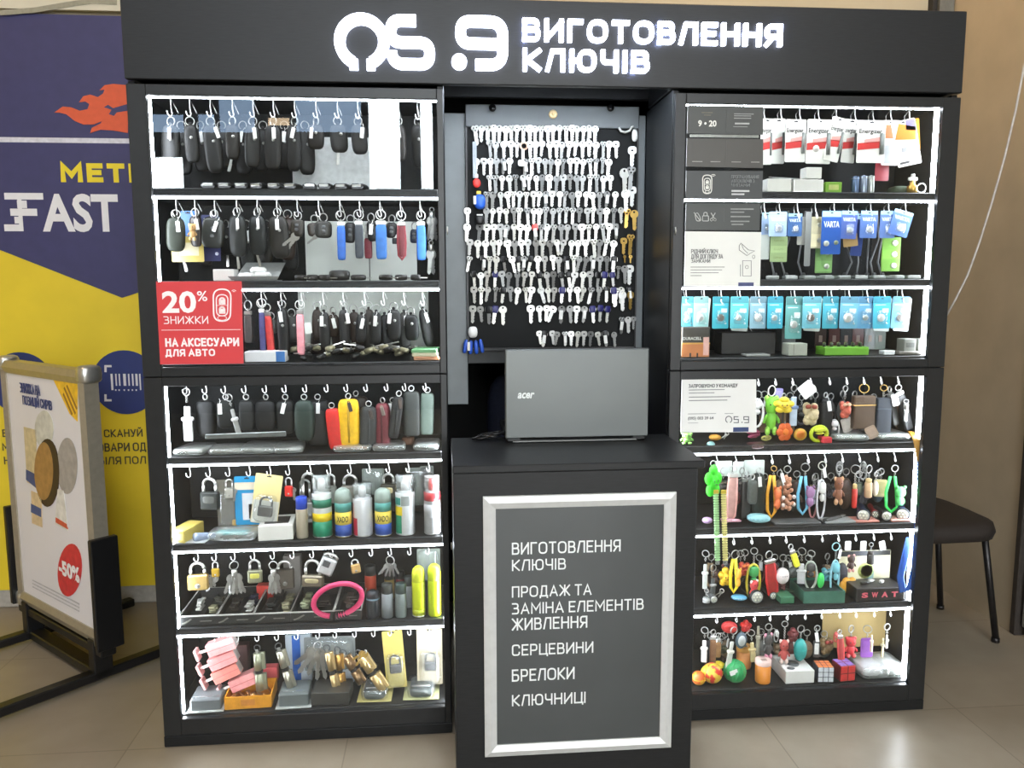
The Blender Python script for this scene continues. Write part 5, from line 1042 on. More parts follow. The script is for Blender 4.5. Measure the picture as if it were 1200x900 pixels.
MB().lathe([(0, 0), (0.011, 0), (0.012, 0.004), (0.011, 0.06), (0.007, 0.068), (0, 0.068)], n=16, mat=Matrix.Translation((-0.02, -0.02, 0.013)) @ Matrix.Rotation(math.radians(-48), 4, 'Z') @ Matrix.Rotation(math.radians(80), 4, 'X') @ Matrix.Rotation(PI, 4, 'X')).build('tube_body', M((160, 176, 200), 0.25), t)
MB().box((0.055, 0.035, 0.014), (0.03, 0.02, 0.014), 0.004).build('white_label', PAPER, t)
t, k = stand('clear_pack', 'clear pack with a teal strip lying left of the white carton', 'pack', 272, 642, 5, None, -4); t.location.y += 0.03
MB().sup((0, 0, 0.015), (0.068, 0.04, 0.014), 0.5, 0.4, 20, 6).build('clear_shell', FILM, t); MB().box((-0.005, 0.006, 0.016), (0.085, 0.026, 0.012), 0.004).build('teal_strip', M((110, 190, 190), 0.4), t)
t, k = stand('card_sheet', 'grey white card lying under the silicone tube', 'card', 226, 650, 5, None, -8); t.location.y += 0.03; MB().box((0, 0, 0.0015), (0.08, 0.07, 0.002)).build('sheet', M((180, 184, 186), 0.5), t)
box(322, 644, 5, 40, 18, 0.11, (235, 234, 228), 'white carton with black slots on the fifth left shelf', rz=4, topcol=(60, 60, 58))
box(290, 628, 5, 30, 14, 0.04, (196, 160, 84), 'amber box under the blue package in the fifth row', y=0.14)
# row 6
padlock(231, 658, 691, 24, (206, 176, 110), 'large brass padlock with keys at the left of the sixth row', y=0.075, keys=2, metal=0.7, rot=0.1)
padlock(252, 658, 676, 9, (206, 168, 60), 'small brass padlock with keys hanging below, sixth row', y=0.08, metal=0.7)
keybunch(254, 673, 698, 'two keys hanging below the small brass padlock', 2, 0.08, 0.004, head=False)
keybunch(274, 658, 697, 'bunch of silver keys in a steel holder, left one in the sixth row', 6, 0.08)
padlock(298, 655, 683, 17, (128, 128, 104), 'grey green padlock with yellow label and key in the sixth row', y=0.08, keys=0, plate=(196, 190, 90), metal=0.3)
keybunch(320, 658, 697, 'bunch of silver keys in a steel holder, right one in the sixth row', 4, 0.08)
padlock(366, 655, 687, 26, (120, 112, 96), 'large padlock with chrome shackle above the pink cable lock', y=0.075, shackle=0.58, plate=(190, 180, 140), metal=0.5)
padlock(333, 656, 690, 22, (84, 78, 70), 'dark bracket shaped lock left of the large padlock', y=0.12, shackle=0.3)
t = T('disc_lock', 'square silver disc lock tilted on its hook in the sixth row', 'padlock', P(389, 650, 0.075), (0, math.radians(24), 0))
MB().box((0, 0, -0.035), (0.044, 0.022, 0.05), 0.004).build('lock_body', M((186, 188, 186), 0.35, 0.5), t); MB().box((-0.004, -0.0115, -0.027), (0.02, 0.002, 0.018), 0.001).build('dark_window', M((60, 62, 62), 0.4), t); MB().tube([(-0.02, 0, -0.008), (-0.01, 0, 0.0), (0.01, 0, 0.0), (0.02, 0, -0.008)], 0.005).build('shackle', CHROME, t)
padlock(415, 655, 672, 11, (206, 172, 110), 'small brass padlock right of the square disc lock', y=0.08, metal=0.7, tilt=-8, shackle=0.35)
keybunch(457, 652, 676, 'fan of grey keys on a ring in the sixth row', 6, 0.08, 0.0125, head=False, mat=NICK2)
card(502, 643, 680, 27, (150, 160, 150), 'crumpled clear bag above the yellow spray cans', y=0.12, cat='bag', name='hanging_bag', slot=False, bubble=(0.02, 0.02, 0.98, 0.98, 0.014))
for i, (u, w, nl, conts) in enumerate(((233, 44, 'leftmost', ((-0.024, 0.0, 0.016, 0.05, (205, 205, 196)), (0.024, -0.02, 0.026, 0.03, (120, 118, 92)), (0.024, 0.02, 0.03, 0.02, (70, 70, 62)))), (276, 44, 'second from left', ((-0.022, 0.004, 0.024, 0.05, (66, 62, 56)), (0.024, -0.015, 0.022, 0.03, (170, 170, 160)), (0.024, 0.022, 0.026, 0.02, (44, 44, 60)))), (319, 44, 'third from left', ((-0.02, 0.0, 0.026, 0.06, (52, 54, 52)), (0.026, -0.022, 0.024, 0.024, (150, 146, 116)), (0.026, 0.015, 0.024, 0.036, (126, 122, 96)))), (366, 50, 'fourth from left', ((-0.03, -0.012, 0.024, 0.03, (150, 156, 124)), (-0.03, 0.022, 0.024, 0.022, (130, 136, 104)), (0.02, 0.0, 0.04, 0.05, (58, 50, 46)))), (408, 32, 'rightmost', ((0.0, 0.0, 0.03, 0.05, (70, 56, 50)),)))):
    t, k = stand('tray', f"black open tray of key blanks on the sixth shelf, {nl}", 'tray', u, 735, 6, 0.037, 0, 'black trays on the sixth shelf'); W = w*k; D = 0.195; t.location.y += D/2
    b = MB(); b.box((0, 0, 0.002), (W, D, 0.003)); b.box((0, -D/2, 0.014), (W, 0.004, 0.026), 0.001); b.box((0, D/2, 0.018), (W, 0.004, 0.034), 0.001); b.box((-W/2+0.002, 0, 0.014), (0.004, D, 0.026), 0.001); b.box((W/2-0.002, 0, 0.014), (0.004, D, 0.026), 0.001); b.box((0.004, 0, 0.010), (0.003, D, 0.018)); b.build('tray', M((40, 41, 40), 0.4), t)
    b = MB(); b.tube([(-W/2, -D/2, 0.0285), (W/2, -D/2, 0.0285), (W/2, D/2, 0.034), (-W/2, D/2, 0.034)], 0.0026, 6, True); b.build('pale_rim', M((176, 176, 168), 0.4), t)
    MB().prism([(-W*0.42, 0.006), (-W*0.3, 0.010), (-W*0.16, 0.02), (-W*0.2, 0.022), (-W*0.34, 0.013), (-W*0.44, 0.009)], -D/2-0.003, -D/2-0.0021).box((W*0.2, -D/2-0.0025, 0.014), (W*0.3, 0.001, 0.002)).build('front_mark', M((120, 120, 112), 0.5), t)
    for j, (x, y, a, d, c) in enumerate(conts):
        if abs(x)+a/2 > W/2-0.004: a = 0.02; x = math.copysign(W/2-0.018, x)
        c_ = T('goods_pile', f"{('front', 'rear', 'side')[j]} pile of small parts in the {nl} black tray", 'key blanks', t.location+Vector((x, y*1.5, 0.004)), (0, 0, 0), 'piles in the black trays'); b = MB(); r2 = random.Random(i*7+j)
        for m_ in range(7): b.box((r2.uniform(-0.12, 0.12)*a, r2.uniform(-0.3, 0.3)*d, 0.006+0.0034*m_), (a*0.75, d*0.75, 0.005), 0.001, mat=Matrix.Rotation(r2.uniform(-0.25, 0.25), 4, 'Z'))
        b.build('blanks', M(c, 0.4, 0.2, 0.2, 80), c_)
t = T('cable_lock', 'pink loop cable lock with combination dials hanging before the black trays', 'bicycle lock', P(396, 703, 0.0285))
t.rotation_euler = (0, math.radians(-16), 0); k = P(397, 703, 0.04).x-P(396, 703, 0.04).x
MB().tube([(29*k*math.cos(a), -0.001*math.sin(a), 19*k*math.sin(a)) for a in [math.radians(-100)+2*PI*0.94*i/32 for i in range(33)]], 0.0075, 10).build('pink_cable', M((232, 70, 120), 0.4), t)
MB().lathe([(0, -0.018), (0.0075, -0.018), (0.009, -0.016), (0.009, 0.016), (0.0075, 0.018), (0, 0.018)], n=14, mat=Matrix.Translation((-0.002, 0.004, -19.4*k)) @ Matrix.Rotation(PI/2, 4, 'Y')).build('lock_barrel', M((90, 60, 70), 0.4), t)
for i in range(4): MB().lathe([(0.0098, -0.0022), (0.0106, -0.0018), (0.0106, 0.0018), (0.0098, 0.0022)], n=14, mat=Matrix.Translation((-0.014+0.007*i, 0.004, -19.4*k)) @ Matrix.Rotation(PI/2, 4, 'Y')).build('dial', M((40, 38, 40), 0.4), t)
can(437, 732, 6, 16, 34, (40, 44, 48), (30, 34, 40), 'small dark bottle with a white stripe beside the black trays', cat='bottle', metalrim=False, dome=True, bands=((0.92, 0.99, (120, 150, 165)),))
can(454, 733, 6, 14, 42, (128, 134, 134), (48, 50, 46), 'grey bottle with a black cap, left of two on the sixth shelf', cat='bottle', metalrim=False, bands=((0.02, 0.98, (140, 146, 148)),))
can(470, 731, 6, 14, 42, (120, 130, 128), (44, 62, 58), 'grey bottle with a dark green cap, right of two on the sixth shelf', cat='bottle', metalrim=False)
can(480, 726, 6, 12, 38, (136, 140, 140), (60, 64, 62), 'pale grey bottle half hidden by the yellow spray can', cat='bottle', metalrim=False, y=0.12)
can(435, 712, 6, 14, 40, (190, 70, 46), (44, 46, 44), 'dark bottle with a red orange label at the back of the sixth shelf', cat='bottle', metalrim=False, y=0.20)
can(457, 712, 6, 12, 34, (150, 130, 70), (60, 62, 56), 'bronze bottle at the back between the grey bottles', cat='bottle', metalrim=False, y=0.19)
can(470, 712, 6, 11, 32, (130, 40, 44), (40, 40, 40), 'maroon bottle at the back left of the yellow cans', cat='bottle', metalrim=False, y=0.20)
can(491, 735, 6, 16, 62, (214, 226, 30), (222, 232, 50), 'fluorescent yellow spray can, left of two', dome=True, grp='fluorescent yellow spray cans', bands=((0.06, 0.2, (190, 200, 40)),))
can(509.5, 735, 6, 16, 64, (206, 226, 24), (214, 232, 44), 'fluorescent yellow spray can, right of two', dome=True, grp='fluorescent yellow spray cans', metalrim=False)
box(312, 716, 6, 18, 18, 0.03, (206, 70, 60), 'red box behind the third black tray', y=0.22)
box(345, 712, 6, 20, 50, 0.03, (120, 116, 110), 'dark display box standing behind the fourth black tray', y=0.24)
# row 7
for i, (u, v, a) in enumerate(((256, 756, 18), (258, 772, 22), (262, 787, 24), (282, 797, 22))):
    t = T('boxed_lock', f"pink boxed lock core slanting on its hook, {('topmost', 'second from top', 'third from top', 'lowest')[i]} of four", 'lock core box', P(u+4, v, 0.07+0.008*i), (0, math.radians(-a), 0), 'pink boxed lock cores')
    c_ = ((240, 160, 158), (238, 150, 148), (240, 140, 128), (240, 166, 164))[i]
    MB().box((0, 0, 0), (0.078, 0.034, 0.036), 0.0015).build('carton', M(c_, 0.5), t); MB().box((0.0395, 0, 0), (0.001, 0.028, 0.03)).build('end_label', M((176, 164, 156), 0.5), t); MB().box((0, -0.0175, 0.0), (0.078, 0.0006, 0.0016)).build('seam', M((200, 110, 110), 0.5), t)
    MB().box((-0.058, 0, 0.0), (0.026, 0.010, 0.007), 0.002).box((-0.072, 0, -0.002), (0.008, 0.03, 0.034), 0.002).build('handle_end', M((214, 160, 158), 0.45), t); MB().box((-0.05, -0.005, 0.002), (0.022, 0.004, 0.006)).build('white_bar', WHITE, t)
def cyl_lock(u, v0, v1, w, col, lab, y=0.075, tilt=0.0, metal=0.75, R=0.009):
    q, h, W = geo(u, v0, v1, w, y); t = T('cylinder_lock', lab, 'lock cylinder', q, (0, math.radians(tilt), 0)); ringpart(t, R, mat=M((90, 92, 92), 0.35, 0.6))
    z0 = -2*R-0.004; L = h+z0; m = M(col, 0.28, metal, 0.06)
    for s0, s1 in ((0, 0.44), (0.56, 1.0)):
        MB().lathe([(0, -L*s1), (W*0.3, -L*s1), (W*0.3, -L*s0), (0, -L*s0)], (0, -W*0.12, z0), 14).build('barrel', m, t); MB().box((W*0.32, 0, z0-L*(s0+s1)/2), (W*0.42, W*0.3, L*(s1-s0)), 0.001).build('pin_housing', m, t)
    MB().box((0.02*W, 0, z0-L*0.5), (W*0.5, W*0.4, L*0.1)).build('cam', M((60, 58, 54), 0.4, 0.5), t); MB().box((0, -W*0.12, -R-0.006-L*0.02), (0.008, 0.002, R*1.4), 0.0006).build('key', STEEL, t)
    return t
cyl_lock(301, 756, 808, 16, (150, 152, 128), 'grey green lock cylinder right of the pink boxes', metal=0.4, tilt=-2)
cyl_lock(325, 754, 807, 14, (178, 174, 156), 'long silver lock cylinder leaning right in the bottom row', tilt=-14)
cyl_lock(382, 756, 812, 12, (226, 196, 140), 'bright brass lock cylinder with red bow, left one in the bottom row', tilt=-10)
cyl_lock(395, 758, 806, 12, (196, 150, 80), 'dark brass lock cylinder beside the bright brass one', tilt=-4, y=0.1)
cyl_lock(418, 762, 816, 17, (222, 192, 134), 'large slanting brass lock cylinder in the bottom row', tilt=-31, y=0.06)
cyl_lock(400, 762, 806, 14, (160, 128, 90), 'bronze lock cylinder behind the large slanting one', tilt=-28, y=0.11)
keybunch(372, 752, 796, 'bunch of steel keys left of the bright brass cylinder', 5, 0.08, 0.012, head=False)
keybunch(428, 762, 782, 'three slim brass keys fanned above the large slanting cylinder', 3, 0.05, 0.004, head=False, mat=KBR)
card(386, 746, 785, 60, (140, 146, 144), 'clear bag of parts hanging behind the brass cylinders', y=0.15, cat='bag', name='hanging_bag', slot=False, bubble=(0.02, 0.02, 0.98, 0.98, 0.02))
box(352, 798, 7, 30, 60, 0.03, (190, 200, 208), 'tall white and blue carton standing in the bottom row', y=0.19, panel=(0.42, 0.5, 0.32, 0.98, (40, 96, 180)))
box(407, 806, 7, 18, 32, 0.02, (196, 204, 214), 'pale blue carton standing behind the brass cylinders', y=0.17, panel=(0.5, 0.45, 0.6, 0.4, (226, 230, 236)))
box(318, 812, 7, 18, 18, 0.03, (226, 100, 100), 'red and pink box behind the yellow tray', y=0.2)
box(272, 770, 7, 40, 38, 0.03, (70, 46, 44), 'dark red carton standing behind the pink boxes', y=0.25)
for i, (u, v0, v1, w, tl, lb_) in enumerate(((459, 739, 806, 24, -4, 'yellow blister card with a small lock, left of two in the bottom row'), (503, 736, 802, 30, 0, 'beige blister card with a chrome lock at the bottom right corner'))):
    t = card(u, v0, v1, w, ((206, 188, 104), (196, 184, 156))[i], lb_, y=0.09, tilt=tl, cat='padlock pack', bubble=(0.08, 0.03, 0.95, 0.6, 0.018))
    K('padlock_body', 'bl_lock2', lambda b: b.box((0.002, -0.010, -0.112), (0.034, 0.012, 0.026), 0.003).tube([(-0.012, -0.01, -0.10), (-0.012, -0.01, -0.085)] + [(0.002+0.014*math.cos(PI-PI*j/6), -0.01, -0.085+0.013*math.sin(PI*j/6)) for j in range(7)] + [(0.016, -0.01, -0.10)], 0.0028, 6), M((70, 70, 70), 0.35, 0.5), t)
for i, (u, v, w, hp_, c, lb_) in enumerate(((241, 843, 42, 15, (104, 110, 112), 'grey boxed lock in a clear pack at the left end of the bottom shelf'), (344, 838, 42, 17, (100, 108, 108), 'grey boxed lock in a clear pack right of the yellow tray'))):
    t = box(u, v, 7, w*0.86, hp_, 0.085, c, lb_, cat='lock pack', name='clear_pack', rz=2, bev=0.004)
    k = (t.location.y+CD)/FPX; MB().box((0, 0, 0.0015), (w*k, 0.105, 0.002), 0.0005).build('card_base', M((176, 180, 176), 0.4), t); MB().box((0, -0.03, hp_*k+0.0012), (w*k*0.7, 0.006, 0.002)).build('edge_highlight', BUBBLE, t)
t, k = stand('yellow_tray', 'orange yellow open box of brass lock pins on the bottom shelf', 'tray', 290, 838, 7, None, 2); t.location.y += 0.055
W = 54*k; D = 0.10; H = 0.036; b = MB(); b.box((0, 0, 0.0015), (W, D, 0.002)); b.box((0, -D/2, H/2), (W, 0.003, H)); b.box((0, D/2, H/2), (W, 0.003, H)); b.box((-W/2, 0, H/2), (0.003, D, H)); b.box((W/2, 0, H/2), (0.003, D, H)); b.build('box', M((232, 160, 40), 0.45), t)
MB().box((0, -D/2-0.0018, H*0.5), (W*0.3, 0.0006, H*0.5)).build('label', M((214, 140, 60), 0.5), t)
r7 = random.Random(4)
for j in range(16):
    p_ = T('lock_pin', f"brass lock pin lying in the orange yellow box, {ORD[j+1]} from left", 'lock pin', t.location+Vector((-W*0.38+W*0.76*j/15, r7.uniform(-0.03, 0.03), 0.012+r7.uniform(0, 0.012))), (r7.uniform(-0.4, 0.4), r7.uniform(-0.2, 0.2), r7.uniform(-0.9, 0.9)), 'brass pins in the yellow box'); MB().lathe([(0, -0.018), (0.0032, -0.018), (0.0032, 0.012), (0.0045, 0.012), (0.0045, 0.018), (0, 0.018)], n=8, mat=Matrix.Rotation(PI/2, 4, 'X')).build('pin', M((206, 150, 90), 0.35, 0.5), p_)
box(388, 836, 7, 46, 16, 0.085, (52, 52, 48), 'dark lock carton in the middle of the bottom shelf', rz=-2)
for i, (u, v, w, c, lb_) in enumerate(((439, 833, 42, (196, 184, 116), 'yellow card pack with a dark padlock lying at the bottom shelf'), (494, 829, 44, (190, 190, 140), 'clear yellow pack with a large dark padlock at the bottom right'))):
    t, k = stand('padlock_pack', lb_, 'padlock pack', u, v, 7, None, -2); W = w*k; D = 0.11; t.location.y += D/2+0.005
    MB().box((0, 0, 0.002), (W, D, 0.003), 0.0008).build('card', M(c, 0.4, 0, 0.1, 20), t); MB().sup((0, -0.005, 0.016), (W*0.34, D*0.42, 0.015), 0.5, 0.5, 18, 8).build('dark_padlock', M((48, 60, 54), 0.3, 0.3), t); MB().sup((0, -0.004, 0.017), (W*0.40, D*0.46, 0.017), 0.4, 0.4, 18, 8).build('blister', BUBBLE, t)
    MB().tube([(-W*0.25, -0.03, 0.031), (W*0.25, -0.03, 0.031)], 0.0022, 6).build('chrome_line', CHROME, t)
# red discount sign on the glass
t = T('discount_sign', 'red square discount sign fixed on the left cabinet glass', 'sign', P(234, 379, -0.004)); YS = -0.004
c4 = [P(u, v, YS) for u, v in ((183, 330), (283, 329.5), (285.5, 426), (188, 427))]
MB().prism([(q.x-t.location.x, q.z-t.location.z) for q in c4], -0.0015, 0.0025).build('panel', M((208, 62, 66), 0.4, 0, 0.04, 6), t)
SW = M((244, 236, 236), 0.45, 0, 0.02)
for s, u0, v0, u1, v1, bo in (('20', 190, 341, 230, 367, 0.03), ('%', 231, 341, 243, 353, 0.01), ('ЗНИЖКИ', 192, 370.5, 244, 379.5, 0.0), ('НА АКСЕСУАРИ', 194, 396, 280, 406, 0.035), ('ДЛЯ АВТО', 194, 409, 252, 417.5, 0.035)): tpx(s, u0, v0, u1, v1, YS-0.0018, SW, t, bo)
def px2(u, v, y, t): q = P(u, v, y); return (q.x-t.location.x, q.z-t.location.z)
b = MB(); b.box((px2(236, 386.5, YS, t)[0], -0.002, px2(236, 386.5, YS, t)[1]), (0.2, 0.0008, 0.0012))
def fob(b, u, v, w, h, y, t, st=0.0035):
    for f_ in (1.0, 0.66): b.ribbon(fil([px2(u-w/2*f_, v-h/2*(f_+0.06), y, t), px2(u+w/2*f_, v-h/2*(f_+0.06), y, t), px2(u+w/2*f_*0.92, v+h/2*(f_*0.95-0.04), y, t), px2(u-w/2*f_*0.92, v+h/2*(f_*0.95-0.04), y, t)], w/2*0.0021*f_, True, 6), st*(1 if f_ == 1 else 0.8), -0.0024, -0.0016, True)
    for k_ in (-0.18, 0.10):
        q = px2(u, v+h*k_, y, t); b.ring((q[0], -0.002, q[1]), w*0.0003, w*0.00012, 'y', 12, 4); b.box((q[0], -0.002, q[1]-w*0.0002), (w*0.0008, 0.0006, w*0.0006))
    q = px2(u, v-h*0.03, y, t); b.box((q[0], -0.002, q[1]), (w*0.0012, 0.0006, 0.001))
    q = px2(u, v+h*0.36, y, t); b.ring((q[0], -0.002, q[1]), w*0.00055, 0.0008, 'y', 14, 4, sq=0.5)
    for k_ in range(2): b.ribbon([px2(u+w*0.68+(k_+1)*1.6*math.cos(a)-0.5, v-h*0.42-(k_+1)*1.6*math.sin(a), y, t) for a in [PI*0.22+PI*0.56*i/6 for i in range(7)]], 0.0013, -0.0024, -0.0016)
fob(b, 260.5, 359, 21, 38, YS, t); b.build('key_pictogram', SW, t)

# ================================================================== RIGHT CABINET
# cards stuck on the inner side of the glass
def notice(u0, v0, u1, v1, u2, v2, u3, v3, col, lab, y=0.0055):
    c = [P(a, b_, y) for a, b_ in ((u0, v0), (u1, v1), (u2, v2), (u3, v3))]; t = T('notice_card', lab, 'sign', sum(c, Vector())/4)
    MB().prism([(q.x-t.location.x, q.z-t.location.z) for q in c], -0.0008, 0.001).build('panel', M(col, 0.45, 0, 0.04, 8), t); return t
def bars(t, rows, col, y=0.0055, nm='small_print'):
    b = MB()
    for u0, v, u1, hh in rows: p0, p1 = P(u0, v, y), P(u1, v, y); b.box(((p0.x+p1.x)/2-t.location.x, -0.0014, p0.z-t.location.z), (p1.x-p0.x, 0.0004, hh*0.00228))
    return b.build(nm, M(col, 0.5), t)
GC = (66, 68, 66)
t = notice(806, 123.5, 894, 125, 894, 158, 805, 156, GC, 'grey card with opening hours 9 to 20 at the top of the right glass')
tpx('9 • 20', 818, 141, 839.5, 148.5, 0.0047, PAPER, t, 0.03)
bars(t, [(822, 132, 835, 0.8), (825, 135, 833, 0.7)], (112, 108, 88)); bars(t, [(860, 133.5, 883, 0.8), (860, 135.8, 880, 0.7), (860, 138.6, 880, 0.8), (859, 148.5, 876, 0.6)], (150, 152, 150)); bars(t, [(861, 144.8, 878, 1.8)], (176, 178, 176)); bars(t, [(851, 141, 851.4, 26)], (88, 90, 88), nm='divider')
t = notice(805, 162, 894.5, 163, 894, 197, 804, 195, (74, 72, 68), 'grey brown card second from the top of the right glass')
bars(t, [(811, 189.3, 823, 0.9), (832.5, 189.5, 844, 0.9), (857, 189.8, 868, 0.9), (880, 190, 890, 0.9)], (150, 148, 144)); bars(t, [(851, 179, 851.4, 28)], (92, 90, 86), nm='divider')
t = notice(804, 200, 894, 200.5, 893, 234, 803.5, 232.5, (62, 65, 66), 'grey card with a white car key pictogram on the right glass')
b = MB(); fob(b, 828.5, 217, 11, 22, 0.0055, t, 0.0024); b.build('key_pictogram', PAPER, t)
for s, u0, v0, u1, v1 in (('ПРОГРАМУВАННЯ', 857, 205.2, 889, 209.3), ('АВТОКЛЮЧІВ З', 857, 210.4, 884, 214.0), ('ЧИПАМИ', 857, 215, 878.5, 218.6)): tpx(s, u0, v0, u1, v1, 0.0047, M((130, 134, 134), 0.5), t)
bars(t, [(857, 223.8, 878, 2.0), (857, 227.6, 872, 1.8)], (196, 198, 198))
t = notice(804, 238, 891, 238.5, 890, 270, 803, 269.5, (66, 69, 68), 'grey card with lock and scissors pictograms on the right glass')
b = MB(); yy = 0.0055
b.ribbon(fil([px2(816, 259, yy, t), px2(814, 251, yy, t), px2(817, 249, yy, t), px2(820, 254, yy, t), px2(821, 259, yy, t)], 0.004, True, 4), 0.0016, -0.0022, -0.0012, True)
b.ribbon([px2(813, 249, yy, t), px2(820.5, 259, yy, t)], 0.0018, -0.0022, -0.0012); b.build('tag_pictogram', M((190, 192, 190), 0.5), t)
b = MB(); b.ribbon(fil([px2(823, 259, yy, t), px2(823, 253, yy, t), px2(830, 253, yy, t), px2(830, 259, yy, t)], 0.002, True, 3), 0.0018, -0.0022, -0.0012, True); b.ribbon(fil([px2(824.5, 253, yy, t), px2(824.5, 249, yy, t), px2(828.5, 249, yy, t), px2(828.5, 253, yy, t)], 0.004, False, 5), 0.0018, -0.0022, -0.0012); b.build('lock_pictogram', M((190, 192, 190), 0.5), t)
b = MB(); b.ribbon([px2(833, 249.5, yy, t), px2(837, 256, yy, t)], 0.002, -0.0022, -0.0012); b.ribbon([px2(838, 249.5, yy, t), px2(834, 256, yy, t)], 0.002, -0.0022, -0.0012)
for u in (833.5, 837.5): q = px2(u, 257.5, yy, t); b.ring((q[0], -0.0016, q[1]), 0.0035, 0.0009, 'y', 10, 4)
b.build('scissors_pictogram', M((190, 192, 190), 0.5), t)
bars(t, [(856, 245, 883, 1.5), (856, 248.6, 872, 1.3), (856, 253.8, 879, 1.5), (856, 259.4, 878, 1.5), (857, 263, 871, 1.4)], (140, 142, 140)); bars(t, [(848, 252, 848.4, 16)], (92, 94, 92), nm='divider')
t = notice(803, 271, 892, 272, 890.5, 335.5, 801.5, 335.5, (226, 227, 222), 'white card about care of locks with an oil can drawing')
for s, u0, v0, u1, v1 in (('РІДНИЙ КЛЮЧ', 810, 292, 841, 297), ('ДЛЯ ДОГЛЯДУ ЗА', 810, 297.8, 847, 303), ('ЗАМКАМИ', 810, 303.4, 832, 308)): tpx(s, u0, v0, u1, v1, 0.0047, M((80, 80, 80), 0.5), t, 0.0)
bars(t, [(809, 313, 849, 1), (809, 316.4, 846, 1), (809, 319.6, 842, 1), (809, 323, 822, 1)], (160, 160, 156)); bars(t, [(865, 333.2, 883, 4.4)], (70, 76, 120), nm='blue_label')
b = MB(); b.ribbon([px2(*q, yy, t) for q in ((866, 288), (868, 285), (877, 293), (884, 294), (875, 299.5), (866, 293), (866, 288))], 0.0012, -0.0022, -0.0012); b.ribbon([px2(*q, yy, t) for q in ((869, 286.5), (871, 292), (876, 297))], 0.001, -0.0022, -0.0012)
b.ribbon([px2(*q, yy, t) for q in ((870, 305.5), (880, 305.5), (880, 323.5), (870, 323.5))], 0.0011, -0.0022, -0.0012, True); q = px2(875, 313, yy, t); b.ring((q[0], -0.0016, q[1]), 0.0045, 0.0006, 'y', 12, 4); b.ribbon([px2(867.5, 310, yy, t), px2(867.5, 324, yy, t)], 0.0012, -0.0022, -0.0012)
q = px2(883, 301, yy, t); b.ring((q[0], -0.0016, q[1]), 0.0035, 0.0006, 'y', 10, 4, sq=1.4); b.build('line_drawing', M((100, 100, 98), 0.5), t)
t = notice(799, 444.5, 886, 444.5, 886.5, 506.5, 797.5, 506.5, (228, 229, 226), 'white team notice card with logo on the lower right glass')
tpx('ЗАПРОШУЄМО У КОМАНДУ', 807, 449.8, 864, 454, 0.0047, M((70, 72, 72), 0.5), t, 0.015)
bars(t, [(807, 457, 849, 1.1), (807, 460.6, 837, 1.1), (807, 465.4, 856, 1.2), (807, 469.4, 852, 1.2)], (150, 152, 152)); bars(t, [(806, 485, 839, 1.0), (849, 484.6, 859, 1.0), (806, 495.6, 818, 0.8)], (176, 178, 178))
tpx('(095) 003 39 64', 806, 488.2, 836, 492.6, 0.0047, M((70, 72, 74), 0.5), t, 0.02)
b = MB(); LG = lambda u, v: px2(u, v, yy, t)
b.ribbon([LG(853.8+3.6*math.cos(a), 491.5-3.8*math.sin(a)) for a in [math.radians(-115-310*i/24) for i in range(25)]], 0.0022, -0.0022, -0.0012)
b.ribbon([LG(*q) for q in ((865, 488.2), (860, 488.2), (860, 491.4), (865, 491.4), (865, 495.2), (859.5, 495.2))], 0.0022, -0.0022, -0.0012); b.ribbon([LG(*q) for q in ((872, 495.2), (877, 495.2), (877, 488.2), (871.5, 488.2), (871.5, 491.6), (877, 491.6))], 0.0022, -0.0022, -0.0012)
q = LG(869.3, 494.8); b.box((q[0], -0.0016, q[1]), (0.003, 0.0008, 0.003)); b.build('logo', M((86, 90, 96), 0.5), t)
bars(t, [(859, 503.4, 877, 5.6)], (44, 62, 108), nm='blue_label')
t = T('card_rail', 'white hanging strip between the two upper grey cards on the right glass', 'rail', P(849, 159.5, 0.02)); MB().box((0, 0, 0), (0.19, 0.002, 0.007), 0.0005).build('strip', M((200, 200, 190), 0.5), t)
# row 1: red and white battery cards
ER = (232, 232, 224)
for i, (u, v0, v1, w, tl, y, txt_, nl) in enumerate(((899, 139, 193, 14, 0, 0.10, 'Energizer', 'leftmost, behind notice cards'), (913, 139, 192, 15, 0, 0.12, None, 'narrow one second from left'), (933, 140, 190, 24, 0, 0.07, 'Energizer', 'wide one third from left'), (961, 140, 192, 29, 1, 0.075, 'Energizer', 'with a round white sticker'), (985, 138, 190, 18, 12, 0.07, 'Energizer', 'tilted one in the middle'), (999, 140, 191, 16, 5, 0.11, 'Energizer', 'behind the tilted one'), (1022, 141, 191, 33, 0, 0.065, 'Energizer', 'largest front one'), (1045, 141, 194, 20, 0, 0.12, None, 'grey one beside orange card'))):
    it = [('red_band', 'poly', ((0.02, 0.30), (0.98, 0.36), (0.98, 0.52), (0.02, 0.46)), 0, 0, 0, (196, 56, 54)), ('red_glow', 'poly', ((0.25, 0.46), (0.9, 0.5), (0.9, 0.62), (0.25, 0.55)), 0, 0, 0, (226, 160, 152)), ('grey_cell', 'cell', 0.86, 0.45, 0.16, 0.5, (120, 124, 120))]
    if i == 3: it.append(('white_sticker', 'dot', 0.4, 0.34, 0.26, 0, (240, 236, 230)))
    if i == 7: it = [('grey_lower', 'box', 0.5, 0.25, 0.98, 0.4, (186, 190, 190)), ('orange_patch', 'box', 0.4, 0.75, 0.8, 0.3, (196, 110, 60))]
    card(u, v0, v1, w, ER, f"white and red battery card in the right top row, {nl}", y=y, tilt=tl, items=it, txt=((txt_, 0.06, 0.66, 0.88, 0.80, (50, 46, 44), 0.025),) if txt_ else (), grp='white and red battery cards')
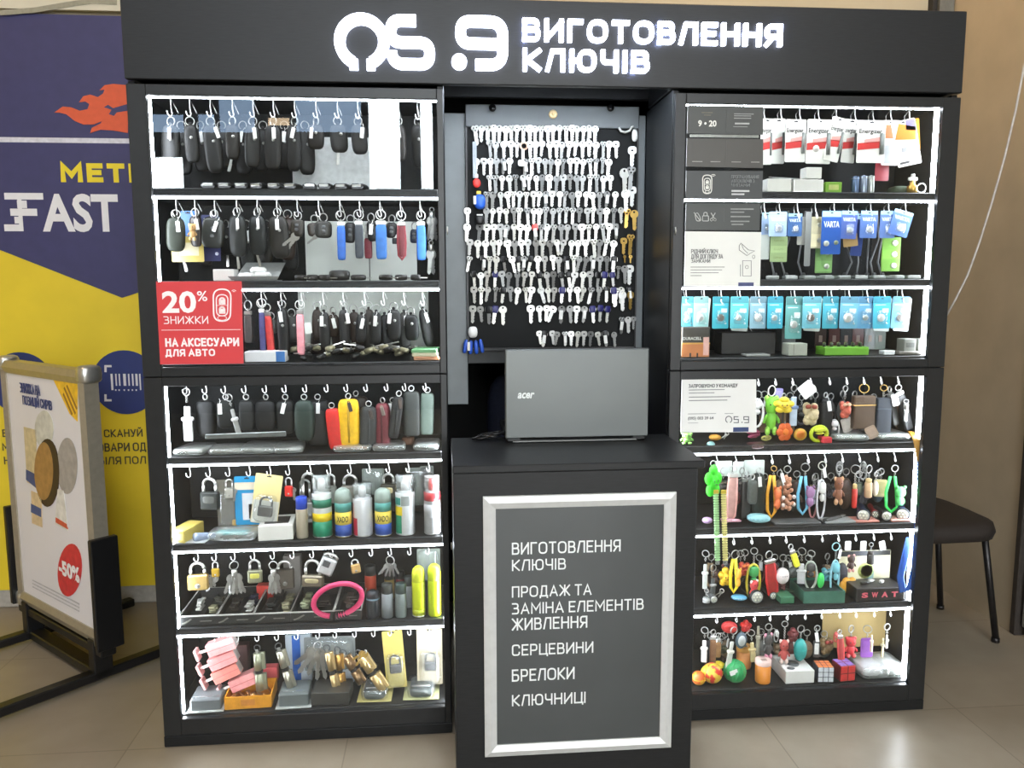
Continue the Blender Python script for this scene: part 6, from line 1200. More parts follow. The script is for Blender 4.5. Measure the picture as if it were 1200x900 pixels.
t = card(1058, 141, 195, 28, (236, 236, 230), 'white and orange card tilted at the right end of the top row', y=0.06, tilt=-13, cat='card pack', items=(('orange_field', 'poly', ((0.05, 0.62), (0.9, 0.52), (0.98, 0.8), (0.3, 0.95)), 0, 0, 0, (226, 124, 50)), ('navy_field', 'poly', ((0.55, 0.78), (0.98, 0.72), (0.98, 0.99), (0.62, 0.99)), 0, 0, 0, (104, 96, 140)), ('grey_chip', 'box', 0.36, 0.36, 0.22, 0.10, (150, 150, 150)), ('dark_mark', 'box', 0.3, 0.08, 0.4, 0.05, (70, 70, 70))))
card(1071, 139, 176, 12, (236, 170, 60), 'yellow orange card behind the tilted white and orange card', y=0.12, cat='card pack', tilt=-6)
box(909, 221, 1, 29, 15, 0.05, (228, 228, 220), 'white carton left on the top right shelf', y=0.05); box(943, 222, 1, 36, 14, 0.05, (226, 226, 220), 'white carton middle on the top right shelf', y=0.045); box(950, 207.5, 1, 19, 13, 0.04, (232, 232, 226), 'small white carton stacked on the middle white carton', y=0.045, dz=0.036)
t, k = stand('leaflet', 'grey curled leaflet lying behind the white cartons on the top right shelf', 'leaflet', 922, 205, 1, 0.10, 15); MB().box((0, 0, 0.045), (0.10, 0.05, 0.002), 0.0008, mat=Matrix.Rotation(0.2, 4, 'X')).build('sheet', M((160, 164, 160), 0.4), t)
box(972, 222, 1, 20, 12, 0.05, (120, 170, 50), 'lime green packet beside the white cartons', y=0.06, name='packet', cat='packet', panel=(0.5, 0.5, 0.6, 0.5, (190, 200, 120)))
for i, (u, h_, c) in enumerate(((1002, 20, (96, 116, 146)), (1011.5, 21, (150, 162, 180)), (1020, 21, (176, 182, 178)))):
    t, k = stand('battery', ('blue grey', 'pale blue', 'silver')[i]+' battery standing on the top right shelf', 'battery', u, 222, 1, 0.05); MB().lathe([(0, 0), (0.0098, 0), (0.0102, 0.001), (0.0102, h_*k-0.003), (0.009, h_*k-0.002), (0.003, h_*k-0.002), (0.003, h_*k), (0, h_*k)], n=16).build('cell', M(c, 0.25, 0.6), t); MB().ring((0, 0, h_*k*0.85), 0.0103, 0.0006, 'z', 16, 4).build('band', STEEL, t)
card(1034, 190, 212, 16, (150, 40, 52), 'dark red card hanging low in the right top row', y=0.14, cat='card pack', slot=False)
t, k = stand('light_bulb', 'tiny brass lamp with a white cross top on the top right shelf', 'lamp', 1069, 222, 1, 0.05); MB().lathe([(0, 0), (0.014, 0), (0.014, 0.02), (0.008, 0.024), (0.008, 0.034), (0, 0.034)], n=14).build('brass_body', BRASS, t); b = MB(); b.box((0, 0, 0.040), (0.026, 0.01, 0.009), 0.002).box((0, 0, 0.043), (0.009, 0.0098, 0.022), 0.002); b.build('white_top', PAPER, t)
MB().ring((0.026, 0, 0.015), 0.013, 0.0022, 'y').build('ring_handle', STEEL, t)
t, k = stand('dark_pack', 'dark olive packets lying left of the tiny lamp', 'packet', 1052, 222, 1, 0.09); MB().sup((0, 0, 0.012), (0.02, 0.03, 0.012), 0.5, 0.5).build('packet', M((70, 84, 66), 0.5), t)
# row 2: blue battery cards
VB = (96, 124, 176); VL = (160, 184, 214)
for i, (u, v0, v1, w, c, tl, y, tx, coin, nl) in enumerate(((899, 249, 277, 12, VL, 0, 0.12, None, 1, 'leftmost, beside the white notice'), (912, 248, 277, 21, VL, 0, 0.07, 'VARTA', 1, 'pale one second from left'), (932, 250, 277, 17, (60, 98, 150), 0, 0.09, 'VARTA', 1, 'third from left'), (975, 247, 298, 23, (38, 84, 160), 0, 0.065, 'VARTA', 2, 'tall one with two coin cells'), (996, 247, 280, 19, (76, 98, 162), 2, 0.07, 'VARTA', 1, 'with a tan card below'), (1019, 247, 279, 20, (82, 112, 170), 1, 0.07, 'VARTA', 1, 'right of the tan card'), (1008, 250, 300, 13, (52, 74, 140), 4, 0.12, None, 0, 'long dark one behind'), (1041, 247, 279, 18, (86, 114, 168), 0, 0.07, 'VARTA', 1, 'above the three green coin packs'), (1060, 247, 277, 23, (80, 110, 168), 15, 0.06, 'VARTA', 1, 'tilted one at the right end'))):
    it = [('pale_header', 'poly', ((0.02, 0.86), (0.98, 0.86), (0.98, 0.99), (0.02, 0.99)), 0, 0, 0, (150, 186, 196))]
    if coin == 1: it += [('coin_cell', 'coin', 0.55, 0.33, 0.36, 0, (206, 212, 220))]
    if coin == 2: it += [('coin_cell', 'coin', 0.26, 0.25, 0.28, 0, (206, 214, 206)), ('coin_cell', 'coin', 0.76, 0.27, 0.22, 0, (150, 160, 130))]
    card(u, v0, v1, w, c, f"blue coin battery card of the right second row, {nl}", y=y, tilt=tl, items=it, txt=((tx, 0.1, 0.62, 0.9, 0.76, (225, 232, 240), 0.03),) if tx else (), grp='blue coin battery cards', bubble=(0.3, 0.12, 0.8, 0.52, 0.006) if coin == 1 else None)
for i, (u, v0, v1, w, c, n, lb_) in enumerate(((913, 277, 307, 20, (150, 172, 120), 3, 'green strip of three packs hanging below the pale blue card'), (958, 254, 291, 18, (214, 206, 170), 2, 'cream card with two coin cells in the right second row'), (966, 288, 320, 20, (116, 156, 92), 2, 'green strip of coin cells below the cream card'), (1045, 278, 318, 22, (112, 160, 66), 3, 'green strip of three coin packs below the blue card'), (996, 274, 289, 17, (170, 140, 90), 0, 'tan card below the blue battery card'), (940, 254, 287, 10, (196, 196, 186), 0, 'grey card edge behind the third blue card'), (948, 248, 312, 7, (130, 132, 130), 0, 'narrow grey card between the blue and cream cards'), (896, 275, 304, 12, (190, 196, 190), 0, 'pale card hanging left of the green strip'))):
    it = []
    for j in range(n):
        z = 1-(j+0.5)/n
        it += [('pack_panel', 'box', 0.5, z, 0.92, 0.8/n, (c, tuple(min(255, int(k_*1.12)) for k_ in c))[j % 2]), ('coin_cell', 'coin' if i else 'box', 0.66 if i else 0.5, z, 0.30 if i else 0.6, 0.08, (222, 224, 214) if i else (110, 122, 60))]
    card(u, v0, v1, w, c, lb_, y=0.085+0.01*(i % 3), items=it, slot=False, tilt=-7 if i == 4 else 0, cat='card pack')
kr4 = random.Random(8)
for i in range(8):
    t, k = stand('cable_adapter', f"thin grey cable hanging behind the blue cards, {ORD[i+1]} from left", 'cable', (908, 921, 941, 990, 1003, 1016, 1024, 1034)[i], 322, 2, 0.16+0.01*(i % 3), 0, 'grey cables in the right second row')
    b = MB(); b.tube([(0, 0, 0.004), (kr4.uniform(-.02, .02), 0, 0.05), (kr4.uniform(-.015, .015), 0, 0.12), (0, 0, 0.20)], 0.003, 6); b.build('cord', M((130, 132, 132), 0.5), t); MB().box((0, 0, 0.01), (0.012, 0.010, 0.02), 0.003).build('plug', M((70, 72, 72), 0.4), t)
for i in range(9):
    t, k = stand('memory_card', f"small clear pack lying at the front of the second right shelf, {ORD[i+1]} from left", 'pack', 905+i*20.5, 327, 2, 0.05, kr4.uniform(-20, 20), 'small packs on the second right shelf'); MB().box((0, 0, 0.005), (0.034, 0.04, 0.010), 0.002).build('pack', M((150, 156, 152), 0.25), t); MB().box((0, -0.004, 0.0106), (0.022, 0.024, 0.001)).build('label', M(((60, 66, 64), (190, 194, 190))[i % 2], 0.4), t)
# row 3: teal battery cards
TE = [(90, 168, 178), (150, 196, 192), (70, 176, 190), (84, 176, 186), (130, 172, 186), (66, 164, 184), (100, 160, 156), (96, 170, 184), (74, 164, 182), (104, 162, 186), (94, 150, 184), (70, 168, 190), (110, 164, 190)]
for i, (u, w) in enumerate(((806, 15), (822, 18), (845, 20), (867, 21), (889, 19), (909, 19), (931, 20), (952, 21), (974, 19), (996, 21), (1015, 18), (1034, 20), (1057, 20))):
    y = 0.06 if i % 2 else 0.075; c = TE[i]
    v1 = 385 if i not in (6,) else 397
    card(u, 347.5, v1, w, c, f"teal coin battery card in the right third row, {ORD[i+1]} from left", y=y, items=(('dark_header', 'poly', ((0.02, 0.80), (0.98, 0.80), (0.98, 0.99), (0.02, 0.99)), 0, 0, 0, tuple(int(k_*0.72) for k_ in c)), ('white_line', 'box', 0.42, 0.74, 0.6, 0.02, (214, 230, 232)), ('white_label', 'box', 0.7, 0.56, 0.36, 0.13, (206, 220, 220)), ('coin_cell', 'coin', (0.5, 0.45)[i % 2], 0.34, (0.36, 0.44, 0.42, 0.34, 0.5)[i % 5], 0, ((200, 208, 204), (224, 228, 226), (120, 112, 104), (214, 222, 220), (236, 238, 238))[i % 5]), ('small_dot', 'dot', 0.8, 0.16, 0.12, 0, (190, 214, 216))), grp='teal coin battery cards', rot=rr(6), tilt=(0, 0, 0, 0, 0, 0, 0, 0, 0, 1, 0, -1, 2)[i], bubble=(0.2, 0.14, 0.8, 0.56, 0.007))
    if i in (1, 3, 7, 11, 12): card(u+3, 349, 388, w-2, (206, 214, 206), f"pale card behind the teal card, {ORD[i+1]} place of the third row", y=y+0.035, grp='pale cards behind the teal cards', slot=False, tilt=4, cat='card pack')
t = box(815, 424, 3, 34, 36, 0.05, (58, 54, 46), 'black and copper battery box at the left of the third right shelf', panel=None, lo=0.03)
k = (t.location.y+CD)/FPX; W, H = 34*k, 36*k; MB().box((-0.001, -0.0258, H*0.22), (W*0.98, 0.001, H*0.42)).build('copper_panel', M((196, 122, 66), 0.4, 0, 0.1, 20), t); MB().box((0, -0.0256, H*0.455), (W, 0.001, H*0.05)).build('yellow_line', M((210, 160, 70), 0.45), t)
text('DURACELL', W*0.66, H*0.10, M((220, 222, 214), 0.5), t, (-W*0.14, -0.0262, H*0.62), 0.03); MB().box((W*0.36, -0.0262, H*0.36), (W*0.2, 0.001, H*0.6), 0.0).build('pale_strip', M((222, 176, 164), 0.45), t)
for j in range(2): MB().box((-W*0.2+j*0.02, -0.027, 0.006), (0.004, 0.002, 0.012)).build('slot', INK, t)
t, k = stand('wire_tangle', 'thin grey wire loop hanging behind the teal cards of the third right row', 'wire', 882, 410, 3, 0.12); MB().tube([(-0.03, 0, 0.10), (0.0, 0, 0.06), (-0.02, 0, 0.02), (0.03, 0, 0.035), (0.06, 0, 0.03)], 0.0012, 5).build('wire', M((150, 150, 146), 0.5), t)
b_ = box(872, 422, 3, 66, 26, 0.06, (24, 22, 20), 'low black carton in the middle of the third right shelf', y=0.13); b_ = box(885, 425, 3, 30, 2.5, 0.04, (150, 152, 148), 'thin grey card lying in front of the black carton', y=0.05, name='card', cat='card')
box(934.5, 424, 3, 24, 15, 0.045, (170, 174, 160), 'grey white carton with slotted front on the third right shelf', lo=0.035, panel=(0.28, 0.5, 0.02, 0.9, (110, 112, 100)))
t = box(992, 424, 3, 56, 10, 0.06, (112, 176, 52), 'lime green open box of small batteries on the third right shelf', lo=0.035, cat='tray', name='tray')
k = (t.location.y+CD)/FPX
for j in range(12): c_ = T('small_battery', f"small dark battery standing in the lime green box, {ORD[j+1]} from left", 'battery', t.location+Vector((-25*k+50*k*j/11, 0.012*((j % 2)*2-1), 10*k)), (0, 0, 0), 'batteries in the lime green box'); MB().lathe([(0, 0), (0.0045, 0), (0.0045, 0.010), (0.0016, 0.010), (0.0016, 0.012), (0, 0.012)], n=10).build('cell', M(((50, 60, 40), (120, 130, 60))[j % 2], 0.35, 0.3), c_)
box(920, 415, 3, 18, 30, 0.04, (110, 114, 112), 'grey carton behind the slotted carton on the third right shelf', y=0.2)
for i, (u, w, h_, c) in enumerate(((1061, 15, 19, (120, 122, 114)), (1080, 19, 18, (134, 136, 128)))):
    box(u, 421, 3, w, h_, 0.04, c, ('grey speaker shaped gadget on the third right shelf', 'wider grey gadget box at the right end of the third right shelf')[i], y=0.06+0.02*i, panel=(0.5, 0.6, 0.7, 0.3, (84, 86, 82)))
box(1042, 424, 3, 14, 5, 0.03, (226, 230, 230), 'small white sachet on the third right shelf', name='packet', cat='packet', lo=0.035); box(1066, 425, 3, 30, 4, 0.03, (96, 92, 84), 'dark flat packet at the front right of the third shelf', name='packet', cat='packet', lo=0.035)
for i, u in enumerate((962, 978, 992, 1006, 1020, 1032)): card(u, 384, 410, 13, ((60, 42, 40), (84, 44, 40), (40, 40, 42), (96, 60, 56), (130, 134, 132), (110, 120, 112))[i], f"dark card hanging behind the lime green box, {ORD[i+1]} from left", y=0.19, slot=False, grp='dark cards of the third right row', cat='card pack', items=(('label', 'box', 0.5, 0.5, 0.3, 0.3, (150, 130, 120)),))
# row 4: charms
WR = M((224, 222, 206), 0.4)
figure(888, 458, 500, 16, 'loop', (226, 226, 222), (226, 228, 224), 'white ring key holder beside the white notice card', y=0.07, chain=0, R=0.012)
figure(905, 452, 509, 20, 'bear', (120, 196, 60), (150, 206, 80), 'lime green toy with a thick cream ring in the right fourth row', R=0.015, ringcol=WR, chain=0)
figure(919, 461, 484, 21, 'puff', (236, 206, 56), (120, 90, 30), 'yellow puffy toy beside the lime green toy', y=0.055, chain=0, R=0.006)
figure(913, 455, 475, 9, 'flat', (140, 130, 190), (170, 160, 210), 'lilac tag behind the yellow puffy toy', y=0.11, ring=False, chain=0)
figure(931, 451, 499, 12, 'slim', (190, 208, 226), (126, 150, 190), 'slim pale blue bottle charm in the right fourth row', chain=0.006)
figure(920, 494, 517, 20, 'flower', (226, 104, 44), (236, 130, 50), 'orange flower charm low in the right fourth row', y=0.06, ring=False, chain=0.004)
figure(938, 502, 519, 15, 'disc', (206, 160, 56), (222, 130, 50), 'amber disc charm low below the slim blue charm', y=0.06, ring=False, chain=0.0)
card(941, 450, 467, 17, (228, 228, 222), 'white tag tilted at the ring of the cream fluffy charm', y=0.05, tilt=-38, slot=False, cat='tag', name='price_card')
figure(951, 451, 501, 21, 'fluff', (206, 190, 150), (150, 66, 46), 'cream fluffy charm with a dark red bow in the right fourth row', chain=0.02, ringcol=WR, R=0.012)
pouch(968, 460, 512, 15, (30, 30, 32), 'narrow black pouch with white tag right of the cream charm', y=0.085, tag=0.0, zip_=False)
figure(960, 500, 520, 26, 'loop', (190, 210, 40), (206, 216, 60), 'yellow green snake charm with round white eye at the shelf front', y=0.05, ring=False, chain=0)
figure(978, 492, 514, 12, 'loop', (190, 190, 188), (220, 216, 220), 'white cord loop charm above the red block', y=0.075, ring=False, chain=0)
figure(991, 452, 492, 14, 'fluff', (196, 96, 76), (214, 180, 150), 'red glitter ball charm in the right fourth row', chain=0.022, R=0.009)
figure(990, 490, 507, 13, 'flat', (176, 168, 160), (190, 184, 176), 'grey heart shaped leather charm under the glitter ball', y=0.08, ring=False, chain=0, tilt=-20)
figure(1013, 450, 502, 26, 'box', (84, 68, 54), (215, 175, 100), 'brown patterned case charm with gold rings in the right fourth row', chain=0.008, R=0.013, ringcol=GOLD, rz=0.05)
figure(1036, 451, 511, 18, 'box', (44, 50, 58), (60, 68, 76), 'dark blue grey patterned case charm in the right fourth row', chain=0.02, R=0.009, ringcol=GOLD, rz=0.05)
figure(1018, 500, 521, 12, 'flat', (166, 142, 122), (176, 152, 132), 'tan leather tag leaning against the clear packets', y=0.06, ring=False, chain=0, tilt=-30)
strap(1052, 451, 508, 10, (44, 44, 44), 'black strap with carabiner and white tag near the fourth row right end', y=0.075, tilt=-20, loop=False, R=0.009)
strap(1042, 453, 500, 8, (60, 60, 58), 'grey strap left of the black carabiner strap', y=0.10, tilt=-14, loop=False, R=0.009)
keybunch(1062, 468, 494, 'silver swivel clasp hanging on the black strap', 2, 0.065, 0.006)
card(1048, 462, 476, 8, (222, 224, 220), 'white price tag on the black carabiner strap', y=0.062, tilt=-14, slot=False, cat='tag', name='price_card')
box(969, 525, 4, 13, 7, 0.03, (206, 56, 66), 'small red block at the front of the fourth right shelf', name='block', cat='block')
for i, (u, v, w, h_, c, kd, lb_) in enumerate(((805, 524, 16, 17, (130, 190, 90), 'bear', 'green and white toy at the left end of the fourth right shelf'), (833, 526, 10, 9, (150, 200, 196), 'egg', 'pale teal barrel bead on the fourth right shelf'), (838, 518, 14, 9, (206, 150, 56), 'egg', 'orange bead behind the pale teal bead'), (839, 530, 10, 7, (150, 76, 66), 'egg', 'brick red bead at the front of the fourth right shelf'), (824, 529, 8, 8, (150, 156, 60), 'egg', 'olive bead at the front of the fourth right shelf'), (882, 516, 18, 14, (150, 60, 90), 'fluff', 'purple fluffy toy below the white notice card'), (886, 526, 26, 8, (70, 44, 42), 'egg', 'dark maroon case lying below the purple toy'), (914, 527, 12, 6, (110, 110, 60), 'egg', 'olive block at the front near the amber disc'))):
    q = PF(u, v, ZF[4], 0.035, 0.2); z1 = P(u, v-h_, q.y)
    figure(u, v-h_, v, w, kd, c, tuple(min(255, k_+30) for k_ in c), lb_, y=q.y+0.01, ring=False, chain=0, cat='toy')
keybunch(852, 506, 520, 'silver keyring lying among the beads on the fourth right shelf', 2, 0.08, 0.005, head=False); figure(898, 511, 517, 14, 'loop', (196, 190, 110), (170, 164, 90), 'thin yellow wire loop lying on the fourth right shelf', y=0.08, ring=False, chain=0)
for i, (u, v, w, rz) in enumerate(((1003, 528, 46, -6), (1050, 526, 46, 5))):
    t, k = stand('packet', ('clear flat packet left of two', 'clear flat packet right of two')[i]+' at the fourth right shelf end', 'packet', u, v, 4, None, rz, 'clear packets on the fourth right shelf'); t.location.y += 0.07; MB().sup((0, 0, 0.011), (w*k/2, 0.065, 0.010), 0.4, 0.3, 18, 6).build('clear_bag', FILM, t); MB().box((0, 0, 0.011), (w*k*0.8, 0.10, 0.010), 0.004).build('contents', M((176, 184, 176), 0.35, 0, 0.15, 60), t)
# lanyard hanging outside at the right edge
pts = [P(u, v, y) for u, v, y in ((1068, 506, 0.06), (1075, 516, 0.0225), (1079, 540, 0.0215), (1079, 580, 0.0215), (1075, 625, 0.0215), (1072, 665, 0.0215), (1066, 690, 0.0215), (1058, 692, 0.026), (1055, 676, 0.028), (1060, 655, 0.03), (1066, 630, 0.032))]
t = T('lanyard', 'blue neck lanyard with gold top hanging along the right cabinet edge', 'lanyard', pts[0]); lo_ = t.location.copy(); pl = [q-lo_ for q in pts]
MB().tube(pl[2:], 0.004, 8, flat=(0.0115, 0.0011)).build('blue_ribbon', M((34, 86, 168), 0.55), t); MB().tube(pl[:3], 0.004, 8, flat=(0.012, 0.0022)).build('gold_ribbon', M((170, 122, 40), 0.5), t)
b = MB()
for i in range(12):
    q = P(1079.5-0.045*max(0, (548+i*12-580)), 548+i*12, 0.0195)-lo_; b.ring((q.x-0.002, q.y, q.z), 0.0045, 0.0007, 'y', 8, 4) if i % 2 else b.box((q.x+0.003, q.y, q.z), (0.004, 0.0006, 0.010))
b.build('printed_marks', M((176, 190, 176), 0.5), t)
# row 5
t = figure(836, 540, 582, 20, 'puff', (60, 214, 40), (40, 150, 30), 'neon green plush ball charm at the left of the right fifth row', y=0.035, R=0.008, chain=0)
for i, (u, c, nl) in enumerate(((839, (176, 224, 160), 'green'), (848, (230, 220, 140), 'yellow'))):
    q0 = P(u, 578, 0.023); q1 = P(u+2, 656, 0.0225); t = T('bead_strap', f"clear {nl} beaded strap hanging down from the neon green charm", 'strap', q0); dz = q0.z-q1.z; dx = q1.x-q0.x
    b = MB(); [b.sup((dx*j/27, 0, -dz*j/27), (0.0085, 0.0016, dz/54*0.94), 0.6, 0.7, 10, 5) for j in range(28)]; b.build('beads', M(c, 0.3), t); MB().box((0, 0, 0.004), (0.016, 0.003, 0.012), 0.001).build('yellow_clasp', M((216, 190, 60), 0.4), t); MB().box((dx, 0, -dz-0.008), (0.012, 0.003, 0.014), 0.001).build('clear_end', FILM, t)
strap(860, 546, 612, 13, (226, 170, 160), 'pink leather strap with bronze buckle in the right fifth row', y=0.075, R=0.010, tilt=2)
figure(870, 548, 578, 18, 'fluff', (50, 50, 52), (90, 86, 80), 'grey black plush charm behind the pink strap', y=0.12)
figure(848, 548, 575, 14, 'fluff', (66, 66, 60), (110, 100, 80), 'dark charm half behind the neon green ball', y=0.13)
strap(875, 552, 608, 12, (34, 34, 34), 'black studded strap with silver studs in the right fifth row', y=0.085, loop=False, R=0.009)
for i, (u, v0, w) in enumerate(((848, 540, 20), (866, 541, 14), (884, 539, 24))): card(u, v0, v0+18, w, (206, 214, 206), f"white label card hanging behind the dark charms, {ORD[i+1]} from left", y=0.13, slot=False, cat='tag', name='price_card', grp='white label cards of the fifth row')
pouch(889, 548, 604, 16, (40, 52, 44), 'dark green slim pouch with pale tag in the right fifth row', y=0.085, tag=-0.2, zip_=False, e=0.6)
pouch(882, 556, 590, 10, (80, 84, 80), 'grey key case with clasp beside the dark green pouch', y=0.07, zip_=False)
figure(907, 546, 606, 18, 'strap', (232, 166, 40), (232, 120, 70), 'orange and coral figure charm with strap in the right fifth row', chain=0.012, R=0.008, ringcol=GOLD)
figure(923, 546, 598, 20, 'tree', (196, 140, 110), (220, 204, 196), 'rose gold sequin tree charm in the right fifth row', chain=0.002, tag=-0.5)
figure(944, 543, 602, 22, 'strap', (110, 184, 214), (150, 110, 150), 'sky blue strap charm with a purple figure in the right fifth row', R=0.012)
figure(954, 556, 612, 13, 'loop', (206, 140, 140), (196, 196, 210), 'pink looped cord charm beside the sky blue strap', y=0.09, chain=0.02)
figure(964, 541, 609, 14, 'loop', (216, 216, 220), (220, 220, 214), 'white looped cord charm with white tag in the right fifth row', R=0.012, ringcol=WR, chain=0.03, tag=-0.15)
figure(984, 545, 591, 14, 'bear', (130, 80, 54), (196, 150, 110), 'brown chocolate bear charm in the right fifth row', chain=0.016)
figure(1003, 545, 595, 7, 'tube', (196, 52, 42), (206, 180, 120), 'small red bottle charm on a large ring in the right fifth row', R=0.013, chain=0.03)
figure(1007, 552, 580, 9, 'flat', (54, 66, 56), (90, 100, 80), 'dark green tag charm behind the red bottle charm', y=0.10)
figure(1019, 545, 583, 10, 'tube', (206, 170, 130), (196, 170, 120), 'wooden gourd charm on a large ring in the right fifth row', R=0.012, chain=0.016)
figure(1027, 553, 581, 7, 'egg', (206, 196, 176), (170, 160, 140), 'white beaded charm beside the wooden gourd', y=0.085, chain=0.014, R=0.007)
figure(1033, 549, 582, 15, 'flat', (190, 180, 130), (170, 164, 110), 'beige leather tag behind the wooden gourd', y=0.12)
figure(1049, 545, 600, 25, 'strap', (46, 190, 80), (96, 200, 110), 'bright green strap charm with frog figure in the right fifth row', R=0.010)
figure(1012, 541, 562, 9, 'loop', (160, 160, 156), (120, 120, 116), 'steel ring hanging behind the wooden gourd charm', y=0.13, ring=False, chain=0); figure(984, 541, 556, 9, 'loop', (150, 150, 146), (120, 120, 116), 'steel ring hanging behind the brown bear charm', y=0.12, ring=False, chain=0)
t = figure(889, 602, 625, 27, 'egg', (160, 212, 218), (130, 190, 200), 'pale teal plush toy lying on the fifth right shelf', y=0.06, ring=False, chain=0, cat='plush toy')
t = figure(856, 607, 622, 28, 'fluff', (226, 170, 186), (236, 190, 200), 'pink plush lying left of the pale teal plush', y=0.07, ring=False, chain=0, cat='plush toy'); t = figure(829, 606, 624, 12, 'egg', (196, 164, 206), (206, 180, 216), 'lilac plush at the left end of the fifth right shelf', y=0.06, ring=False, chain=0, cat='plush toy')
torch(1011, 617, 5, 16, 0.10, (34, 50, 84), 'dark blue flashlight left of three on the fifth right shelf', rz=-24); torch(1025, 616, 5, 10, 0.10, (176, 46, 42), 'red flashlight with small grey lens between the blue ones', rz=-20, lens=(150, 152, 140), y=0.075); torch(1038, 616, 5, 13, 0.08, (40, 42, 44), 'black flashlight with plain white lens on the fifth right shelf', rz=-8); torch(1057, 615, 5, 16, 0.11, (34, 50, 90), 'dark blue flashlight at the right end of the fifth right shelf', rz=-26)
t, k = stand('knife', 'folded dark pocket tool lying on the fifth right shelf', 'tool', 975, 617, 5, 0.06, 30); MB().box((0, 0, 0.007), (0.08, 0.016, 0.012), 0.004).build('handle', M((60, 62, 60), 0.35, 0.3), t); MB().box((0.045, 0, 0.009), (0.03, 0.012, 0.003), 0.001).build('blade', STEEL, t)
for i, (u, w, c, nl) in enumerate(((985, 40, (150, 154, 152), 'grey'), (1016, 32, (196, 130, 116), 'salmon left'), (1056, 26, (206, 150, 136), 'salmon right'), (935, 60, (90, 92, 92), 'dark'))): box(u, 624, 5, w, 2.6, 0.05, c, f"{nl} flat card lying under the torches of the fifth right shelf" if i else 'grey flat card lying under the pocket tool of the fifth right shelf', name='card', cat='card', lo=0.032)
# row 6
figure(862, 645, 694, 14, 'strap', (236, 214, 40), (236, 170, 60), 'yellow wrist strap charm with orange figure in the right sixth row', R=0.013, chain=0)
figure(850, 663, 686, 16, 'puff', (232, 184, 40), (150, 100, 30), 'amber plush charm left of the yellow strap', y=0.10, ring=False, chain=0.006)
figure(884, 642, 704, 18, 'loop', (196, 180, 60), (60, 150, 80), 'green hatted charm on a yellow cord loop in the right sixth row', chain=0.03, R=0.010)
figure(884, 680, 702, 14, 'bear', (206, 66, 66), (226, 226, 220), 'small red and white bear charm within the yellow cord loop', y=0.06, ring=False, chain=0)
figure(873, 644, 676, 16, 'fluff', (190, 70, 50), (226, 120, 60), 'red orange charm behind the yellow cord loop', y=0.12)
strap(901, 646, 706, 15, (206, 44, 44), 'bright red wrist strap with bear button in the right sixth row', y=0.07, R=0.012, loop=True, tilt=-8)
figure(918, 650, 684, 16, 'egg', (226, 214, 210), (120, 120, 130), 'white plush boot charm in the right sixth row', chain=0.02)
strap(926, 638, 666, 7, (226, 222, 60), 'short lime yellow strap on a slanted ring in the right sixth row', y=0.065, R=0.008, tilt=-20, loop=False)
figure(930, 664, 676, 14, 'disc', (66, 72, 70), (86, 92, 90), 'dark round charm right of the white boot', y=0.08, ring=False, chain=0)
figure(916, 680, 702, 10, 'loop', (120, 56, 62), (100, 60, 60), 'maroon cord loop below the white boot charm', y=0.085, ring=False, chain=0)
figure(940, 642, 684, 12, 'slim', (196, 196, 196), (216, 216, 216), 'silver chain charm with small plates in the right sixth row', R=0.011, chain=0.02)
figure(951, 645, 690, 16, 'loop', (176, 184, 170), (60, 60, 58), 'pale grey cord loop charm with dark figure in the right sixth row', R=0.010)
figure(962, 671, 689, 9, 'egg', (60, 200, 90), (90, 210, 120), 'green oval bead charm beside the pale grey loop', y=0.07, ring=False, chain=0)
figure(952, 662, 676, 10, 'flat', (196, 130, 70), (206, 140, 80), 'tan triangle tag behind the pale grey loop', y=0.11, ring=False, chain=0)
figure(980, 636, 702, 14, 'loop', (150, 204, 216), (120, 190, 200), 'pale blue cord loop charm with white tag in the right sixth row', ringcol=M((160, 214, 220), 0.4), R=0.012, chain=0.03, tag=0.2)
figure(969, 664, 682, 14, 'fluff', (80, 150, 160), (150, 190, 196), 'teal charm behind the pale blue loop', y=0.10, ring=False, chain=0)
t = card(1014, 645, 688, 60, (222, 216, 176), 'cream picture backing card with small charms on it in the sixth row', y=0.15, cat='card', slot=False, name='backing_card', items=(('black_band', 'box', 0.5, 0.92, 0.98, 0.14, (40, 40, 38)), ('leaf_wreath', 'dot', 0.52, 0.42, 0.3, 0, (196, 206, 120)), ('wreath_centre', 'dot', 0.54, 0.42, 0.23, 0, (222, 222, 190)), ('green_square', 'box', 0.6, 0.28, 0.16, 0.26, (130, 160, 150))))
for i, u in enumerate((994, 1012, 1033)): card(u, 634, 645, 7, (230, 230, 226), f"white price tag above the cream backing card, {ORD[i+1]} from left", y=0.075, slot=False, cat='tag', name='price_card', grp='price tags above the cream card', tilt=(0, 0, -14)[i])
figure(998, 650, 670, 12, 'bear', (70, 50, 44), (230, 170, 160), 'pink faced brown doll charm before the cream card', y=0.09, ring=False, chain=0.0)
figure(1021, 636, 661, 9, 'tube', (50, 46, 44), (60, 54, 50), 'dark bottle charm on a ring before the cream card', y=0.08, R=0.006)
figure(995, 678, 693, 22, 'flower', (226, 160, 50), (236, 180, 80), 'orange leaf charm under the cream card', y=0.10, ring=False, chain=0)
t = box(1031, 719, 6, 64, 17, 0.08, (36, 34, 34), 'low black box with red spaced capital letters on the sixth right shelf', lo=0.03)
k = (t.location.y-0.04+CD)/FPX
for j, ch in enumerate('SWAT'): text(ch, 8.5*k, 7.0*k, M((232, 110, 124), 0.5), t, ((-21.5+13.2*j)*k, -0.0412, 8.6*k), 0.05)
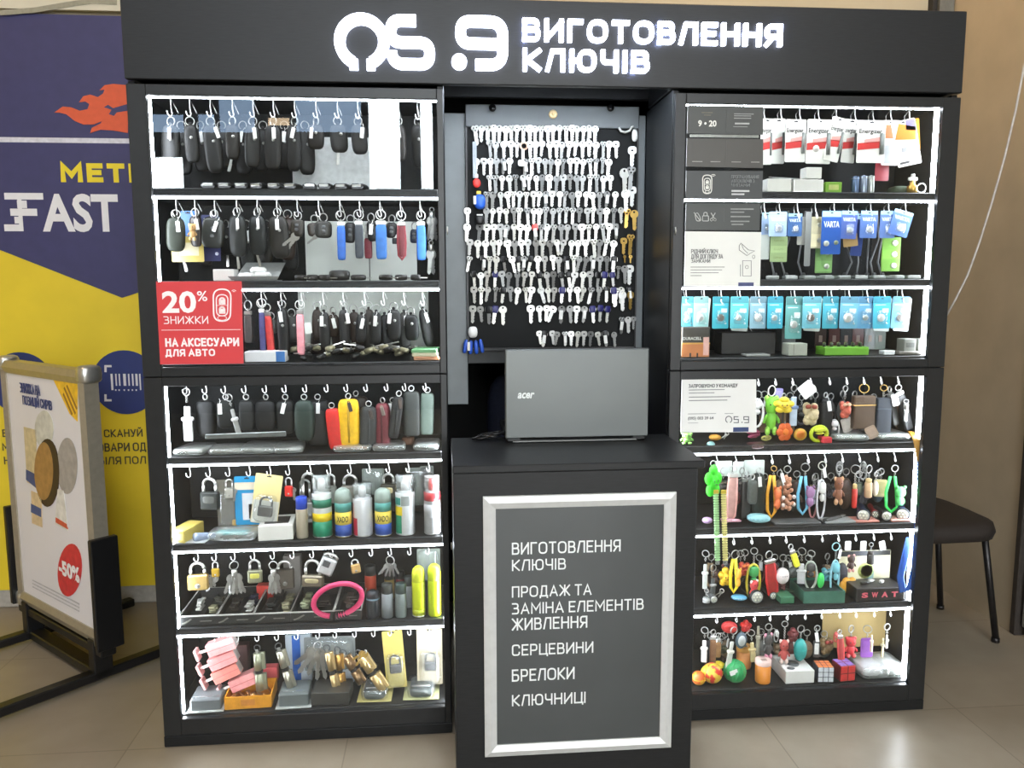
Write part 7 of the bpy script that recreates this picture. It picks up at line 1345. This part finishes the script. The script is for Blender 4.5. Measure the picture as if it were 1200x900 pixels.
for j in range(3): c_ = T('trinket', f"small metal trinket lying on the black lettered box, {ORD[j+1]} from left", 'trinket', t.location+Vector(((-14+12*j)*k, 0.01*(j % 2), 17*k+0.001)), (0, 0, 0.4*j), 'trinkets on the black box'); MB().sup((0, 0, 0.004), (0.011, 0.007, 0.004), 0.6, 0.8).build('body', M(((60, 60, 56), (190, 190, 186), (200, 200, 196))[j], 0.35, 0.4), c_); MB().ring((0.013, 0, 0.003), 0.004, 0.001, 'z', 10, 4).build('loop', STEEL, c_)
t, k = stand('green_box', 'dark green open box with trays at the middle of the sixth right shelf', 'box', 966, 724, 6, None, -3); t.location.y += 0.055; W = 52*k
b = MB(); b.box((0, 0, 0.002), (W, 0.11, 0.003)); b.box((0, -0.055, 0.018), (W, 0.003, 0.036)); b.box((0, 0.055, 0.018), (W, 0.003, 0.036)); b.box((-W/2, 0, 0.018), (0.003, 0.11, 0.036)); b.box((W/2, 0, 0.018), (0.003, 0.11, 0.036)); b.build('box', M((62, 112, 94), 0.45), t); MB().box((0, 0, 0.028), (W*0.96, 0.10, 0.006), 0.002).build('dark_insert', M((34, 48, 44), 0.3), t)
box(922, 725, 6, 18, 9, 0.05, (60, 116, 84), 'small green carton left of the dark green box', lo=0.035)
figure(921, 690, 720, 22, 'fluff', (58, 92, 74), (80, 110, 90), 'dark green plush lying behind the small green carton', y=0.12, ring=False, chain=0, cat='plush toy')
torch(886, 725, 6, 17, 0.09, (40, 42, 44), 'large black flashlight facing out on the sixth right shelf', rz=3); torch(905, 722, 6, 10, 0.08, (44, 44, 46), 'smaller black flashlight right of the large one', rz=6, lens=(196, 200, 196), y=0.07)
torch(836, 712, 6, 10, 0.06, (120, 122, 122), 'small silver flashlight at the left of the sixth right shelf', lens=(220, 222, 218), y=0.06)
figure(866, 697, 716, 18, 'egg', (96, 170, 206), (190, 206, 214), 'sky blue toy car lying below the yellow strap', y=0.07, ring=False, chain=0, cat='toy')
figure(827, 645, 690, 8, 'slim', (176, 180, 172), (206, 208, 202), 'grey chain charm at the left end of the right sixth row', y=0.085); figure(828, 690, 725, 10, 'tube', (176, 178, 176), (150, 152, 150), 'clear domed bottle opener charm at the left end of the sixth shelf', y=0.06, R=0.006)
figure(836, 662, 700, 9, 'slim', (70, 74, 72), (150, 150, 146), 'dark multi tool charm beside the grey chain charm', y=0.09); keybunch(846, 690, 716, 'dull silver nail clippers hanging below the amber plush', 2, 0.085, 0.006, head=False)
# row 7
figure(826, 735, 776, 9, 'slim', (206, 196, 190), (226, 220, 214), 'white and pink chain charm at the left end of the bottom row', y=0.07)
strap(836, 738, 784, 7, (120, 84, 56), 'brown leather strap charm in the bottom row left end', y=0.08, loop=False, R=0.008); strap(842, 742, 770, 6, (150, 110, 70), 'tan leather strap charm beside the brown strap', y=0.10, loop=False, R=0.007)
figure(846, 742, 766, 16, 'fluff', (56, 60, 40), (90, 90, 60), 'dark olive charm behind the tan strap in the bottom row', y=0.13); figure(861, 735, 784, 9, 'slim', (190, 190, 180), (214, 210, 196), 'silver and white chain charm hanging over the green ball', y=0.06, R=0.011, tilt=8)
figure(855, 728, 742, 18, 'disc', (190, 44, 44), (206, 60, 56), 'red round charm at the top of the bottom row left part', y=0.12, ring=False, chain=0); figure(874, 727, 740, 12, 'puff', (196, 44, 40), (160, 30, 30), 'red plush charm right of the red round charm', y=0.12, ring=False, chain=0)
figure(869, 741, 760, 14, 'disc', (80, 96, 106), (200, 206, 206), 'grey blue badge charm with white curl in the bottom row', y=0.10, ring=False, chain=0); figure(880, 738, 776, 9, 'slim', (196, 180, 130), (190, 170, 120), 'gold beaded chain charm right of the badge', y=0.075, tilt=-6)
figure(889, 730, 770, 6, 'slim', (140, 136, 116), (160, 156, 136), 'dull metal bar charm in the bottom row', y=0.10, ring=False, chain=0)
figure(901, 731, 772, 14, 'bear', (60, 58, 56), (214, 140, 160), 'dark and pink doll charm in the bottom row', R=0.010, chain=0.01); figure(910, 738, 752, 6, 'loop', (150, 150, 146), (190, 190, 184), 'small steel ring charm beside the dark and pink doll', y=0.09, ring=False, chain=0)
figure(920, 728, 777, 14, 'bear', (176, 76, 70), (226, 200, 190), 'red brown teddy charm with white feet in the bottom row', chain=0.04, R=0.009); figure(929, 736, 752, 12, 'puff', (110, 36, 40), (90, 26, 30), 'dark red plush charm beside the teddy', y=0.11, ring=False, chain=0)
figure(939, 733, 774, 16, 'egg', (30, 140, 134), (50, 160, 150), 'teal backpack charm in the bottom row', R=0.011, chain=0.02)
figure(958, 733, 770, 7, 'flat', (56, 58, 58), (220, 222, 218), 'black tag charm with white labels in the bottom row', y=0.07, chain=0.03, R=0.009, tag=-0.3)
t, k = stand('backing_board', 'tan cardboard backing behind the charms of the bottom right row', 'card', 1000, 778, 7, 0.2); MB().box((0, 0, 0.09), (0.22, 0.004, 0.13), 0.001).build('board', M((170, 146, 92), 0.6, 0, 0.06, 10), t)
figure(968, 745, 768, 18, 'fluff', (120, 96, 60), (150, 60, 50), 'brown black charm before the tan backing', y=0.13, ring=False, chain=0)
strap(984, 738, 776, 7, (206, 70, 66), 'red cord strap charm with white beads in the bottom row', y=0.07, loop=True, R=0.007, tilt=-6)
figure(998, 733, 770, 16, 'bear', (206, 56, 62), (220, 80, 84), 'red teddy charm with heart on the tan backing', R=0.011, chain=0.014, y=0.085); figure(1017, 733, 770, 14, 'flat', (140, 84, 170), (150, 96, 180), 'purple rounded charm on the tan backing', R=0.012, chain=0.016, y=0.085)
figure(1022, 742, 764, 4, 'slim', (220, 206, 170), (230, 220, 190), 'gold chain hanging beside the purple charm', y=0.075, ring=False, chain=0); figure(1040, 731, 760, 5, 'slim', (196, 190, 170), (170, 166, 150), 'silver key shaped charm at the right end of the bottom row', R=0.010, chain=0.01); figure(1035, 745, 772, 4, 'slim', (206, 190, 150), (200, 190, 160), 'thin gold chain at the edge of the tan backing', y=0.09, ring=False, chain=0)
figure(980, 741, 752, 5, 'loop', (214, 80, 80), (226, 110, 104), 'small red rose charm above the red cord strap', y=0.075, ring=False, chain=0)
t, k = stand('smiley_ball', 'yellow ball with black spots behind the red yellow ball', 'ball', 842, 790, 7, 0.10); R = 9.5*k; MB().sup((0, 0, R), (R, R, R), 1, 1, 20, 12).build('ball', M((232, 206, 44), 0.4), t)
for dx, dz in ((-0.45, 0.1), (0.2, 0.25), (0.45, -0.4)): MB().sup((dx*R, -R*math.sqrt(1-dx*dx-dz*dz)+0.001, R+dz*R), (R*0.2, R*0.06, R*0.24)).build('black_spot', BLACK, t)
def twotone(c1, c2, scale, lo=0.47, hi=0.53):
    m = M(c1, 0.35, 0, 0.1, scale, bump=0.01).copy(); rp = [n for n in m.node_tree.nodes if n.type == 'VALTORGB'][0]
    rp.color_ramp.elements[0].color = lin(c1)+(1,); rp.color_ramp.elements[1].color = lin(c2)+(1,); rp.color_ramp.elements[0].position = lo; rp.color_ramp.elements[1].position = hi; return m
t, k = stand('patterned_ball', 'red and yellow scaly ball at the front of the bottom right shelf', 'ball', 838, 812, 7, None); R = 13*k; t.location.y += R; MB().sup((0, 0, R), (R, R, R), 1, 1, 22, 14).build('ball', twotone((222, 60, 48), (236, 200, 70), 42), t); MB().sup((-R*0.62, 0, R), (R*0.5, R*0.62, R*0.75)).build('yellow_half', M((236, 206, 60), 0.4), t)
t, k = stand('patterned_ball', 'small orange red ball at the left end of the bottom right shelf', 'ball', 821, 812, 7, None); R = 9*k; t.location.y += R; MB().sup((0, 0, R), (R, R, R), 1, 1, 18, 10).build('ball', twotone((226, 110, 50), (236, 180, 60), 40), t); MB().ring((0, 0, R), R*0.99, 0.0012, 'z', 20, 4).build('seam', YEL, t)
t, k = stand('net_ball', 'green plastic ball with square holes and a white label', 'ball', 865, 808, 7, None); R = 14*k; t.location.y += R; MB().sup((0, 0, R), (R, R, R), 1, 1, 24, 14).build('ball', twotone((26, 84, 50), (40, 150, 84), 50, 0.36, 0.44), t); MB().box((0, -R-0.001, R*1.25), (0.024, 0.002, 0.014), 0.0005, mat=Matrix.Rotation(0, 4, 'Y')).build('white_label', PAPER, t, (0, 0, 0), (math.radians(-6), math.radians(-18), 0))
for a in range(6): MB().ring((0, 0, 0), R*1.005, 0.002, 'y', 24, 4).build('green_rib', M((48, 160, 92), 0.35), t, (0, 0, R), (0.3*(a % 2), 0.2, a*PI/6))
def jar(u, v, w, hp_, c, top, lab, y=None):
    t, k = stand('jar', lab, 'jar', u, v, 7, y); R = w*k/2; H = hp_*k
    if y is None: t.location.y += R
    MB().lathe([(0, 0), (R*0.92, 0), (R*0.96, 0.003), (R, H*0.8), (0, H*0.8)], n=22).build('jar', M(c, 0.35, 0, 0.08, 30), t); MB().lathe([(R*1.02, H*0.8), (R*1.04, H*0.82), (R*1.04, H*0.98), (R*0.98, H), (0, H)], n=22).build('lid', M(top, 0.4), t)
    MB().box((0, -R*0.2, H+0.0006), (R*0.7, R*0.5, 0.001)).build('lid_print', M((150, 130, 120), 0.5), t); return t
jar(897, 807, 20, 30, (226, 140, 50), (226, 196, 186), 'orange jar with a pale pink lid at the bottom shelf'); jar(871, 792, 19, 28, (226, 150, 80), (232, 170, 80), 'orange jar with orange lid behind the green ball', 0.15)
figure(908, 800, 809, 18, 'egg', (150, 190, 70), (180, 206, 100), 'lime green toy capsule between the jar and the white carton', y=0.06, ring=False, chain=0, cat='toy'); figure(886, 802, 811, 22, 'fluff', (170, 120, 96), (196, 160, 140), 'clear packet of brown trinkets before the orange jar', y=0.05, ring=False, chain=0, cat='packet')
t = box(937, 809, 7, 38, 17, 0.11, (230, 230, 224), 'white carton with round grey windows on the bottom right shelf', lo=0.03)
k = (t.location.y+CD)/FPX
for dx, dy, rx, ry in ((-0.004, -0.008, 0.019, 0.022), (-0.022, -0.038, 0.012, 0.009), (0.024, 0.015, 0.007, 0.014)): MB().lathe([(1.0, 0), (1.0, 0.0006), (0, 0.0006)], n=20, mat=Matrix.Translation((dx, dy, 17*k)) @ Matrix.Diagonal((rx, ry, 1, 1))).build('grey_window', M((96, 100, 100), 0.4), t)
def cube(u, v, w, top, front, side, lab, rz, grid, n=3):
    t, k = stand('puzzle_cube', lab, 'puzzle cube', u, v, 7, None, rz); A = w*k; t.location.y += A/2
    MB().box((0, 0, A/2), (A, A, A), 0.002).build('core', M(grid, 0.4), t); s = A/n
    for nm, c, f in (('top_tiles', top, lambda i, j: ((-A/2+s*(i+.5), -A/2+s*(j+.5), A), (s*.86, s*.86, 0.0014))), ('front_tiles', front, lambda i, j: ((-A/2+s*(i+.5), -A/2, s*(j+.5)), (s*.86, 0.0014, s*.86))), ('side_tiles', side, lambda i, j: ((A/2, -A/2+s*(i+.5), s*(j+.5)), (0.0014, s*.86, s*.86)))):
        b = MB(); [b.box(*f(i, j), 0.0005) for i in range(n) for j in range(n)]; b.build(nm, M(c, 0.35), t)
    return t
cube(968, 807, 20, (226, 130, 76), (214, 218, 222), (52, 104, 104), 'puzzle cube with orange top and white front on the bottom right shelf', -6, (60, 66, 80)); cube(992, 806, 21, (140, 116, 190), (206, 60, 56), (190, 60, 60), 'red sided cube with a lilac top beside the puzzle cube', 5, (120, 30, 32), 2)
for i, (u, v, w, c, nl) in enumerate(((1026, 802, 40, (206, 206, 206), 'left, over the cube'), (1048, 800, 34, (196, 200, 196), 'right, by the lit strip'))):
    t, k = stand('packet', f"crumpled clear and white packet at the bottom right corner, {nl}", 'packet', u, v, 7, None, rr(8), 'crumpled packets at the bottom right'); t.location.y += 0.05
    MB().sup((0, 0, 0.022), (w*k/2, 0.06, 0.021), 0.5, 0.4, 20, 8).build('clear_bag', FILM, t); MB().sup((0, 0.004, 0.02), (w*k*0.42, 0.05, 0.017), 0.6, 0.5, 16, 6).build('white_contents', M(c, 0.5, 0, 0.2, 50, bump=0.4), t)
box(1056, 800, 7, 16, 14, 0.06, (150, 206, 214), 'pale blue carton at the right end of the bottom shelf', y=0.19)

# rear layer of charms, half hidden behind the front ones
krr = random.Random(33); MUT = [(70, 50, 40), (40, 42, 44), (96, 70, 52), (56, 62, 54), (110, 50, 48), (60, 60, 66), (130, 110, 84), (46, 66, 74), (84, 84, 80)]; MUN = ['brown', 'black', 'tan brown', 'dark olive', 'dark red', 'slate grey', 'beige', 'dark teal', 'grey']
for row, us, vt, vb in ((4, (896, 912, 926, 940, 956, 974, 988, 1002, 1024, 1040, 1056), 460, 500), (5, (866, 878, 896, 914, 934, 956, 974, 992, 1012, 1030), 552, 590), (6, (834, 852, 868, 890, 908, 924, 934, 948, 970, 986), 648, 690), (7, (832, 850, 872, 892, 906, 928, 946, 966), 738, 772)):
    for i, u in enumerate(us):
        m_ = krr.randrange(9); kd = krr.choice(['fluff', 'bear', 'flat', 'strap', 'loop', 'slim', 'egg'])
        figure(u, vt+krr.uniform(-3, 3), vb+krr.uniform(-8, 12), krr.uniform(11, 17), kd, MUT[m_], MUT[(m_+3) % 9], f"{MUN[m_]} charm in the rear layer of right row {('four', 'five', 'six', 'seven')[row-4]}, {ORD[i+1]} from left", y=krr.uniform(0.15, 0.2), chain=krr.choice([0.008, 0.016]), tag=krr.choice([None, None, 0.1]))
